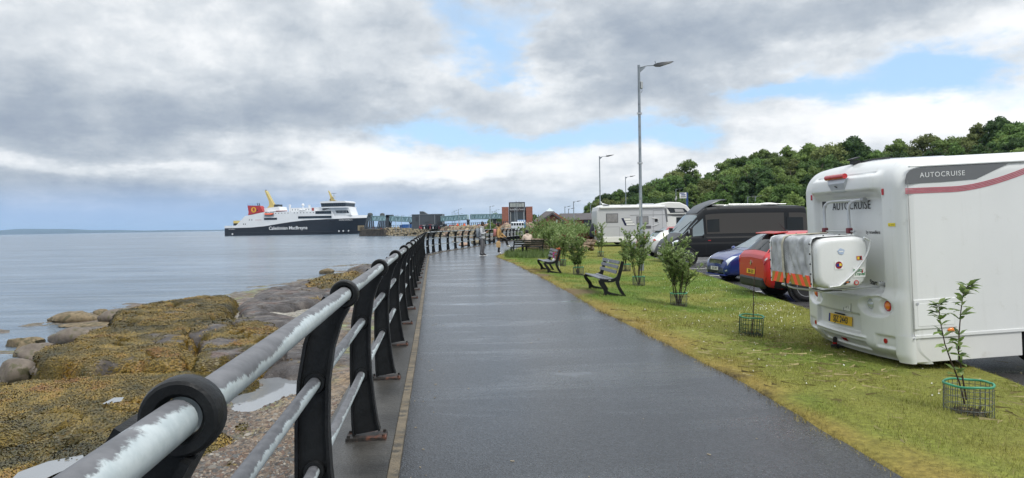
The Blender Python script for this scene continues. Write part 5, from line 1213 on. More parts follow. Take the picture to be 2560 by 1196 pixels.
t, B = car('campervan', 'black high-roof campervan with a raised roof scoop, nose to the lawn', (vp.x + 6.0 * math.cos(R(8)), 31.55 + 6.0 * math.sin(R(8)), ZCAR), math.pi + R(8), vst, van_p, (1.05, 5.05), .35, vf, group='campervans in the car park', cat='campervan', tw=.22, arch_m=blackp)
mb = MB(); mb.loft([[(4.50, -.66, 2.24), (4.50, .66, 2.24), (4.47, .64, 2.30), (4.47, -.64, 2.30)], [(4.15, -.70, 2.50), (4.15, .70, 2.50), (4.12, .66, 2.58), (4.12, -.66, 2.58)], [(3.75, -.68, 2.66), (3.75, .68, 2.66), (3.72, .64, 2.74), (3.72, -.64, 2.74)], [(3.40, -.62, 2.79), (3.40, .62, 2.79), (3.38, .58, 2.85), (3.38, -.58, 2.85)], [(3.10, -.55, 2.81), (3.10, .55, 2.81), (3.10, .52, 2.84), (3.10, -.52, 2.84)]]); mb.build('roof_scoop', mat('scoop_grey', (.06, .068, .08), .35, .1), t, 50, bevel=.02)
mb = MB(); mb.bx(3.2, 3.75, -.55, .55, 2.56, 2.63); mb.bx(1.4, 2.9, -.45, .45, 2.56, 2.60); mb.build('roof_light', mat('roof_light_white', (.62, .62, .58), .4), t, bevel=.02)
mb = MB(); mb.ball((.95, .2, 2.60), (.40, .40, .09)); mb.ball((2.2, -.55, 2.58), (.12, .12, .06)); mb.build('roof_dome', mat('roof_light_white'), t, 60)
mb = MB(); mb.tube([(.4, -.80, 2.60), (3.1, -.80, 2.62)], .02, 6); mb.tube([(.4, .80, 2.60), (3.1, .80, 2.62)], .02, 6); mb.build('roof_rail', alu, t)
for sd in (-1, 1):
    mb = MB(); mb.box((5.02, sd * 1.17, 1.42), (.14, .20, .38)); mb.tube([(4.98, sd * .98, 1.26), (5.0, sd * 1.1, 1.28)], .04, 6); q = mb.build('door_mirror', blackp, t, bevel=.04)
    MB().box((5.10, sd * 1.21, 1.46), (.03, .09, .16)).build('mirror_lamp', headl, q, bevel=.02)
    MB().box((4.35, sd * 1.03, 1.26), (.05, .03, .14)).build('door_handle', blackp, t, bevel=.01); MB().box((4.1, sd * 1.03, 1.05), (.12, .012, .03)).build('reflector', redl, t)
mb = MB(); mb.tube([(5.22, -.5, 1.44), (4.72, -.1, 1.98)], .012, 5); mb.tube([(5.24, .4, 1.44), (4.8, .75, 1.90)], .012, 5); mb.build('wiper', blackp, t)
number_plate(t, 'SF68 YUH', (6.012, 0, .50), (0, 0, RX), .52, .11, plate_w, False); MB().box((5.99, 0, .80), (.06, .18, .10)).build('badge', chrome, t, bevel=.02)
# ---- silver coachbuilt motorhome side-on
silver = mat('silver_side', (.50, .51, .52), .35, .1, var=.03, vscale=1); cream = mat('cream_white', (.70, .70, .67), .35)
q0 = W(1492, 615, 50.0)
m2 = thing('motorhome', 'silver-grey coachbuilt motorhome parked side-on beyond the cars', 'motorhome', (q0.x, 50.0, q0.z + .0), (0, 0, R(3)))
def L2(px, py): q = W(px, py, 50.0); return q.x - q0.x, q.z - q0.z
mb = MB(); mb.prism([(.02, .38), (.02, 2.45), (.10, 2.72), (.35, 2.78), (5.0, 2.80), (5.0, .38)], 0, 2.2); mb.build('body_shell', silver, m2, bevel=.05)
mb = MB(); mb.prism([(.0, .22), (.05, .62), (4.9, .62), (4.9, .22)], -.02, 2.22); mb.build('skirt', cream, m2, bevel=.03)
mb = MB(); mb.prism([(4.2, 2.60), (4.7, 2.95), (5.2, 3.02), (6.0, 2.98), (6.5, 2.75), (6.85, 2.30), (6.7, 2.12), (5.02, 2.12), (5.02, 2.6)], .02, 2.18); mb.build('overcab', cream, m2, bevel=.06)
mb = MB(); mb.prism([(5.02, .38), (5.02, 2.1), (6.45, 2.1), (6.85, 1.35), (7.25, 1.15), (7.35, .4)], .12, 2.08); mb.build('cab', cream, m2, bevel=.05)
mb = MB(); mb.prism([(5.75, 1.35), (5.75, 1.92), (6.35, 1.92), (6.62, 1.35)], .108, .112); mb.build('cab_window', glass_c, m2)
mb = MB(); mb.prism([(5.05, 2.62), (5.3, 2.24), (6.62, 2.24), (6.30, 2.56)], .012, .018); o = mb.build('overcab_window', glass_d, m2); mb = MB(); mb.prism([(5.6, 2.52), (5.65, 2.3), (6.3, 2.3), (6.2, 2.48)], .006, .010); mb.build('blind', mat('blind_grey', (.38, .38, .38), .5), o)
mb = MB(); mb.prism([(5.02, 2.12), (5.9, 2.16), (6.7, 2.0), (6.7, 1.94), (5.6, 2.0)], .10, .116); mb.build('cab_swoosh', darkgrey, m2)
def win2(x0, x1, z0, z1):
    o = MB().bx(x0, x1, -.02, .01, z0, z1).build('window', darkgrey, m2, bevel=.03); MB().bx(x0 + .06, x1 - .06, -.024, -.018, z0 + .06, z1 - .06).build('pane', mat('blind_pane', (.24, .235, .235), .15, var=.2, vscale=4), o); return o
a = L2(1515, 534); b = L2(1546, 557); win2(a[0], b[0], b[1], a[1]); a = L2(1592, 541); b = L2(1623, 561); win2(a[0], b[0], b[1], a[1])
mb = MB(); mb.bx(.25, 4.9, -.12, .0, 2.62, 2.74); mb.build('awning', cream, m2, bevel=.03)
a = L2(1634, 527); b = L2(1658, 600)
mb = MB()
for x0, x1, z0, z1 in ((a[0], a[0] + .03, .7, a[1]), (b[0], b[0] + .03, .7, a[1]), (a[0], b[0] + .03, a[1], a[1] + .03)): mb.bx(x0, x1, -.006, .005, z0, z1)
d_ = mb.build('door_frame', mat('seam_mid', (.30, .30, .31), .5), m2); mb = MB(); mb.bx(a[0] + .12, a[0] + .32, -.02, -.0, 1.62, 1.85); mb.build('door_lock', blackp, d_); mb = MB(); mb.tube([(a[0] - .05, -.03, 1.9), (a[0] + .35, -.05, 1.85), (a[0] + .42, -.05, 1.5), (a[0] - .05, -.03, 1.32)], .02, 6); mb.build('grab_handle', cream, d_)
a = L2(1609, 565); b = L2(1629, 572); MB().bx(a[0], b[0], -.01, .01, b[1], a[1]).build('vent', mat('vent_grey', (.10, .10, .105), .5), m2)
mb = MB(); mb.prism([(5.02, 2.58), (4.86, 2.58), (5.0, 1.6), (5.1, 1.6)], -.006, -.001); mb.bx(2.4, 4.9, -.005, -.001, 2.10, 2.13); mb.bx(1.9, 3.3, -.005, -.001, .98, 1.0); mb.build('side_line', darkgrey, m2)
for k in range(3):
    x_, z_ = L2(1554 + 3 * k, 549 + 6.2 * k); w_ = .62 + .06 * k
    mb = MB(); mb.prism([(x_, z_ + .09), (x_ + .16, z_ + .09), (x_ + .22, z_ - .09), (x_ + .07, z_ - .09)], -.006, -.001); mb.build('emblem_bar', mat('decal_navy', (.01, .014, .05), .4), m2)
    mb = MB(); mb.prism([(x_ + .17, z_ + .09), (x_ + w_, z_ + .09), (x_ + w_ + .07, z_ - .09), (x_ + .23, z_ - .09)], -.005, -.001); mb.build('emblem_bar', cream, m2)
    mb = MB(); mb.prism([(x_ + .17, z_ + .105), (x_ + w_, z_ + .105), (x_ + w_, z_ + .085), (x_ + .17, z_ + .085)], -.0075, -.0055); mb.prism([(x_ + .23, z_ - .075), (x_ + w_ + .07, z_ - .075), (x_ + w_ + .07, z_ - .10), (x_ + .23, z_ - .10)], -.0075, -.0055); mb.build('emblem_edge', mat('decal_navy'), m2)
mb = MB(); mb.bx(.02, .05, -.004, 0, .62, 1.35); mb.bx(1.62, 1.65, -.004, 0, .62, 1.30); mb.bx(.4, 1.62, -.004, 0, 1.30, 1.33); mb.build('locker_seam', mat('seam_mid'), m2)
mb = MB(); mb.bx(-.06, .06, .1, .35, .7, 1.1); mb.bx(-.06, .06, 1.85, 2.1, .7, 1.1); mb.build('tail_lamp', redl, m2, bevel=.02)
for x in (1.9, 6.6):
    for y in (.15, 2.05): wheel(m2, x, y, .34, .22, -1 if y < 1 else 1, 6)
mb = MB(); mb.bx(2.0, 2.6, .7, 1.4, 2.80, 2.88); mb.build('roof_vent', cream, m2, bevel=.02)
# second white motorhome behind it: only the roof shows
q1 = W(1500, 615, 57.0)
m3 = thing('motorhome', 'white motorhome mostly hidden behind the silver one, only its roof showing', 'motorhome', (q1.x, 57, q1.z), (0, 0, R(3)))
mb = MB(); mb.prism([(.0, .3), (.0, 3.15), (.25, 3.28), (5.6, 3.25), (6.6, 2.6), (6.9, 1.4), (7.2, .3)], 0, 2.2); mb.build('body_shell', cream, m3, bevel=.08)
mb = MB(); mb.bx(.3, 5.2, -.05, .0, 2.98, 3.08); mb.build('awning', cream, m3, bevel=.02)
mb = MB(); mb.bx(1.2, 1.7, -.012, .0, 2.1, 2.7); mb.build('window', glass_d, m3, bevel=.02)
for x in (1.5, 5.9):
    for y in (.15, 2.05): wheel(m3, x, y, .34, .22, -1 if y < 1 else 1, 6)
mb = MB(); mb.bx(3.4, 4.6, .6, 1.6, 3.27, 3.36); mb.build('roof_vent', mat('panel_grey', (.42, .45, .50), .3), m3, bevel=.02)
# covered scooter behind the silver motorhome
cv = W(1484, 592, 51.5)
mb = MB(); mb.loft([[(cv.x + .30 * k * math.cos(a), 51.5 + .5 * k * math.sin(a), cv.z + h) for a in [2 * math.pi * j / 14 for j in range(14)]] for k, h in ((.95, 0), (1.0, .3), (.85, .6), (.55, .85), (.2, .98))])
tag(mb.build('covered_bicycle', mat('navy_sheet', (.012, .013, .03), .6, bump=.4, bscale=5), None, 60), 'upright bundle under a dark navy cover behind the silver motorhome', 'covered bundle')
# ================================================================== ferry
navy = mat('hull_black', (.008, .010, .016), .35, var=.2, vscale=.4); shipw = mat('ship_white', (.70, .715, .73), .4, var=.04, vscale=.2, dirt=((.60, .60, .60), .5, .6, .8)); shipred = mat('ship_red', (.40, .03, .035), .4); shipyel = mat('ship_buff', (.50, .40, .14), .5); shipgl = mat('ship_glass', (.012, .018, .024), .1); orangeb = mat('boat_orange', (.62, .10, .03), .5); bluer = mat('ship_blue_rail', (.10, .24, .48), .5); steel = mat('dark_steel', (.045, .052, .06), .5, .2, var=.3, vscale=.5)
ps = W(576, 593.2, 482); pb = W(921, 590.0, 468); ps.z = pb.z = ZW
L_ = (pb - ps).length; yawS = math.atan2(pb.y - ps.y, pb.x - ps.x); KS = L_ / 102.0
fer = thing('ferry', 'black and white car ferry with a red funnel passing behind the pier', 'ferry', (ps.x, ps.y, ZW), (0, 0, yawS)); fer.scale = (KS, KS, KS)
# local: x stern 0 .. bow 102, y: near side is negative (starboard towards the camera), z above water
def cpt(cx_, cy_): return ((cx_ - 128) / 22.4, (851 - 20 * (cx_ - 128) / 2100 - cy_) / 22.4)
def hb(x, k=0):
    """half-beam at station x; k = 0 waterline .. 1 deck"""
    b = 8.5
    if x < 6: b *= .86 + .14 * x / 6
    bow = 102 - (1 - k) * 6
    if x > 66: t = min(1, max(0, (x - 66) / (bow - 66))); b *= (1 - t ** (1.8 + 1.4 * k)) ** .8 if t < 1 else 0
    return b
SH = [(0, 5.4), (20, 5.6), (30, 6.3), (40, 7.7), (50, 9.0), (60, 9.9), (75, 10.4), (102, 10.9)]
def sheer(x): return float(np.interp(x, [a for a, _ in SH], [b for _, b in SH]))
mb = MB(); xs = list(np.linspace(0, 90, 46)) + list(np.linspace(91, 102, 14))
rings = []
for x in xs:
    q = []
    for k in range(7): f = k / 6; q.append((x, -hb(x, f) - .001, -.6 + (sheer(x) + .6) * f))
    rings.append(q + [(a, -b, c) for a, b, c in q[::-1]])
mb.loft(rings); mb.build('hull', navy, fer, 50)
# white side above the sheer: outline of the top edge
TOPL = [(0, 7.1), (9.2, 7.15), (9.6, 7.4), (16.2, 13.7), (18.5, 13.9), (29.5, 16.0), (78, 16.2), (79, 16.1), (80.5, 12.6), (102, 12.75)]
def topz(x): return float(np.interp(x, [a for a, _ in TOPL], [b for _, b in TOPL]))
mb = MB(); rings = []
for x in sorted(set(xs + [9.3, 16.2, 18.5, 79, 80.5])):
    b = hb(x, 1) ; z0 = sheer(x) - .02; z1 = max(topz(x), z0 + .3); rings.append([(x, -b - .02, z0), (x, -b - .02 + (.25 if x > 80 else 0), z1), (x, b + .02, z1), (x, b + .02, z0)])
mb.loft(rings); mb.build('upper_hull', shipw, fer)
def sbox(x0, x1, z0, z1, y0, y1, m, name, par=None, bev=None): mb = MB(); mb.bx(x0, x1, y0, y1, z0, z1); return mb.build(name, m, par or fer, bevel=bev)
def near(x): return -hb(x, 1) - .05
def wband(x0, x1, z0, z1, n, name='window'):
    f = sbox(x0, x1, z0, z1, near(x0) - .06, near(x0) + .2, shipgl, name + '_band')
    for i in range(1, n): x = x0 + (x1 - x0) * i / n; sbox(x - .06, x + .06, z0, z1, near(x0) - .10, near(x0) - .05, steel, 'mullion', f)
wband(*[v for v in (cpt(805, 0)[0], cpt(1018, 0)[0])], 10.6, 12.0, 7); wband(cpt(1362, 0)[0], cpt(1900, 0)[0], 11.1, 12.7, 14); wband(cpt(1645, 0)[0], cpt(1897, 0)[0], 14.1, 16.0, 7)
for cx_ in (998, 1048, 1098, 1150, 1200, 1302, 1352, 1404, 1456, 1508, 1560, 1612): x, z = cpt(cx_, 500); MB().cyl((x, near(x) - .05, 15.1), (x, near(x) + .2, 15.1), .30, 10).build('porthole', shipgl, fer)
for cx_ in (562, 602): x, z = cpt(cx_, 602); sbox(x - .4, x + .4, z - .55, z + .55, near(x) - .05, near(x) + .1, mat('ship_grey', (.36, .37, .38), .5), 'louvre')
for cx_, cy_ in ((462, 668), (492, 668)): x, z = cpt(cx_, cy_); sbox(x - .3, x + .25, z - .4, z + .4, near(x) - .05, near(x) + .1, shipgl, 'side_port')
for cx_, cy_ in ((275, 822), (1997, 787), (2060, 785), (2133, 783)): x, z = cpt(cx_, cy_); b = hb(x, max(0, z) / 11); MB().cyl((x, -b - .35, z), (x, -b + .4, z), .55, 14).build('thruster_mark', shipw, fer)
lettering('Caledonian MacBrayne', shipw, fer, 3.1, (cpt(1195, 0)[0], -8.62, 4.75), (RX, 0, 0), .02, sx=.98, bold=.05)
lettering('GLEN SANNOX', shipw, fer, 1.25, (cpt(2115, 0)[0], -hb(cpt(2115, 0)[0], .95) - .25, 9.6), (RX, 0, R(21)), .02, sx=1.05)
lettering('GLEN SANNOX', shipw, fer, .7, (cpt(262, 0)[0], near(6) - .04, 4.6), (RX, 0, 0), .02)
lettering('www.calmac.co.uk', shipred, fer, .62, (cpt(710, 0)[0], near(26) - .03, 10.8), (RX, 0, 0), .02)
# superstructure
sbox(cpt(1225, 0)[0], cpt(1735, 0)[0], 16.15, 18.6, -6.2, 6.2, shipw, 'deck_house')
for k in range(7): x = cpt(1250 + k * 44, 0)[0]; sbox(x - .2, x + .2, 16.9, 17.7, -6.28, -6.1, shipgl, 'deck_house_window')
mb = MB(); mb.prism([(cpt(1735, 0)[0], 16.15), (cpt(1900, 0)[0], 18.3), (cpt(2165, 0)[0], 18.0), (cpt(2205, 0)[0], 12.7), (cpt(1895, 0)[0], 12.7), (cpt(1895, 0)[0], 16.15)], -6.6, 6.6); mb.build('forward_house', shipw, fer)
mb = MB(); a, b = cpt(1950, 0)[0], cpt(2180, 0)[0]; mb.prism([(a, 16.2), (b - 1.5, 16.2), (b - .5, 14.3), (a + .6, 14.3)], -6.68, -6.55); o = mb.build('lounge_window', shipgl, fer)
for k in range(1, 9): x = a + (b - a - 1.5) * k / 9; sbox(x - .06, x + .06, 14.3, 16.2, -6.74, -6.67, shipw, 'mullion', o)
mb = MB(); a, b = cpt(1735, 0)[0], cpt(2135, 0)[0]; mb.prism([(a + .6, 18.4), (a, 21.3), (b, 21.3), (b - .3, 18.4)], -8.8, 8.8); br = mb.build('wheelhouse', shipgl, fer)
mb = MB(); mb.prism([(a - .5, 21.3), (a - .2, 22.2), (a + 2, 22.6), (b - 1, 22.6), (b + .2, 22.1), (b + .3, 21.3)], -9.2, 9.2); mb.build('wheelhouse_roof', shipw, br)
sbox(a + .2, b + .8, 18.0, 18.75, -9.2, 9.2, shipw, 'bridge_wing', br)
for k in range(1, 12): x = a + (b - a) * k / 12; sbox(x - .06, x + .06, 18.6, 21.3, -8.9, -8.78, steel, 'mullion', br)
x0 = cpt(1755, 0)[0]
mb = MB(); mb.prism([(cpt(1800, 0)[0], 22.5), (cpt(1815, 0)[0], 25.5), (cpt(1780, 0)[0], 30.2), (cpt(1792, 0)[0], 30.2), (cpt(1845, 0)[0], 25.6), (cpt(1900, 0)[0], 22.5)], -.8, .8); fm = mb.build('fore_mast', shipyel, fer)
sbox(cpt(1795, 0)[0], cpt(1905, 0)[0], 23.4, 23.6, -2, 2, shipyel, 'mast_platform', fm); sbox(cpt(1835, 0)[0], cpt(1890, 0)[0], 25.6, 25.8, -1.5, 1.5, shipyel, 'mast_platform', fm); sbox(cpt(1830, 0)[0], cpt(1910, 0)[0], 28.2, 28.4, -.3, .3, steel, 'radar', fm)
mb = MB(); x = cpt(1870, 0)[0]; mb.cyl((x, 0, 25.8), (x, 0, 28.2), .12, 6); mb.cyl((cpt(1815, 0)[0], -1, 23), (cpt(1815, 0)[0], -1, 24.4), .4, 8); mb.build('mast_stay', steel, fm)
# funnel block
fz = lambda c, d: cpt(c, d)
mb = MB(); mb.prism([fz(536, 380), fz(730, 385), fz(745, 395), fz(795, 482), fz(700, 500), fz(540, 527), fz(552, 490)], near(22) - .06, near(22) + 5); fu = mb.build('funnel', shipred, fer)
x, z = fz(637, 447); MB().cyl((x, near(22) - .12, z), (x, near(22), z), 1.85, 24).build('emblem_disc', mat('emblem_yellow', (.75, .45, .03), .5), fu)
mb = MB(); mb.prism([(x + a, z + b) for a, b in ((-.9, -1.3), (-.3, -1.1), (-.1, -.5), (.3, -.9), (.2, -1.35), (.7, -1.3), (.6, -.3), (1.0, .2), (.7, .5), (.9, 1.1), (.4, .9), (.2, 1.4), (-.3, 1.3), (-.6, .9), (-.3, .5), (-.9, .6), (-.9, .1), (-.4, .1), (-.5, -.5))], near(22) - .2, near(22) - .13); mb.build('emblem_lion', shipred, fu)
x, z = fz(695, 455); sbox(x - .5, x + .5, z - .5, z + .5, near(22) - .12, near(22), mat('funnel_grille', (.06, .012, .014), .6), 'grille', fu)
a, b = fz(536, 0)[0], fz(728, 0)[0]; sbox(a, b, 20.9, 21.0, near(22), near(22) + .08, bluer, 'funnel_rail', fu); sbox(a, b, 21.9, 22.0, near(22), near(22) + .08, bluer, 'funnel_rail', fu)
for k in range(8): sbox(a + (b - a) * k / 7 - .05, a + (b - a) * k / 7 + .05, 20.6, 22.0, near(22), near(22) + .1, bluer, 'rail_post', fu)
for c in (670, 700): x, z = fz(c, 350); MB().cyl((x, -5, 20.5), (x - .6, -5, 22.4), .35, 8).build('exhaust', steel, fu)
mb = MB(); mb.prism([fz(780, 415), fz(815, 375), fz(812, 320), fz(745, 150), fz(752, 142), fz(772, 160), fz(840, 285), fz(885, 365), fz(920, 420)], -1.6, 1.6); am = mb.build('aft_mast', shipyel, fer)
x, z = fz(748, 140); sbox(x - .3, x + .3, z - .1, z + .4, -.4, .4, steel, 'mast_lamp', am)
mb = MB(); mb.prism([fz(775, 425), fz(1020, 400), fz(1040, 470), fz(790, 480)], -6, 6); mb.build('aft_house', shipw, fer)
sbox(fz(910, 0)[0], fz(985, 0)[0], 19.6, 21.4, -3, 3, steel, 'vent_housing', None); 
sbox(fz(1000, 0)[0], fz(1180, 0)[0], 16.4, 16.9, near(45) + .3, near(45) + .6, mat('deck_red', (.30, .05, .05), .5), 'deck_seat')
for c in (1190, 1508): x = fz(c, 0)[0]; sbox(x - .5, x + .5, 16.2, 21.0 if c < 1300 else 20.6, -5, -4, shipw, 'vent_post')
x = fz(1390, 0)[0]; MB().ball((x, -3, 20.6), (1.0, 1.0, 1.0), 12, 8).build('radome', shipw, fer, 60); MB().cyl((x, -3, 18.5), (x, -3, 20), .3, 8).build('radome_stand', shipw, fer)
for c in (1385, 1440): x = fz(c, 0)[0]; MB().ball((x, -6.8, 17.2), (1.2, .6, .6), 12, 8).build('life_raft', shipw, fer, 60)
sbox(fz(1565, 0)[0], fz(1600, 0)[0], 16.4, 18.3, -6.5, -6.2, mat('deck_red'), 'locker')
a, b = fz(1540, 0)[0], fz(1680, 0)[0]; sbox(a, b, 19.6, 19.7, -5, -4.9, bluer, 'top_rail'); sbox(a, b, 20.4, 20.5, -5, -4.9, bluer, 'top_rail')
# rescue boat recess and boat
a, b = fz(812, 0)[0], fz(968, 0)[0]; sbox(a, b, 12.9, 16.3, near(34) - .05, near(34) + .1, mat('ship_recess', (.30, .32, .34), .6), 'boat_recess')
mb = MB(); mb.loft([[(a + .3, near(34) - .4, 14.9), (a + .3, near(34) - 1.2, 15.0), (a + .3, near(34) - .4, 15.3)], [(a + 1.5, near(34) - .2, 13.9), (a + 1.5, near(34) - 1.9, 14.3), (a + 1.5, near(34) - .2, 15.2)], [(b - 1.2, near(34) - .2, 13.8), (b - 1.2, near(34) - 2.0, 14.3), (b - 1.2, near(34) - .2, 15.2)], [(b, near(34) - .4, 14.6), (b, near(34) - 1.2, 14.9), (b, near(34) - .4, 15.3)]]); mb.build('rescue_boat', orangeb, fer)
mb = MB(); mb.tube([(a + .4, near(34) - .6, 14), (a + .8, near(34) - 1, 17.1), (a + 2, near(34) - 1.2, 17.3)], .18, 6); mb.tube([(a + 3.2, near(34) - .6, 14), (a + 2.9, near(34) - 1, 17.5), (a + 4.6, near(34) - 1.0, 15.5)], .18, 6); mb.build('davit', shipw, fer)
x0, x1 = fz(228, 0)[0], fz(320, 0)[0]
sbox(x0, x1, 8.8, 10.6, -3.5, 3.5, shipyel, 'stern_crane_cab'); sbox(x0, x0 + .5, 7.1, 8.8, -3.5, 3.5, steel, 'stern_crane_leg'); sbox(x1 - .5, x1, 7.1, 8.8, -3.5, 3.5, steel, 'stern_crane_leg')
sbox(.3, 100, 2.0, 2.15, -8.66, -8.5, mat('hull_line', (.05, .055, .065), .5), 'belting')
# wake astern
mb = MB(); w_ = [(-70, -7, .05), (-70, -4, .05), (0, -4, .05), (0, -8, .05)]; mb.poly(w_); wk = struct(mb.build('wake_foam', mat('foam', (.62, .66, .68), .7), None, None, (ps.x, ps.y, ZW + .04), (0, 0, yawS)))

# ================================================================== pier, linkspan, gangway, terminal
ZP = 1.25
pier_m = mat('pier_concrete', (.16, .145, .12), .85, var=.4, vscale=.3, bump=.3, bscale=1, dirt=((.06, .05, .04), .5, .5, .65))
cpts = [(897, 340), (980, 318), (1060, 280), (1140, 235), (1250, 190), (1330, 165), (1420, 150)]
def pedge(px): 
    Y = np.interp(px, [a for a, _ in cpts], [b for _, b in cpts]); return Vector(((px - CX) / FPX * Y, float(Y), 0))
mb = MB(); front = [pedge(px) for px in range(897, 1440, 12)]
vs = []
for i, p in enumerate(front): b = p + Vector((8, 46, 0)); q = p + Vector((.0, 7.5, 0)); vs += [(p.x, p.y, ZW - 1), (q.x, q.y, ZP), (b.x, b.y, ZP), (b.x, b.y, ZW - 1)]
mb.add(vs, [(i * 4 + j, i * 4 + j + 1, i * 4 + 5 + j, i * 4 + 4 + j) for i in range(len(front) - 1) for j in range(3)]); mb.poly([vs[0], vs[1], vs[2], vs[3]])
struct(mb.build('pier_embankment', pier_m))
land = MB(); land.add([(-6, 98, .15), (10.5, 98, .15), (36, 130, .3), (400, 110, .3), (700, 420, .3), (120, 420, .3), (18, 300, ZP - .05), (4, 196, ZP - .05), (-2, 150, .4)], [(0, 1, 2, 3, 4, 5, 6, 7, 8)])
struct(land.build('land', mat('land_tarmac', (.07, .07, .068), .8, var=.3, vscale=.1)))
land2 = MB(); land2.add([(9, 70, ZCAR - .05), (400, 60, ZCAR - .05), (420, 125, ZCAR - .03), (-3, 125, ZCAR - .03), (1, 84, ZCAR - .05)], [(0, 1, 2, 3, 4)]); struct(land2.build('land_verge', mat('verge_green', (.06, .10, .02), .9, var=.4, vscale=.2)))
# armour stone along the waterside
arm_m = [mat('armour_pink', (.28, .195, .145), .85, var=.35, vscale=1.5, bump=.5, bscale=3, tint=.3), mat('armour_buff', (.27, .225, .15), .85, var=.35, vscale=1.5, bump=.5, bscale=3, tint=.3), mat('armour_grey', (.21, .195, .175), .85, var=.35, vscale=1.5, bump=.5, bscale=3, tint=.3)]
arm = []
for k in range(6):
    me = boulder_mesh(200 + k, (1, .85, .75), 9, 6, .3).mesh('armour_stone', 25); me.materials.append(arm_m[k % 3]); arm.append(me)
rng = random.Random(12); cands = []
for i in range(820):
    px = rng.uniform(930, 1335); f = rng.uniform(0, 1); p = pedge(px); Y = p.y + 7.5 * f; z = ZW - .2 + (ZP + .5 - ZW) * f; s_ = rng.uniform(.55, 1.15) * (1.15 if px > 1080 else .75)
    cands.append((s_ / Y, px, Vector((p.x + 0, Y, z)), s_))
cands.sort(key=lambda c: -c[0])
for n_, (_, px, p, s_) in enumerate(cands[:290]):
    me = arm[(rng.randrange(2) if px > 1090 else 1 + rng.randrange(2)) + 3 * rng.randrange(2)]; o = link('armour_stone', me, None, p, (rng.uniform(-.5, .5), rng.uniform(-.5, .5), rng.uniform(0, 6.28))); o.scale = (s_, s_, s_)
    tag(o, '%s armour stone on the pier bank %s, %s' % (('pinkish', 'buff', 'grey')[arm.index(me) % 3], 'by the pier head' if px < 1000 else 'below the grey building' if px < 1100 else 'below the gangway' if px < 1180 else 'behind the standing people' if px < 1260 else 'before the terminal', 'at the waterline' if p.z < -1 else 'halfway up' if p.z < .6 else 'at the top'), 'rock', 'armour stones along the pier')
mb = MB()
for n_, (_, px, p, s_) in enumerate(cands[290:]):
    m_ = Euler((rng.uniform(-.5, .5), rng.uniform(-.5, .5), rng.uniform(0, 6.28))).to_matrix(); src = arm[rng.randrange(6)]
    mb.add([p + m_ @ (v.co * s_) for v in src.vertices], [tuple(q.vertices) for q in src.polygons])
stuff(mb.build('armour_stone_mass', arm_m[1], None, 25))['label'] = 'small armour stones filling the far side of the pier bank'
# near scatter of shore rocks below the far railing
for k, (px, py, w_) in enumerate(((1160, 612, 26), (1190, 606, 30), (1225, 600, 30), (1262, 598, 30), (1290, 600, 26), (1138, 605, 22), (1245, 612, 24), (1210, 615, 22))):
    p = G(px, py, -1.6); o = link('shore_rock', arm[k % 6], None, p, (0, 0, k)); s_ = w_ * p.y / FPX / 2; o.scale = (s_ * 1.3, s_, s_ * .6); tag(o, 'brown shore rock seen through the far railing, %s' % ('below the man with the backpack', 'beside the man with the backpack', 'between the two standing people', 'behind the person in tan', 'left of the seated person', 'farthest left', 'low between the two standing people', 'low beside the backpack')[k], 'rock', 'shore rocks beyond the far railing')
# pier head dolphin
dk = mat('pier_timber', (.065, .055, .045), .85, var=.4, vscale=.6)
def pw(px, py, Y): return W(px, py, Y)
t = thing('stone_quay', 'dark stone pier head with fencing in front of the ferry bow', 'pier')
a, b = pw(897, 591, 330), pw(960, 590, 318); za = pw(900, 576, 330).z
mb = MB(); mb.loft([[(a.x, 330, ZW - 1), (a.x + .5, 330, za), (a.x + .5, 345, za), (a.x, 345, ZW - 1)], [(b.x, 318, ZW - 1), (b.x, 318, za), (b.x, 340, za), (b.x, 340, ZW - 1)]]); mb.build('quay', mat('quay_stone', (.085, .07, .055), .9, var=.5, vscale=.6), t)
for k in range(30):
    px = 896 + k * 2.15; Y = 330 - 12 * k / 30; q = pw(px, 571, Y); MB().bx(q.x - .12, q.x + .12, Y - .2, Y, za, za + 1.5).build('fence_post', dk, t)
for z in (.5, 1.3):
    mb = MB(); mb.tube([(pw(896, 0, 330).x, 329.8, za + z), (pw(960, 0, 318).x, 317.8, za + z)], .09, 4); mb.build('fence_rail', dk, t)
MB().bx(a.x - .2, a.x + 2.2, 329, 332, za - .2, za + 2.2).build('fender', mat('fender_buff', (.22, .18, .11), .8), t)
# linkspan towers
tow_m = mat('tower_steel', (.085, .10, .115), .5, .2, var=.2, vscale=.5); cap_m = mat('tower_cap', (.05, .055, .055), .6)
def tower(px0, px1, pt, pbm, Y, label):
    t = thing('linkspan_tower', label, 'tower', (0, 0, 0), (0, 0, 0), 'linkspan lifting towers'); z0 = pw(px0, pbm, Y).z; z1 = pw(px0, pt, Y).z; xc0, xc1 = pw(px0, pt, Y).x, pw(px1, pt, Y).x; xm = (xc0 + xc1) / 2; hw = (xc1 - xc0) / 2
    for xa, xb in ((xm - hw * 1.9, xm - hw * .7), (xm - hw * .9, xm - hw * .4), (xm + hw * .15, xm + hw * .15), (xm + hw * 1.0, xm + hw * .8)):
        for y in (0, 3.5): mb = MB(); mb.tube([(xa, Y + y, z0), (xb, Y + y, z1 - 1.6)], .26, 8); mb.build('leg', tow_m, t, 50)
    mb = MB(); mb.lathe([(.01, 0), (hw * .8, .1), (hw * 1.02, .8), (hw * 1.02, 1.4), (hw * .8, 2.0), (.01, 2.2)], 20, 'z', (xm, Y + 1.7, z1 - 2.0)); mb.build('cap', cap_m, t, 50)
    mb = MB(); mb.bx(xm - hw * .95, xm + hw * .95, Y - .2, Y + 3.8, z1 - 2.3, z1 - 1.7); mb.build('head_beam', tow_m, t)
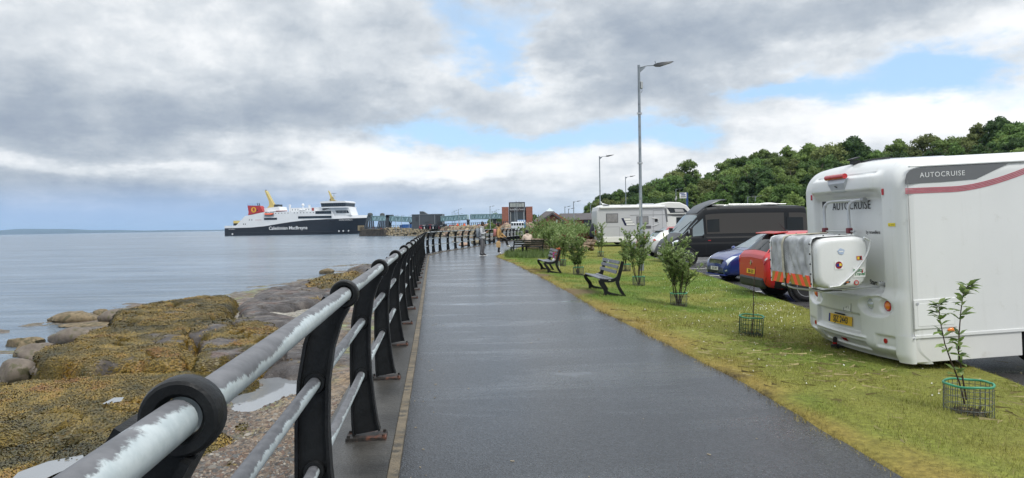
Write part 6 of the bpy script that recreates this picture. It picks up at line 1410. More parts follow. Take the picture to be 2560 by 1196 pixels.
tower(917, 930, 533.5, 571, 318, 'left linkspan tower with splayed legs and rounded dark cap'); tower(948, 960, 534, 571, 312, 'right linkspan tower with splayed legs and rounded dark cap')
# gangway: glazed truss
gl_m = mat('gangway_glass', (.40, .58, .60), .2, var=.25, vscale=.4); truss_m = mat('gangway_steel', (.16, .27, .29), .5, .2)
gw = thing('passenger_gangway', 'raised teal glazed truss gangway crossing the pier to the terminal', 'footbridge')
def span(p0, p1, Ya, Yb, n):
    (x0, ya, yb), (x1, yc, yd) = p0, p1; A0, A1 = pw(x0, ya, Ya), pw(x0, yb, Ya); B0, B1 = pw(x1, yc, Yb), pw(x1, yd, Yb)
    mb = MB(); mb.loft([[A0, A0 + Vector((.6, 3, 0)), A1 + Vector((.6, 3, 0)), A1], [B0, B0 + Vector((.6, 3, 0)), B1 + Vector((.6, 3, 0)), B1]]); mb.build('glazing', gl_m, gw)
    for P, Q in ((A0, B0), (A1, B1)): mb = MB(); mb.tube([P + Vector((0, -.1, 0)), Q + Vector((0, -.1, 0))], .17, 4); mb.build('chord', truss_m, gw)
    for k in range(n):
        u, v = k / n, (k + 1) / n; f = lambda a, b, w_: a * (1 - w_) + b * w_
        for c0, c1 in (((A0, B0), (A1, B1)), ((A1, B1), (A0, B0))):
            if (k % 2 == 0) == (c0[0] is A0): mb = MB(); mb.tube([f(*c0, u) + Vector((0, -.12, 0)), f(*c1, v) + Vector((0, -.12, 0))], .07, 4); mb.build('brace', truss_m, gw)
        if k % 3 == 0: mb = MB(); mb.tube([f(A0, B0, u) + Vector((0, -.13, 0)), f(A1, B1, u) + Vector((0, -.13, 0))], .10, 4); mb.build('frame', truss_m, gw)
span((918, 541, 552), (968, 541, 552), 322, 305, 12); span((968, 541, 552.5), (1035, 543.5, 555), 305, 285, 22); span((1102, 542, 553.5), (1167, 537.5, 549), 262, 238, 18); span((1177, 537, 548), (1256, 536, 546.5), 235, 200, 22)
o = MB().bx(pw(1166, 0, 237).x, pw(1177, 0, 237).x, 236, 240, pw(1166, 549, 237).z, pw(1166, 537, 237).z).build('gangway_joint', steel, gw)
for px, Y, y0, y1 in ((1170, 237, 549, 567), (1026, 288, 555, 565), (975, 304, 552, 570), (1237, 208, 547, 566)):
    for s_ in (-1, 1): A = pw(px, y1, Y); B = pw(px + 2.4 * s_, y0, Y); mb = MB(); mb.tube([A + Vector((0, 1, 0)), B + Vector((0, 1, 0))], .28, 6); mb.build('support', steel, gw)
mb = MB(); q = pw(965, 540, 304); mb.bx(q.x, q.x + 1.3, 303, 306, pw(965, 569, 304).z, q.z + .3); mb.bx(q.x, q.x + 3.0, 303, 306, q.z - .8, q.z + .4); mb.build('gangway_portal', steel, gw)
# grey pier building
gb = thing('pier_building', 'dark grey clad building with a sloping roof plant box on the pier', 'building')
clad = mat('grey_cladding', (.062, .072, .082), .5, .1, var=.12, vscale=.5); clad2 = mat('grey_cladding_dark', (.035, .040, .046), .5)
A, B = pw(1035, 538, 270), pw(1103, 538, 262); zt = A.z; z0 = ZP - .3
mb = MB(); mb.bx(A.x, B.x, 264, 275, z0, zt); mb.build('wall', clad, gb)
mb = MB(); mb.bx(A.x - .1, B.x + .1, 263.8, 275.2, zt, zt + .15); mb.build('parapet', mat('light_trim', (.20, .22, .24), .5), gb)
q0_, q1_, q2_ = pw(1049.5, 529, 266), pw(1058, 529, 266), pw(1070, 538, 266); mb = MB(); mb.prism([(q0_.x, zt), (q0_.x, q0_.z), (q1_.x, q0_.z), (q2_.x, zt)], 265.5, 270); mb.build('roof_plant', clad, gb)
for x0, x1, y0, y1 in ((1039, 1045, 543, 554), (1062, 1074, 555.8, 557.2)): a, b = pw(x0, y0, 264), pw(x1, y1, 264); MB().bx(a.x, b.x, 263.9, 264.2, b.z, a.z).build('louvre', clad2, gb)
a, b = pw(1091, 540, 264), pw(1103, 567, 264); MB().bx(a.x, b.x + .1, 263.85, 264.2, b.z, a.z).build('dark_bay', clad2, gb)
for px in (1038, 1076): a = pw(px, 0, 264); MB().bx(a.x - .1, a.x + .1, 263.8, 264.1, z0, zt - .2).build('downpipe', mat('light_trim'), gb)
cont_b = mat('container_blue', (.03, .11, .32), .5, var=.2, vscale=.6)
for px0, px1, py0, lab in ((1001, 1006, 563, 'small blue skip left of the blue container on the pier'), (1006, 1028, 561.5, 'blue shipping container beside the grey pier building')):
    t = thing('container', lab, 'container'); a, b = pw(px0, py0, 285), pw(px1, 570, 285); MB().bx(a.x, b.x, 285, 287.4, b.z, a.z).build('box', cont_b, t)
    for k in range(5): x = a.x + (b.x - a.x) * k / 4; MB().bx(x - .07, x + .07, 284.9, 285.05, b.z, a.z).build('corner_rib', mat('container_rib', (.02, .07, .22), .5), t)
# ---- terminal
tb_ = thing('terminal_building', 'tall red brick and glass terminal with a lettered fascia at the path end', 'building')
brick = bpy.data.materials.new('red_sandstone'); brick.use_nodes = True; g = NG(brick.node_tree); b_ = g.n['Principled BSDF']; bt = g.node('ShaderNodeTexBrick'); tc = g.node('ShaderNodeTexCoord'); g.l.new(g.vm('MULTIPLY', tc.outputs['Object'], (1, 1, 1)), bt.inputs['Vector'])
xy = g.xyz(tc.outputs['Object']); g.l.new(g.comb(g.m('ADD', xy[0], xy[1]), xy[2], 0.0), bt.inputs['Vector']); bt.inputs['Scale'].default_value = 1.6; bt.inputs['Color1'].default_value = (.23, .078, .050, 1); bt.inputs['Color2'].default_value = (.30, .115, .078, 1); bt.inputs['Mortar'].default_value = (.22, .12, .09, 1); bt.inputs['Mortar Size'].default_value = .02
g.l.new(bt.outputs[0], b_.inputs['Base Color']); b_.inputs['Roughness'].default_value = .9
YT = 196.0
def tbox(px0, px1, py0, py1, y0, y1, m, name, par=None): a, b = pw(px0, py0, YT), pw(px1, py1, YT); return MB().bx(min(a.x, b.x), max(a.x, b.x), YT + y0, YT + y1, b.z, a.z).build(name, m, par or tb_)
tbox(1254.5, 1272, 518, 566, 0, 9, brick, 'brick_tower'); tbox(1315, 1332, 517, 566, 0, 9, brick, 'brick_tower')
tbox(1272, 1315, 518, 566, .8, 9, steel, 'hall'); gw_ = tbox(1275, 1312, 530, 566, .5, .9, mat('terminal_glass', (.07, .085, .095), .1), 'glass_front')
for k in range(13): px = 1276 + k * 2.9; tbox(px, px + .5, 530, 565, .35, .55, clad2, 'mullion', gw_)
tbox(1272, 1315, 519, 530, .3, .8, mat('fascia', (.035, .03, .032), .5), 'fascia')
a = pw(1293.5, 524.2, YT); lettering('Brodick Ferry Terminal', shipw, tb_, .62, (a.x, YT + .25, a.z), (RX, 0, 0), .02, sx=.70)
tbox(1272, 1313, 505.5, 519, 2.5, 8, clad2, 'lantern'); lg = tbox(1275, 1311, 508, 517, 2.35, 2.6, mat('lantern_glass', (.35, .38, .36), .3), 'lantern_window')
for k in range(1, 5): tbox(1275 + k * 7.2, 1275.6 + k * 7.2, 508, 517, 2.25, 2.4, clad2, 'mullion', lg)
mb = MB()
for px in (1290.5, 1298): a = pw(px, 503, YT); mb.bx(a.x - .06, a.x + .06, YT + 4, YT + 4.1, a.z - .5, a.z + .1)
mb.build('roof_mast', clad2, tb_); tbox(1323.5, 1325.5, 552, 562, -.06, .2, clad2, 'slit_window'); tbox(1275, 1278, 528, 566, .3, .6, mat('terminal_frame', (.25, .26, .26), .5), 'door_frame'); tbox(1308, 1312, 528, 566, .3, .6, mat('terminal_frame'), 'door_frame')
# bus in front of it
bus = thing('bus', 'white and pale blue bus standing in front of the terminal', 'bus'); a, b = pw(1277, 555.5, 150), pw(1310, 565, 150)
MB().bx(a.x, b.x, 150, 152.4, .45, a.z).build('body', mat('bus_white', (.62, .66, .70), .35), bus, bevel=.2)
for k in range(5): x = a.x + (b.x - a.x) * (k + .15) / 5; MB().bx(x, x + (b.x - a.x) * .14, 149.97, 150.1, a.z - .75, a.z - .25).build('window', glass_c, bus)
a2 = pw(1293, 550.5, 160); b2 = pw(1314, 556, 160); bus2 = thing('bus', 'blue-topped bus half hidden behind the white bus at the terminal', 'bus'); MB().bx(a2.x, b2.x, 160, 162, .4, a2.z).build('body', mat('bus_blue', (.10, .22, .45), .35), bus2, bevel=.15)
for k in range(4): x = a2.x + (b2.x - a2.x) * (k + .15) / 4; MB().bx(x, x + (b2.x - a2.x) * .17, 159.97, 160.1, a2.z - .55, a2.z - .1).build('window', mat('bus_white'), bus2)
for px in (1277, 1310):
    for y in (150.2, 152.2): pass
for bb, aa, cc, yy in ((bus, a, b, 150), (bus2, a2, b2, 160)):
    for f_ in (.2, .8): wheel(bb, aa.x + (cc.x - aa.x) * f_, yy + .1, .42, .25, -1, 6, 0, .55)
# ---- low brick visitor centre with a pitched roof
vc = thing('brick_house', 'low red brick hall with a grey hipped roof and glazed ridge light', 'building')
slate = mat('slate_roof', (.075, .066, .068), .7, var=.2, vscale=1, bump=.2, bscale=4); YV = 128.0
def vp_(px, py, dy=0): return W(px, py, YV + dy)
zb_ = .2
a, b = vp_(1338, 566), vp_(1413, 566); e_ = vp_(1347, 553).z
mb = MB(); mb.prism([(vp_(1347, 0).x, zb_), (vp_(1347, 0).x, e_), (vp_(1381, 0).x, vp_(1381, 533).z), (vp_(1412, 0).x, e_), (vp_(1412, 0).x, zb_)], YV, YV + 14); mb.build('gable_wall', brick, vc)
mb = MB(); rz = vp_(1381, 531.5).z
for s0, s1 in (((1345.5, 554), (1381, 531.8)), ((1414, 554), (1381, 531.8))):
    p, q = vp_(*s0), vp_(*s1); mb.add([(p.x, YV - .6, p.z), (q.x, YV - .6, q.z), (q.x, YV + 14, q.z), (p.x, YV + 14, p.z), (p.x, YV - .6, p.z - .35), (q.x, YV - .6, q.z - .35), (q.x, YV + 14, q.z - .35), (p.x, YV + 14, p.z - .35)], [(0, 1, 2, 3), (4, 7, 6, 5), (0, 4, 5, 1), (3, 2, 6, 7), (0, 3, 7, 4), (1, 5, 6, 2)])
mb.build('gable_roof', slate, vc)
ap = vp_(1374, 526, 8); mb = MB(); c4 = [vp_(1333, 556, 3), vp_(1412, 556, 3), vp_(1412, 556, 3) + Vector((0, 16, 0)), vp_(1333, 556, 3) + Vector((0, 16, 0))]; ct = [vp_(1365, 528.5, 8), vp_(1385, 528.5, 8), vp_(1385, 528.5, 8) + Vector((0, 4, 0)), vp_(1365, 528.5, 8) + Vector((0, 4, 0))]
mb.loft([c4, ct]); rf = mb.build('hipped_roof', slate, vc)
mb = MB(); pk = vp_(1374, 520, 10); mb.add([*ct, pk], [(0, 1, 4), (1, 2, 4), (2, 3, 4), (3, 0, 4)]); mb.build('ridge_light', mat('ridge_glass', (.42, .50, .52), .15), rf)
mb = MB(); x0, x1 = vp_(1334, 0).x, vp_(1347, 0).x; mb.bx(x0, x1, YV + 3.2, YV + 12, zb_, vp_(1340, 553).z); mb.build('side_wall', brick, vc)
a, b = vp_(1401, 555), vp_(1409, 561); MB().bx(a.x, b.x, YV - .08, YV + .1, b.z, a.z).build('window', glass_d, vc); a, b = vp_(1390, 549), vp_(1393.5, 560); MB().bx(a.x, b.x, YV - .10, YV + .1, b.z, a.z).build('window', shipw, vc)
a, b = vp_(1414, 536, 8), vp_(1496, 550, 8); mb = MB(); zr = vp_(1440, 533.5, 10).z; ze = vp_(1440, 550, 6).z
mb.add([(a.x - 1, YV + 5, ze), (b.x + 3, YV + 5, ze), (b.x + 3, YV + 10, zr), (a.x - 1, YV + 10, zr), (a.x - 1, YV + 15, ze), (b.x + 3, YV + 15, ze)], [(0, 1, 2, 3), (3, 2, 5, 4)]); mb.build('wing_roof', slate, vc)
mb = MB(); mb.bx(a.x - 1, b.x + 2.6, YV + 5.5, YV + 14, zb_, ze + .1); mb.build('wing_wall', brick, vc)
mb = MB(); mb.bx(a.x + 3.2, b.x + 2.6, YV + 5.3, YV + 5.6, ze - 1.3, ze - .1); mb.build('wing_window', glass_d, vc)
# ================================================================== people
skin = mat('skin_brown', (.22, .115, .07), .55); hair_m = mat('hair_black', (.010, .008, .008), .5, bump=.4, bscale=60)
def person(label, joints, bones, radii, loc, yaw, zones, mats, group='people by the railing'):
    """one continuous body: joints (name: xyz), bones (pairs), radii per joint; zones(face centre) -> material index"""
    names = list(joints); me = bpy.data.meshes.new('body'); me.from_pydata([joints[n] for n in names], [(names.index(a), names.index(b)) for a, b in bones], [])
    o = bpy.data.objects.new('body', me); COL.objects.link(o); o.modifiers.new('skin', 'SKIN'); sub = o.modifiers.new('sub', 'SUBSURF'); sub.levels = 2; sub.render_levels = 2
    if not me.skin_vertices: bpy.context.view_layer.objects.active = o
    sv = me.skin_vertices[0].data
    for i, n in enumerate(names): r = radii[n]; sv[i].radius = r if isinstance(r, tuple) else (r, r)
    sv[names.index('pelvis')].use_root = True
    bpy.context.view_layer.update(); dg = bpy.context.evaluated_depsgraph_get(); m2_ = bpy.data.meshes.new_from_object(o.evaluated_get(dg)); bpy.data.objects.remove(o)
    t = thing('person', label, 'person', loc, (0, 0, yaw), group); m2_.materials.clear()
    for m_ in mats: m2_.materials.append(m_)
    for p in m2_.polygons: p.material_index = zones(p.center); p.use_smooth = True
    link('body', m2_, t); return t
def head_bits(t, c, fwd, hair='short', up=Vector((0, 0, 1))):
    """face and hair round the head centre c looking along fwd"""
    c = Vector(c); f = Vector(fwd).normalized(); s_ = up.cross(f).normalized()
    mb = MB(); mb.loft([[c - f * .012 + s_ * (.086 * math.sin(th) * math.cos(a)) + f * (.104 * math.sin(th) * math.sin(a)) + up * (.122 * math.cos(th) + .02) for a in [2 * math.pi * j / 16 for j in range(16)]] for th in [.05 + 1.55 * i / 7 for i in range(8)]])
    mb.loft([[c - f * .03 + s_ * (.088 * math.cos(a)) * k + f * (min(.05, .100 * math.sin(a))) * k + up * z for a in [2 * math.pi * j / 16 for j in range(16)]] for k, z in ((1.0, .03), (1.02, -.02), (.9, -.07), (.7, -.10))])
    if hair == 'bun':
        mb.ball(c - f * .10 + up * .09, (.07, .07, .065)); mb.ball(c - f * .11 + up * .0, (.06, .07, .08))
    mb.build('hair', hair_m, t, 60)
    mb = MB(); mb.ball(c + f * .108 + up * -.005, (.014, .016, .022), 8, 6); mb.build('nose', skin, t, 60)
    for k in (-1, 1):
        MB().ball(c + f * .092 + s_ * .034 * k + up * .022, (.012, .012, .009), 8, 6).build('eye', ink, t, 60); MB().ball(c + s_ * .088 * k - f * .01, (.014, .022, .032), 8, 6).build('ear', skin, t, 60)
    MB().box(c + f * .098 - up * .052, (.045, .045, .010)).build('mouth', mat('lips', (.16, .055, .045), .5), t)
def fingers(J, B, Rd, hand, base, fwd, side, pref):
    """five separate fingers leaving the palm"""
    f = Vector(fwd).normalized(); s_ = Vector(side).normalized(); d = f.cross(s_)
    for k, L in enumerate((.07, .078, .072, .055)):
        p = Vector(J[hand]) + f * .035 + s_ * (.030 - .02 * k); a = pref + 'f%d' % k; J[a] = tuple(p); J[a + 'b'] = tuple(p + f * L * .55 - d * .008); J[a + 'c'] = tuple(p + f * L * .9 - d * .03); B += [(hand, a), (a, a + 'b'), (a + 'b', a + 'c')]; Rd[a] = .0095; Rd[a + 'b'] = .009; Rd[a + 'c'] = .0075
    p = Vector(J[hand]) + s_ * .040 - f * .01; J[pref + 't'] = tuple(p); J[pref + 'tb'] = tuple(p + f * .045 + s_ * .02); B += [(hand, pref + 't'), (pref + 't', pref + 'tb')]; Rd[pref + 't'] = .0115; Rd[pref + 'tb'] = .009
# ---- man in the pale hoodie looking at his phone (local +x = facing, +y = his left)
J = {'pelvis': (0, 0, .95), 'belly': (.01, 0, 1.10), 'chest': (0, 0, 1.30), 'neck': (.01, 0, 1.47), 'nape': (.03, 0, 1.53), 'head': (.065, 0, 1.63), 'crown': (.055, 0, 1.70),
     'lhip': (0, .10, .90), 'lknee': (.05, .11, .50), 'lank': (.0, .12, .09), 'lheel': (-.02, .12, .05), 'ltoe': (.17, .14, .035), 'rhip': (0, -.10, .90), 'rknee': (.02, -.13, .50), 'rank': (-.05, -.15, .09), 'rheel': (-.07, -.15, .05), 'rtoe': (.12, -.18, .035),
     'lsh': (-.01, .19, 1.40), 'lelb': (.02, .25, 1.13), 'lwr': (.22, .13, 1.20), 'lhand': (.28, .09, 1.24), 'rsh': (-.01, -.19, 1.40), 'relb': (.03, -.25, 1.13), 'rwr': (.23, -.09, 1.20), 'rhand': (.29, -.04, 1.24)}
B = [('pelvis', 'belly'), ('belly', 'chest'), ('chest', 'neck'), ('neck', 'nape'), ('nape', 'head'), ('head', 'crown'), ('pelvis', 'lhip'), ('lhip', 'lknee'), ('lknee', 'lank'), ('lank', 'lheel'), ('lank', 'ltoe'), ('pelvis', 'rhip'), ('rhip', 'rknee'), ('rknee', 'rank'), ('rank', 'rheel'), ('rank', 'rtoe'),
     ('chest', 'lsh'), ('lsh', 'lelb'), ('lelb', 'lwr'), ('lwr', 'lhand'), ('chest', 'rsh'), ('rsh', 'relb'), ('relb', 'rwr'), ('rwr', 'rhand')]
Rd = {'pelvis': (.13, .16), 'belly': (.13, .16), 'chest': (.13, .18), 'neck': .07, 'nape': .055, 'head': .094, 'crown': .078, 'lhip': .098, 'lknee': .072, 'lank': .055, 'lheel': .045, 'ltoe': .038, 'rhip': .098, 'rknee': .072, 'rank': .055, 'rheel': .045, 'rtoe': .038, 'lsh': .078, 'lelb': .058, 'lwr': .04, 'lhand': .030, 'rsh': .078, 'relb': .058, 'rwr': .04, 'rhand': .030}
RD0 = dict(Rd)
fingers(J, B, Rd, 'lhand', None, (.7, -.5, .4), (0, .3, 1), 'l'); fingers(J, B, Rd, 'rhand', None, (.7, .5, .4), (0, -.3, 1), 'r')
hood = mat('hoodie_grey', (.42, .43, .45), .85, var=.08, vscale=12, bump=.3, bscale=14); trou = mat('trouser_grey', (.105, .105, .115), .85, var=.1, vscale=10, bump=.3, bscale=14); shoe_b = mat('shoe_black', (.012, .012, .014), .5); shoe_w = mat('shoe_white', (.7, .7, .7), .5)
def zman(c): return 0 if c.z > 1.515 or c.x > .235 and 1.1 < c.z < 1.4 else 2 if c.z < .115 else 3 if c.z < .93 else 1
mp_ = G(1206, 640); man = person('standing person in a pale grey hoodie and grey trousers looking at a phone', J, B, Rd, (mp_.x, mp_.y, 0), R(-12), zman, [skin, hood, shoe_b, trou])
head_bits(man, (.065, 0, 1.645), (.93, 0, -.35))
mb = MB(); mb.lathe([(.075, 1.44), (.10, 1.47), (.105, 1.51), (.085, 1.535), (.07, 1.50)], 16, 'z', (-.005, 0, 0)); mb.build('hood', hood, man, 60)
mb = MB(); mb.tube([(.0, .13, .99), (.0, .16, 1.02)], .01, 4); mb.loft([[(.165 * math.cos(a) * k, .195 * math.sin(a) * k, z) for a in [2 * math.pi * j / 20 for j in range(20)]] for k, z in ((.88, .90), (.93, .94), (.93, .98), (.86, 1.0))]); mb.build('hoodie_hem', hood, man, 60)
for y, x in ((.12, .06), (-.15, .01)): MB().bx(x - .14, x + .17, y - .05, y + .06, 0, .022).build('shoe_sole', shoe_w, man, bevel=.008)
ph = tag(MB().box((0, 0, 0), (.012, .075, .15), (0, -.5, 0)).build('phone', ink, None, None, man.matrix_basis @ Vector((.345, .03, 1.27)), (0, 0, R(-12)), .008), 'dark phone held in both hands by the person in the grey hoodie', 'phone')
bp_ = thing('backpack', 'grey and black backpack worn by the person in the grey hoodie', 'backpack', (mp_.x, mp_.y, 0), (0, 0, R(-12)))
mb = MB(); mb.loft([[(-.20 + d * math.cos(a) * .5, .155 * k * math.sin(a), z) for a in [2 * math.pi * j / 16 for j in range(16)] for d in (.22,)] for k, z in ((.8, .93), (1.0, .97), (1.0, 1.15), (.95, 1.30), (.8, 1.40), (.4, 1.43))]); mb.build('main_bag', mat('bag_grey', (.20, .23, .26), .7, var=.15, vscale=9), bp_, 60)
mb = MB(); mb.loft([[(-.33 + .06 * math.cos(a), .125 * k * math.sin(a), z) for a in [2 * math.pi * j / 12 for j in range(12)]] for k, z in ((.7, .96), (1, .99), (1, 1.12), (.8, 1.17))]); mb.build('front_pocket', mat('bag_black', (.015, .016, .018), .6), bp_, 60)
for y in (-.12, .12): mb = MB(); mb.tube([(-.13, y, 1.42), (.0, y * 1.1, 1.50), (.12, y * 1.05, 1.40), (.145, y * 1.2, 1.22), (.03, y * 1.75, 1.05), (-.12, y * 1.1, 1.0)], [(.022, .008)] * 6, 6); mb.build('strap', mat('bag_black'), bp_, 60)
# ---- person with one foot up on the bench
J = dict(J); 
J.update({'lknee': (.40, .08, .80), 'lhip': (.04, .10, .92), 'lank': (.46, .10, .44), 'lheel': (.44, .10, .41), 'ltoe': (.62, .11, .40), 'rknee': (.02, -.12, .50), 'rank': (-.03, -.12, .09), 'rheel': (-.05, -.12, .05), 'rtoe': (.13, -.14, .035)})
J.update({'head': (.06, -.0, 1.585), 'crown': (.05, 0, 1.65), 'nape': (.03, 0, 1.49), 'neck': (.01, 0, 1.43), 'chest': (0, 0, 1.25), 'lsh': (0, .19, 1.35), 'rsh': (0, -.19, 1.35), 'lelb': (.14, .25, 1.10), 'lwr': (.30, .14, .97), 'lhand': (.36, .12, .93), 'relb': (-.05, -.27, 1.06), 'rwr': (.0, -.28, .82), 'rhand': (.01, -.28, .75)})
for k in list(J):
    if k[0] in 'lr' and k[1] in 'ft' and k not in ('ltoe', 'rtoe'): J.pop(k)
B2 = [b for b in B if b[0] in J and b[1] in J]; Rd = dict(RD0); Rd.update({'pelvis': (.14, .175), 'belly': (.14, .18), 'chest': (.145, .19), 'lhip': .105, 'rhip': .105, 'lknee': .072, 'rknee': .07})
fingers(J, B2, Rd, 'lhand', None, (.8, -.2, -.4), (0, 1, 0), 'l'); fingers(J, B2, Rd, 'rhand', None, (.1, 0, -1), (1, 0, 0), 'r')
tan = mat('hoodie_tan', (.40, .245, .10), .85, var=.08, vscale=12, bump=.3, bscale=14); legg = mat('leggings_black', (.010, .010, .012), .7)
def zwom(c): return 0 if c.z > 1.475 or (c.z < .80 and c.y < -.24 and c.z > .6) or (c.x > .33 and .85 < c.z < 1.03 and c.y > .02 and False) else 2 if c.z < .10 or (c.x > .40 and c.z < .475) else 3 if c.z < .915 or (c.x > .20 and c.z < .905) else 1
wp_ = G(1248, 636); wom = person('person in a tan hoodie and black leggings with one foot up on the bench', J, B2, Rd, (wp_.x, wp_.y, 0), R(-2), zwom, [skin, tan, shoe_w, legg])
head_bits(wom, (.06, 0, 1.60), (1, -.25, -.02), 'bun')
mb = MB(); mb.lathe([(.08, 1.40), (.105, 1.43), (.11, 1.465), (.09, 1.49), (.07, 1.46)], 16, 'z', (0, 0, 0)); mb.build('hood', tan, wom, 60)
bp_ = thing('backpack', 'small pink backpack worn by the person in the tan hoodie', 'backpack', (wp_.x, wp_.y, 0), (0, 0, R(-2)))
mb = MB(); mb.loft([[(-.20 + .10 * math.cos(a), .14 * k * math.sin(a), z) for a in [2 * math.pi * j / 16 for j in range(16)]] for k, z in ((.8, .98), (1, 1.02), (1, 1.25), (.8, 1.35), (.4, 1.38))]); mb.build('main_bag', mat('bag_pink', (.42, .17, .15), .7), bp_, 60)
for y in (-.12, .12): mb = MB(); mb.tube([(-.13, y, 1.37), (.0, y * 1.1, 1.455), (.135, y * 1.05, 1.35), (.16, y * 1.2, 1.17), (.03, y * 1.75, 1.02)], [(.020, .008)] * 5, 6); mb.build('strap', mat('bag_black'), bp_, 60)
mb = MB(); mb.loft([[(-.02 + w_ * sx, -.30 + d_ * sy, z) for sx, sy in ((-1, -1), (1, -1), (1, 1), (-1, 1))] for w_, d_, z in ((.10, .06, .38), (.11, .06, .45), (.115, .05, .66), (.05, .02, .72))]); pb_ = mb.build('paper_bag', mat('kraft_paper', (.42, .28, .14), .8, var=.1, bump=.3, bscale=10), None, None, (wp_.x, wp_.y, 0), (0, 0, R(-2))); tag(pb_, 'brown paper bag hanging from the hand of the person in tan', 'bag')
# ---- third bench, seen from behind, and the person sitting on it
bench_b = G(1289, 634)
by = math.atan2(.52, 1.75) ; yb_ = R(-62)
bt3 = bench('park_bench', 'black slatted bench seen from behind with a person sitting on it', (0, 0, 0), 0, 1.75, False, mat('bench_black_slat', (.016, .017, .018), .4))
A = W(1287, 634, 38.4); bt3.location = (A.x - .18, 38.55, -.01); bt3.rotation_euler = (0, 0, R(-66))
MX = Matrix.Translation(bt3.location) @ Euler((0, 0, R(-66))).to_matrix().to_4x4()
J = {'pelvis': (0, 0, .55), 'belly': (.02, 0, .70), 'chest': (.03, 0, .90), 'neck': (.06, 0, 1.06), 'nape': (.09, 0, 1.11), 'head': (.15, 0, 1.20), 'crown': (.14, 0, 1.265),
     'lhip': (.04, .11, .53), 'lknee': (.45, .12, .50), 'lank': (.42, .12, .09), 'lheel': (.40, .12, .05), 'ltoe': (.58, .13, .035), 'rhip': (.04, -.11, .53), 'rknee': (.45, -.12, .50), 'rank': (.44, -.12, .09), 'rheel': (.42, -.12, .05), 'rtoe': (.60, -.13, .035),
     'lsh': (.03, .20, 1.00), 'lelb': (.10, .27, .75), 'lwr': (.30, .14, .80), 'lhand': (.36, .10, .84), 'rsh': (.03, -.20, 1.0), 'relb': (.12, -.27, .76), 'rwr': (.30, -.10, .84), 'rhand': (.35, -.06, .89)}
B3 = [b for b in B if b[0] in J and b[1] in J]; Rd = dict(RD0); Rd.update({'pelvis': (.16, .19), 'belly': (.165, .21), 'chest': (.16, .22), 'lsh': .10, 'rsh': .10, 'lelb': .075, 'relb': .075})
fingers(J, B3, Rd, 'lhand', None, (.7, -.5, .4), (0, .3, 1), 'l'); fingers(J, B3, Rd, 'rhand', None, (.7, .5, .4), (0, -.3, 1), 'r')
fleece = mat('fleece_cream', (.55, .45, .38), .95, var=.06, vscale=14, bump=.4, bscale=30)
def zsit(c): return 0 if c.z > 1.095 or c.x > .315 and c.z > .70 else 2 if c.z < .11 else 3 if (c.z < .47 or c.x > .21 and c.z < .66) else 1
sp_ = MX @ Vector((.10, .95, 0))
sit = person('person in a cream fleece sitting on the bench, seen from behind', J, B3, Rd, (sp_.x, sp_.y, -.04), R(-66) + math.pi, zsit, [skin, fleece, shoe_b, legg])
head_bits(sit, (.15, 0, 1.215), (.95, .2, -.2))
mb = MB(); mb.lathe([(.09, 1.03), (.12, 1.06), (.12, 1.10), (.10, 1.13), (.08, 1.09)], 16, 'z', (.05, 0, 0)); mb.build('collar', fleece, sit, 60)
# ================================================================== wooded hillside
SKY = [(1440, 545), (1470, 505), (1500, 486), (1560, 476), (1600, 455), (1640, 440), (1690, 425), (1720, 402), (1760, 432), (1800, 405), (1840, 388), (1900, 372), (1960, 366), (2030, 356), (2080, 358), (2130, 345), (2190, 362), (2250, 350), (2310, 345), (2360, 335), (2400, 322), (2450, 318), (2500, 300), (2560, 300), (2620, 296), (2720, 290)]
def sky_y(px): return float(np.interp(px, [a for a, _ in SKY], [b for _, b in SKY]))
def tdepth(px): return 205 - 75 * min(1, max(0, (px - 1450) / 1100))
def hill_z(px, Y):
    k = tdepth(px); top = W(px, sky_y(px), k).z - 8.5; f = min(1, max(0, (Y - (k - 75)) / 75)); return max(.1, top * f * f * (3 - 2 * f))
mb = MB(); cols = [1380 + 30 * i for i in range(50)]
mb.grid(lambda u, v: (lambda px, Y: ((px - CX) / FPX * Y, Y, hill_z(px, Y) - .1))(1400 + 1500 * u, 85 + 175 * v), 50, 24); struct(mb.build('hillside', mat('hill_ground', (.045, .065, .02), .9, var=.4, vscale=.2), None, 60))
def leafm(name, col):
    m = mat(name, col, .6, var=.40, vscale=.7, tint=.28, spec=.25); g = NG(m.node_tree); b = g.n['Principled BSDF']; tr = g.node('ShaderNodeBsdfTranslucent'); mx = g.node('ShaderNodeMixShader'); mx.inputs[0].default_value = .35
    g.l.new(b.inputs['Base Color'].links[0].from_socket, tr.inputs[0]); g.l.new(b.outputs[0], mx.inputs[1]); g.l.new(tr.outputs[0], mx.inputs[2]); g.l.new(mx.outputs[0], g.n['Material Output'].inputs[0]); return m
TREEM = [leafm('foliage_deep', (.064, .115, .034)), leafm('foliage_mid', (.110, .182, .048)), leafm('foliage_light', (.170, .240, .066)), leafm('foliage_olive', (.150, .178, .058))]
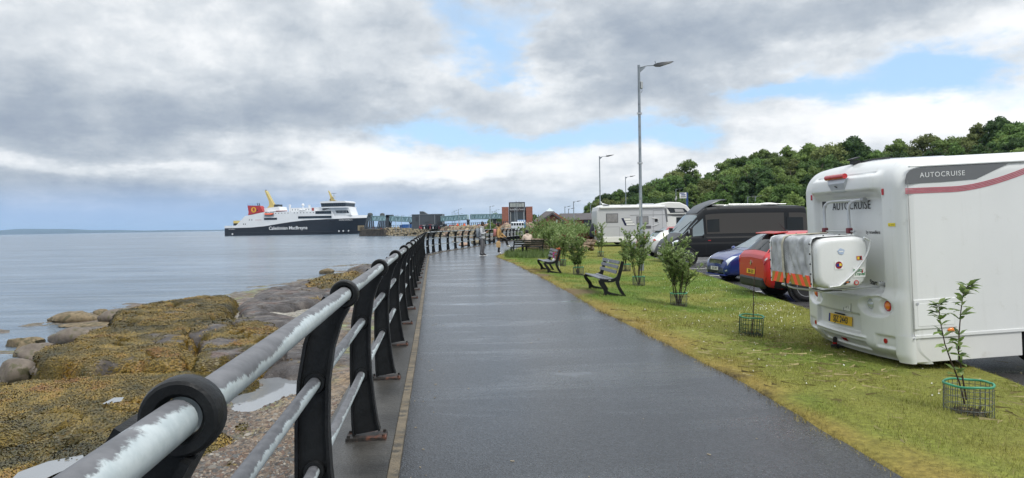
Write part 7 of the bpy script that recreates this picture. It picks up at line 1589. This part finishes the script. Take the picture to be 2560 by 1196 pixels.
def crown_mesh(seed, rx=4.0, rz=4.6, lobes=46, leaves=150, ls=.34, gap=.0):
    rng = np.random.default_rng(seed); V = []
    for k in range(lobes):
        d = rng.normal(size=3); d /= np.linalg.norm(d); r = rng.uniform(.35, 1) ** .6
        c = d * r * np.array((rx, rx, rz)) * .80; c[2] = max(c[2], -rz * .75); R_ = rng.uniform(.45, 1.15) * rx / 4
        n = int(leaves * (.35 + R_ ** 1.6)); q = rng.normal(size=(n, 3)); q /= np.linalg.norm(q, axis=1)[:, None]; q[:, 2] = np.abs(q[:, 2]) * np.where(rng.uniform(size=n) < .78, 1, -1)
        p = c + q * R_ * rng.uniform(.55, 1.25, n)[:, None] * np.array((1, 1, .8))
        nn = q + rng.normal(size=(n, 3)) * .45; nn /= np.linalg.norm(nn, axis=1)[:, None]; a = np.cross(nn, rng.normal(size=(n, 3))); a /= np.linalg.norm(a, axis=1)[:, None]; b = np.cross(nn, a)
        s_ = (ls * rng.uniform(.6, 1.4, n))[:, None]
        V.append(np.stack([p - a * s_ * .8, p + b * s_ * .45, p + a * s_ * .8, p - b * s_ * .45], 1).reshape(-1, 3))
    V = np.concatenate(V); return V, np.arange(len(V)).reshape(-1, 4)
CROWNS = []
for k, (rx, rz, lb, lv) in enumerate(((4.2, 4.6, 105, 110), (4.8, 4.0, 120, 110), (3.3, 5.4, 90, 110), (4.4, 4.8, 62, 80), (5.0, 5.2, 130, 105), (3.0, 3.6, 60, 110))):
    V, F = crown_mesh(70 + k, rx, rz, lb, lv); CROWNS.append([np_mesh('crown', V, F, TREEM[j], 'mesh') for j in range(4)] + [rz, rx])
tb = MB(); tb.tube([(0, 0, -7), (.1, .05, -3), (0, 0, 0), (.2, -.1, 2.5)], [.34, .27, .2, .08], 8)
for a in range(5): tb.tube([(0, 0, -2 + a * .6), (1.3 * math.cos(a * 2.1), 1.3 * math.sin(a * 2.1), .2 + a * .7), (2.4 * math.cos(a * 2.1 + .2), 2.4 * math.sin(a * 2.1 + .2), 1.6 + a * .6)], [.15, .09, .03], 5)
TRUNK = tb.mesh('trunk', 60); TRUNK.materials.append(mat('tree_bark', (.055, .042, .03), .9, var=.3))
rng = random.Random(77)
def tree(px, py_top, Y, kind, colr, label, sc=1.0, group=None, name='broadleaf_tree'):
    c = CROWNS[kind]; rz = c[4] * sc; z = W(px, py_top, Y).z - rz * .97; x = (px - CX) / FPX * Y; zg = hill_z(px, Y)
    t = thing(name, label, 'tree', (x, Y, min(zg, z - rz)), (0, 0, rng.uniform(0, 6.28)), group); h = z - t.location.z
    o = link('trunk', TRUNK, t, (0, 0, h)); o.scale = (sc, sc, max(sc, (h + .6) / 7.0)); o = link('crown', c[colr], t, (0, 0, h)); o.scale = (sc * rng.uniform(.8, 1.15), sc, sc * rng.uniform(.9, 1.2))
    return t
skyl = [(1478, 505, 'small round tree at the far left end of the wood'), (1512, 488, 'dark tree above the rear of the silver motorhome'), (1552, 478, 'dark round tree between the two smaller lamp posts'), (1600, 460, 'dense dark tree behind the tall lamp post'),
        (1648, 450, 'bushy tree just right of the tall lamp post'), (1722, 402, 'loose airy tree standing up above its neighbours over the silver motorhome cab'), (1690, 432, 'round tree left of the airy tall tree'), (1772, 440, 'low tree in the dip right of the airy tall tree'), (1822, 400, 'tree at the left shoulder of the main wood'),
        (1862, 388, 'bushy crown above the roof scoop of the black campervan'), (1912, 374, 'broad pale crown near the wood top above the campervan roof'), (1965, 366, 'round pale crown left of the white motorhome'), (2028, 358, 'wide light green crown above the white motorhome brake light'), (2082, 366, 'shaded crown beside the domed dark tree'),
        (2132, 350, 'domed dark tree with a flat top on the skyline'), (2196, 372, 'lower olive crown in the dip behind the motorhome roof'), (2245, 356, 'bright green crown above the grey window graphic'), (2318, 340, 'ragged pine-like tree leaning left on the skyline'), (2376, 338, 'rounded mid green tree on the right skyline'), (2440, 312, 'tall thin-stemmed tree with an open head on the skyline'),
        (2505, 302, 'broad dark tree near the top right corner'), (2552, 300, 'large tree cut by the right picture edge')]
for k, (px, py, lab) in enumerate(skyl):
    kd = 3 if px in (1722, 2318) else 2 if px == 2440 else rng.choice((0, 1, 2, 4)); co = 0 if px in (1512, 1600, 2132, 2505) else 2 if px in (1722, 1822, 1912, 1965, 2028, 2245, 2376) else rng.choice((1, 1, 3))
    tree(px, py, tdepth(px) + rng.uniform(-4, 4), kd, co, lab, .78 if px < 1560 else .9 if px < 1700 else rng.uniform(.82, 1.15), 'trees on the wooded skyline')
for row, (dy, dd, n) in enumerate(((38, -10, 26), (58, -24, 26), (80, -38, 24), (108, -52, 20), (136, -62, 14))):
    for k in range(n):
        px = 1490 + 1160 * (k + .5 * (row % 2) + rng.uniform(-.25, .25)) / n; py = sky_y(px) + dy * (.45 + .55 * min(1, (px - 1450) / 700)) + rng.uniform(-14, 14)
        if py > 515: continue
        tree(px, py, tdepth(px) + dd + rng.uniform(-3, 3), rng.choice((0, 1, 2, 4, 5)), *(lambda co: (co, '%s tree on the wooded slope, %s row, %s' % (('dark green', 'mid green', 'light green', 'olive')[co], ('highest', 'second', 'middle', 'fourth', 'lowest')[row], 'above the silver motorhome' if px < 1600 else 'just right of the tall lamp post' if px < 1700 else 'over the campervan nose' if px < 1830 else 'over the campervan roof' if px < 2010 else 'above the motorhome rear' if px < 2250 else 'above the motorhome side')))(rng.choice((0, 0, 1, 1, 2, 3))), rng.uniform(.72, .95), 'trees in the mass of the wood')
# trees and bushes beyond the terminal
for px, py, Y, sc, co, lab in ((1240, 532, 250, .95, 1, 'green tree left of the brick terminal tower'), (1228, 556, 200, .55, 2, 'bright low bush left of the terminal'), (1336, 536, 210, .8, 0, 'dark tree between the terminal and the brick hall'), (1350, 545, 180, .6, 1, 'small tree beside the brick hall'),
                               (1436, 529, 150, .6, 3, 'brown-green conifer in front of the brick hall wing'), (1458, 531, 148, .55, 3, 'smaller brown-green conifer beside the wing wall')):
    c = CROWNS[5 if Y < 190 else 0]; p = W(px, py, Y); t = thing('broadleaf_tree', lab, 'tree', (p.x, Y, .2)); h = p.z - .2 - c[4] * sc * .97; o = link('trunk', TRUNK, t, (0, 0, h)); o.scale = (sc * .7, sc * .7, max(.1, h / 7)); o = link('crown', c[co], t, (0, 0, h)); o.scale = (sc, sc, sc)
# palm-like cordyline behind the motorhome roof
t = thing('cordyline', 'spiky palm-like plant showing just above the motorhome roof', 'plant', (W(2145, 420, 60).x, 60, .0)); rz = W(2145, 418, 60).z
mb = MB(); mb.tube([(0, 0, -.2), (.05, 0, rz - .4)], [.16, .11], 8); mb.build('trunk', bark, t, 60)
mb = MB()
for k in range(130):
    a = rng.uniform(0, 6.28); e = rng.uniform(-.5, 1.4); L = rng.uniform(.5, 1.0); d = Vector((math.cos(a) * math.cos(e), math.sin(a) * math.cos(e), math.sin(e))); s_ = d.cross(Vector((0, 0, 1))).normalized() * .03; b = Vector((.05, 0, rz - .4)); m_ = b + d * L * .55 + Vector((0, 0, .04)); q = b + d * L - Vector((0, 0, .15 * L))
    mb.add([b - s_, b + s_, m_ + s_, m_ - s_, q], [(0, 1, 2, 3), (3, 2, 4)])
mb.build('fronds', mat('cordyline_leaf', (.13, .15, .05), .6, var=.3), t)

# ================================================================== shrub bed beside the path
def shrub(p, rx, rz, label, colr=(0, 1, 2), n=2200, ls=.085, seed=0, red=0.0, group='shrubs of the raised bed'):
    r_ = np.random.default_rng(seed); t = thing('shrub', label, 'shrub', p, (0, 0, 0), group); V = []; M = []; lobes = 26
    for k in range(lobes):
        d = r_.normal(size=3); d /= np.linalg.norm(d); c = d * np.array((rx, rx, rz)) * r_.uniform(.3, .85); c[2] = abs(c[2]) * .9 + rz * .12; R_ = r_.uniform(.22, .42) * rx
        m = n // lobes; q = r_.normal(size=(m, 3)); q /= np.linalg.norm(q, axis=1)[:, None]; q[:, 2] = np.abs(q[:, 2]); pp_ = c + q * R_ * r_.uniform(.6, 1.35, m)[:, None]
        up = q * .6 + r_.normal(size=(m, 3)) * .5 + np.array((0, 0, .7)); up /= np.linalg.norm(up, axis=1)[:, None]; s2 = np.cross(up, r_.normal(size=(m, 3))); s2 /= np.linalg.norm(s2, axis=1)[:, None]; L = (ls * r_.uniform(.6, 1.5, m))[:, None]
        V.append(np.stack([pp_, pp_ + up * L * .5 + s2 * L * .22, pp_ + up * L, pp_ + up * L * .5 - s2 * L * .22], 1).reshape(-1, 3)); M.append(r_.choice(3, m, p=(.34, .52, .14)) if not red else np.where(r_.uniform(size=m) < red, 3, r_.choice(3, m)))
    V = np.concatenate(V); M = np.concatenate(M); me = np_mesh('leaves', V, np.arange(len(V)).reshape(-1, 4), None, 'mesh')
    for m_ in leaf_g + [mat('leaf_red', (.17, .045, .035), .5, var=.4, vscale=5)]: me.materials.append(m_)
    me.polygons.foreach_set('material_index', M.astype(np.int32)); link('leaves', me, t)
    mb = MB()
    for k in range(7): a = 6.28 * k / 7; mb.tube([(0, 0, 0), (rx * .4 * math.cos(a), rx * .4 * math.sin(a), rz * .6)], [.02, .008], 5)
    mb.build('stems', bark, t); return t
SB = [((1352, 622), 1.9, 1.75, 'rounded evergreen shrub with reddish tips at the left of the bed', .10, 50), ((1392, 626), 1.7, 1.5, 'tall leafy shrub behind the bench with the flowers', 0, 48), ((1425, 612), 2.0, 2.1, 'tallest green shrub in the middle of the bed', 0, 56), ((1462, 606), 1.9, 1.55, 'dense green shrub at the right of the bed', 0, 60),
      ((1372, 608), 1.9, 1.9, 'green shrub behind the rounded one', 0, 58), ((1335, 612), 1.1, 1.1, 'small reddish shrub at the path end of the bed', .35, 52), ((1408, 622), .9, .8, 'shrub with dark red flowers in the bed', .6, 46), ((1462, 614), .9, .75, 'low dark red shrub at the corner of the bed', .7, 52)]
for k, ((px, py), rx, rz, lab, red, Y) in enumerate(SB):
    p = W(px, py, Y); p.z = 0.0; shrub(p, rx * .9, rz, lab, n=2600, ls=.14, seed=k, red=red)
# rough stone wall of the bed
bed = thing('bed_wall', 'low rough stone wall round the shrub bed behind the occupied bench', 'wall'); stm = mat('bed_stone', (.16, .115, .075), .85, var=.4, vscale=3, bump=.6, bscale=6, tint=.35); sms = []
for k in range(4): me = boulder_mesh(300 + k, (.23, .16, .12), 10, 7, .3).mesh('stone', 30); me.materials.append(stm); sms.append(me)
for row in range(4):
    for k in range(22):
        u = (k + .5 * (row % 2)) / 22; a, b, c = W(1322, 620, 47.0), W(1372, 625, 43.5), W(1400, 628, 44)
        p = a * (1 - u * 2) + b * (u * 2) if u < .5 else b * (2 - u * 2) + c * (u * 2 - 1); link('stone', rng.choice(sms), bed, (p.x + rng.uniform(-.04, .04), p.y + rng.uniform(-.05, .05), .08 + row * .17), (rng.uniform(-.2, .2), rng.uniform(-.2, .2), rng.uniform(-.3, .3)))
for k, (px, py, Y, lab) in enumerate(((1422, 632, 42, 'pile of rough brown stones at the bed corner left of the slender sapling'), (1465, 633, 42, 'heap of brown stones right of the shrub bed'), (1474, 584, 50, 'brown stone pillar at the right end of the bed'))):
    t = thing('stone_heap', lab, 'stones', (W(px, py, Y).x, Y, -.02))
    for j in range(12): link('stone', sms[j % 4], t, (rng.uniform(-.35, .35), rng.uniform(-.25, .25), .10 + .14 * (j // 4)), (rng.uniform(-.3, .3), rng.uniform(-.3, .3), rng.uniform(0, 3)))
# long grass round the occupied bench
r_ = np.random.default_rng(8); n = 2600; q = [G(a, b) for a, b in zip(r_.uniform(1262, 1400, n), r_.uniform(629, 646, n))]; q = np.array([(v.x, v.y) for v in q if v.x > right(v.y) + .05]); n = len(q); th = r_.uniform(0, 6.28, n); H = r_.uniform(.08, .30, n)
V = np.stack([np.stack([q[:, 0] - .012, q[:, 1], np.zeros(n)], 1), np.stack([q[:, 0] + .012, q[:, 1], np.zeros(n)], 1), np.stack([q[:, 0] + np.cos(th) * H * .5, q[:, 1] + np.sin(th) * H * .5, H], 1)], 1).reshape(-1, 3)
stuff(np_mesh('long_grass', V, np.arange(n * 3).reshape(-1, 3), mat('long_grass', (.07, .11, .025), .7, var=.5, vscale=3)))['label'] = 'unmown longer grass round the occupied bench'

# ================================================================== lamp posts, sign, birds
galv = mat('galvanised', (.23, .26, .285), .5, .45, var=.25, vscale=3, dirt=((.15, .17, .19), 6, .5, .7)); lampg = mat('lamp_grey', (.045, .05, .055), .45)
def lamp(px, py_base, py_top, Y, label, sc=1.0, big=True, arm=1.0):
    b = W(px, py_base, Y); zt = W(px, py_top, Y).z; zb = float(gz(b.x, Y)) if Y < 60 else 0.0; H = zt - zb
    t = thing('lamp_post', label, 'lamp post', (b.x, Y, zb), (0, 0, R(4)), 'street lamps along the car park' if big else 'small distant lamps'); s_ = sc
    mb = MB(); mb.tube([(0, 0, -.1), (0, 0, 1.35), (0, 0, 1.45), (0, 0, 1.5), (0, 0, H)], [.085 * s_, .085 * s_, .078 * s_, .058 * s_, .045 * s_], 14); mb.build('pole', galv, t, 50)
    mb = MB(); mb.tube([(0, 0, H - .10), (.3 * arm, 0, H - .02), (.62 * arm, 0, H - .01)], [.022, .020, .020], 8); mb.add([(.03, -.008, H - .28), (.03, .008, H - .28), (.03, .008, H - .08), (.03, -.008, H - .08), (.26, -.008, H - .08), (.26, .008, H - .08)], [(0, 1, 2, 3), (0, 3, 4), (1, 5, 2), (0, 4, 5, 1)]); mb.build('bracket', galv, t, 50)
    mb = MB(); ring = lambda x, w_, h0, h1: [(x, -w_, H + h0), (x, w_, H + h0), (x, w_ * .8, H + h1), (x, -w_ * .8, H + h1)]
    a = arm; mb.loft([ring(.55 * a, .03, -.03, .02), ring(.66 * a, .09, -.05, .06), ring(.82 * a, .12, -.04, .085), ring(1.0 * a, .12, .02, .10), ring(1.2 * a, .09, .08, .125), ring(1.28 * a, .04, .115, .13)]); hd = mb.build('lamp_head', lampg, t, 50)
    mb = MB(); mb.add([(.90 * a, -.09, H - .018), (.90 * a, .09, H - .018), (1.18 * a, .07, H + .070), (1.18 * a, -.07, H + .070)], [(0, 1, 2, 3)]); mb.build('lens', mat('lamp_lens', (.45, .46, .46), .3), hd)
    if big:
        mb = MB(); mb.tube([(.62 * a, 0, H + .06), (.60 * a, 0, H + .14)], .012, 5); mb.build('photocell', lampg, hd)
    return t, H
t, H = lamp(1604, 672, 163, 25.8, 'tall nearest street lamp post with a small box near its top')
MB().bx(.05, .13, -.06, .06, H - .85, H - .60).build('control_box', mat('box_grey', (.38, .40, .40), .5), t, bevel=.01)
mb = MB(); mb.tube([(.1, 0, H - .85), (.11, .0, H - .95), (.06, 0, H - 1.0)], .008, 5); mb.build('cable', blackp, t)
for dz in (1.75, 3.55):
    mb = MB(); mb.lathe([(.054, -.02), (.064, -.02), (.064, .02), (.054, .02)], 16, 'z', (0, 0, H - dz), True); mb.bx(-.095, -.06, -.015, .015, H - dz - .04, H - dz + .04); mb.bx(.06, .095, -.015, .015, H - dz - .04, H - dz + .04); mb.build('strap', alu, t)
MB().bx(-.075, -.03, -.13, -.06, 2.0, 2.6).build('label_plate', mat('box_grey'), t)
lamp(1502, 610, 391, 61.8, 'second street lamp, rising behind the silver motorhome rear'); lamp(1566, 600, 442, 90, 'third street lamp, seen just left of the tall one')
for px, pt, Y, lab in ((1691, 473, 140, 'thin far lamp above the silver motorhome cab'), (1477, 511, 150, 'far lamp left of the silver motorhome'), (1435, 504, 120, 'far tall pole between the conifers'), (1413, 517, 150, 'far lamp above the brick hall wing'), (1422, 522, 140, 'far twin lamp above the brick hall wing'), (1226, 516, 185, 'tall lamp left of the terminal'), (1231, 529, 215, 'shorter lamp left of the terminal'), (1241, 525, 240, 'lamp above the gangway end'),
                       (1293, 510, 170, 'lamp in front of the terminal lantern'), (1288, 520, 160, 'lamp in front of the terminal doors'), (1311, 519, 165, 'lamp right of the terminal doors'), (1147, 523, 240, 'tallest lamp behind the gangway'), (1136, 527, 250, 'lamp behind the gangway, left of the tallest'), (1131, 530, 255, 'shorter lamp behind the gangway'), (1140, 533, 270, 'small lamp behind the gangway'), (1150, 535, 275, 'smallest lamp behind the gangway'), (990, 539, 290, 'lamp left of the blue container'), (1004, 539, 285, 'lamp above the blue container'), (1023, 540, 280, 'lamp left of the grey pier building'),
                       (1870, 492, 120, 'far lamp behind the black campervan'), (1833, 494, 130, 'far lamp behind the roof scoop'), (1889, 491, 118, 'far lamp over the campervan roof rail')):
    lamp(px, 575, pt, Y, lab, 1.5, False, 1.0)
# blue and white sign
sg = thing('terminal_sign', 'blue post sign with a white panel above the silver motorhome cab', 'sign', (0, 0, 0)); a, b = W(1699, 482, 75), W(1716, 496, 75); zb = 0.0
c, d = W(1715.5, 482, 75), W(1720, 482, 75); MB().bx(c.x, d.x, 75, 75.15, zb, c.z + .02).build('post', mat('sign_blue', (.025, .06, .19), .4), sg)
pn = MB().bx(a.x, b.x, 74.96, 75.04, b.z, a.z).build('panel', mat('sign_white', (.72, .72, .72), .5), sg); w_ = b.x - a.x; h_ = a.z - b.z
for x0, x1, z0, z1, m_ in ((.05, .72, .83, .95, euro), (.22, .85, .50, .68, mat('sign_blue')), (.15, .9, .20, .32, ink)): MB().bx(a.x + w_ * x0, a.x + w_ * x1, 74.94, 74.955, b.z + h_ * z0, b.z + h_ * z1).build('panel_print', m_, pn)
gullw = mat('gull_white', (.78, .78, .77), .6); gullg = mat('gull_grey', (.36, .37, .39), .6)
def gull(px, py, Y, hpx, label, yaw):
    p = W(px, py, Y); s_ = hpx * Y / FPX / .42; t = thing('gull', label, 'gull', p, (0, 0, yaw), 'gulls on the motorhome roof'); t.scale = (s_, s_, s_)
    mb = MB(); mb.loft([[(x, r * math.cos(a), z + r * 1.05 * math.sin(a)) for a in [2 * math.pi * j / 12 for j in range(12)]] for x, z, r in ((-.34, .10, .012), (-.22, .13, .05), (-.08, .17, .088), (.06, .20, .095), (.14, .25, .07), (.17, .32, .05), (.19, .37, .052), (.23, .385, .036), (.255, .385, .012))]); mb.build('body', gullw, t, 60)
    for sd in (-1, 1):
        mb = MB(); mb.loft([[(x, sd * (y + .02 * math.cos(a)), z + r * math.sin(a)) for a in [2 * math.pi * j / 8 for j in range(8)]] for x, y, z, r in ((-.40, .03, .12, .012), (-.2, .065, .17, .05), (0, .09, .21, .06), (.09, .07, .22, .03))]); mb.build('wing', gullg, t, 60)
        MB().cyl((.0, sd * .03, 0), (.0, sd * .03, .11), .009, 5).build('leg', mat('gull_leg', (.5, .3, .25), .6), t)
    mb = MB(); mb.tube([(.25, 0, .382), (.31, 0, .372)], [.014, .004], 6); mb.build('beak', orangel, t)
gull(1510, 519.5, 53, 15, 'white gull standing on the rear roof edge of the silver motorhome', math.pi); gull(1690, 503, 55, 11, 'white gull sitting on the overcab roof below the sign', -RX)
for px, py, Y, lab in ((932, 571, 322, 'orange buoy on the pier head'), (953, 572, 316, 'second orange buoy right of the first'), (1144, 565, 236, 'orange traffic cone below the gangway'), (1161, 565, 234, 'red barrier marker right of the cone')):
    p = W(px, py, Y); tag(MB().lathe([(.01, .8), (.2, .7), (.42, .2), (.45, 0), (.01, -.1)], 12, 'z').build('marker_buoy', orangeb, None, 50, p), lab, 'marker')
# fence posts and people-sized clutter along the pier edge
pf = thing('pier_fence', 'low grey mesh fence along the pier edge above the armour stones', 'fence'); fm_ = MB().bx(-.10, .10, -.1, .1, 0, 1.5).mesh('post'); fm_.materials.append(steel); prev = None
for k in range(62):
    px = 962 + k * 5.2; p = pedge(px) + Vector((0, 8.2, ZP)); link('post', fm_, pf, p)
    if prev is not None:
        for z in (.5, 1.4): mb = MB(); mb.tube([prev + Vector((0, 0, z)), p + Vector((0, 0, z))], .055, 4); mb.build('rail', steel, pf)
    prev = p
for px, m_, lab in ((1049, 'p1', ''), ):
    pass
r3 = random.Random(5); cm = [mat('dark_red_paint'), mat('clutter_white', (.6, .6, .6), .5), mat('clutter_dark', (.03, .03, .035), .5), cont_b]
for k in range(9):
    px = 1043 + k * 7.3; Y = 262; a = W(px, 0, Y); h = r3.uniform(1.1, 1.9); t = thing('parked_car', '%s tiny vehicle, number %d from the left, before the grey pier building' % (('dark red', 'white', 'black')[k % 3], k + 1), 'car', (a.x, Y, ZP - .65), (0, 0, 0), 'vehicles on the pier')
    MB().prism([(-.9, .3), (-.9, h * .6), (-.6, h), (.5, h), (.9, h * .6), (.9, .3)], -.8, .8).build('body', cm[k % 3], t); MB().bx(-.55, .5, -.83, -.78, h * .65, h * .92).build('window', glass_d, t)
    for x in (-.6, .6): MB().cyl((x, -.85, .3), (x, -.6, .3), .3, 10).build('wheel', tyre_m, t)
for k, (px, py, Y) in enumerate(((1190, 566, 222), (1200, 566, 219), (1236, 566, 206), (1246, 566, 203), (1253, 566, 200), (1116, 566, 244))):
    a = W(px, 0, Y); t = thing('barrier', ('red plastic barrier below the gangway end', 'red plastic barrier right of the one below the gangway end', 'red barrier left of the terminal', 'middle red barrier left of the terminal', 'red barrier touching the terminal corner', 'lone red barrier right of the grey pier building')[k], 'barrier', (a.x, Y + 6, ZP), (0, 0, 0), 'barriers on the pier road'); MB().bx(-1, 1, -.2, .2, 0, .9).build('panel', mat('barrier_red', (.45, .05, .04), .5), t, bevel=.05); MB().bx(-.8, .8, -.23, -.2, .35, .6).build('reflective_band', mat('clutter_white', (.6, .6, .6), .5), t)

# ================================================================== air between here and the far coast
hm = bpy.data.materials.new('haze_air'); hm.use_nodes = True; g = NG(hm.node_tree); g.n.remove(g.n['Principled BSDF']); pv = g.node('ShaderNodeVolumePrincipled')
pv.inputs['Color'].default_value = (.50, .72, 1.0, 1); pv.inputs['Density'].default_value = 7e-5; g.l.new(pv.outputs[0], g.n['Material Output'].inputs['Volume'])
hz_o = stuff(MB().bx(-15000, 15000, -600, 13000, -6, 95).build('haze', hm)); hz_o['label'] = 'thin blue sea haze over the firth'
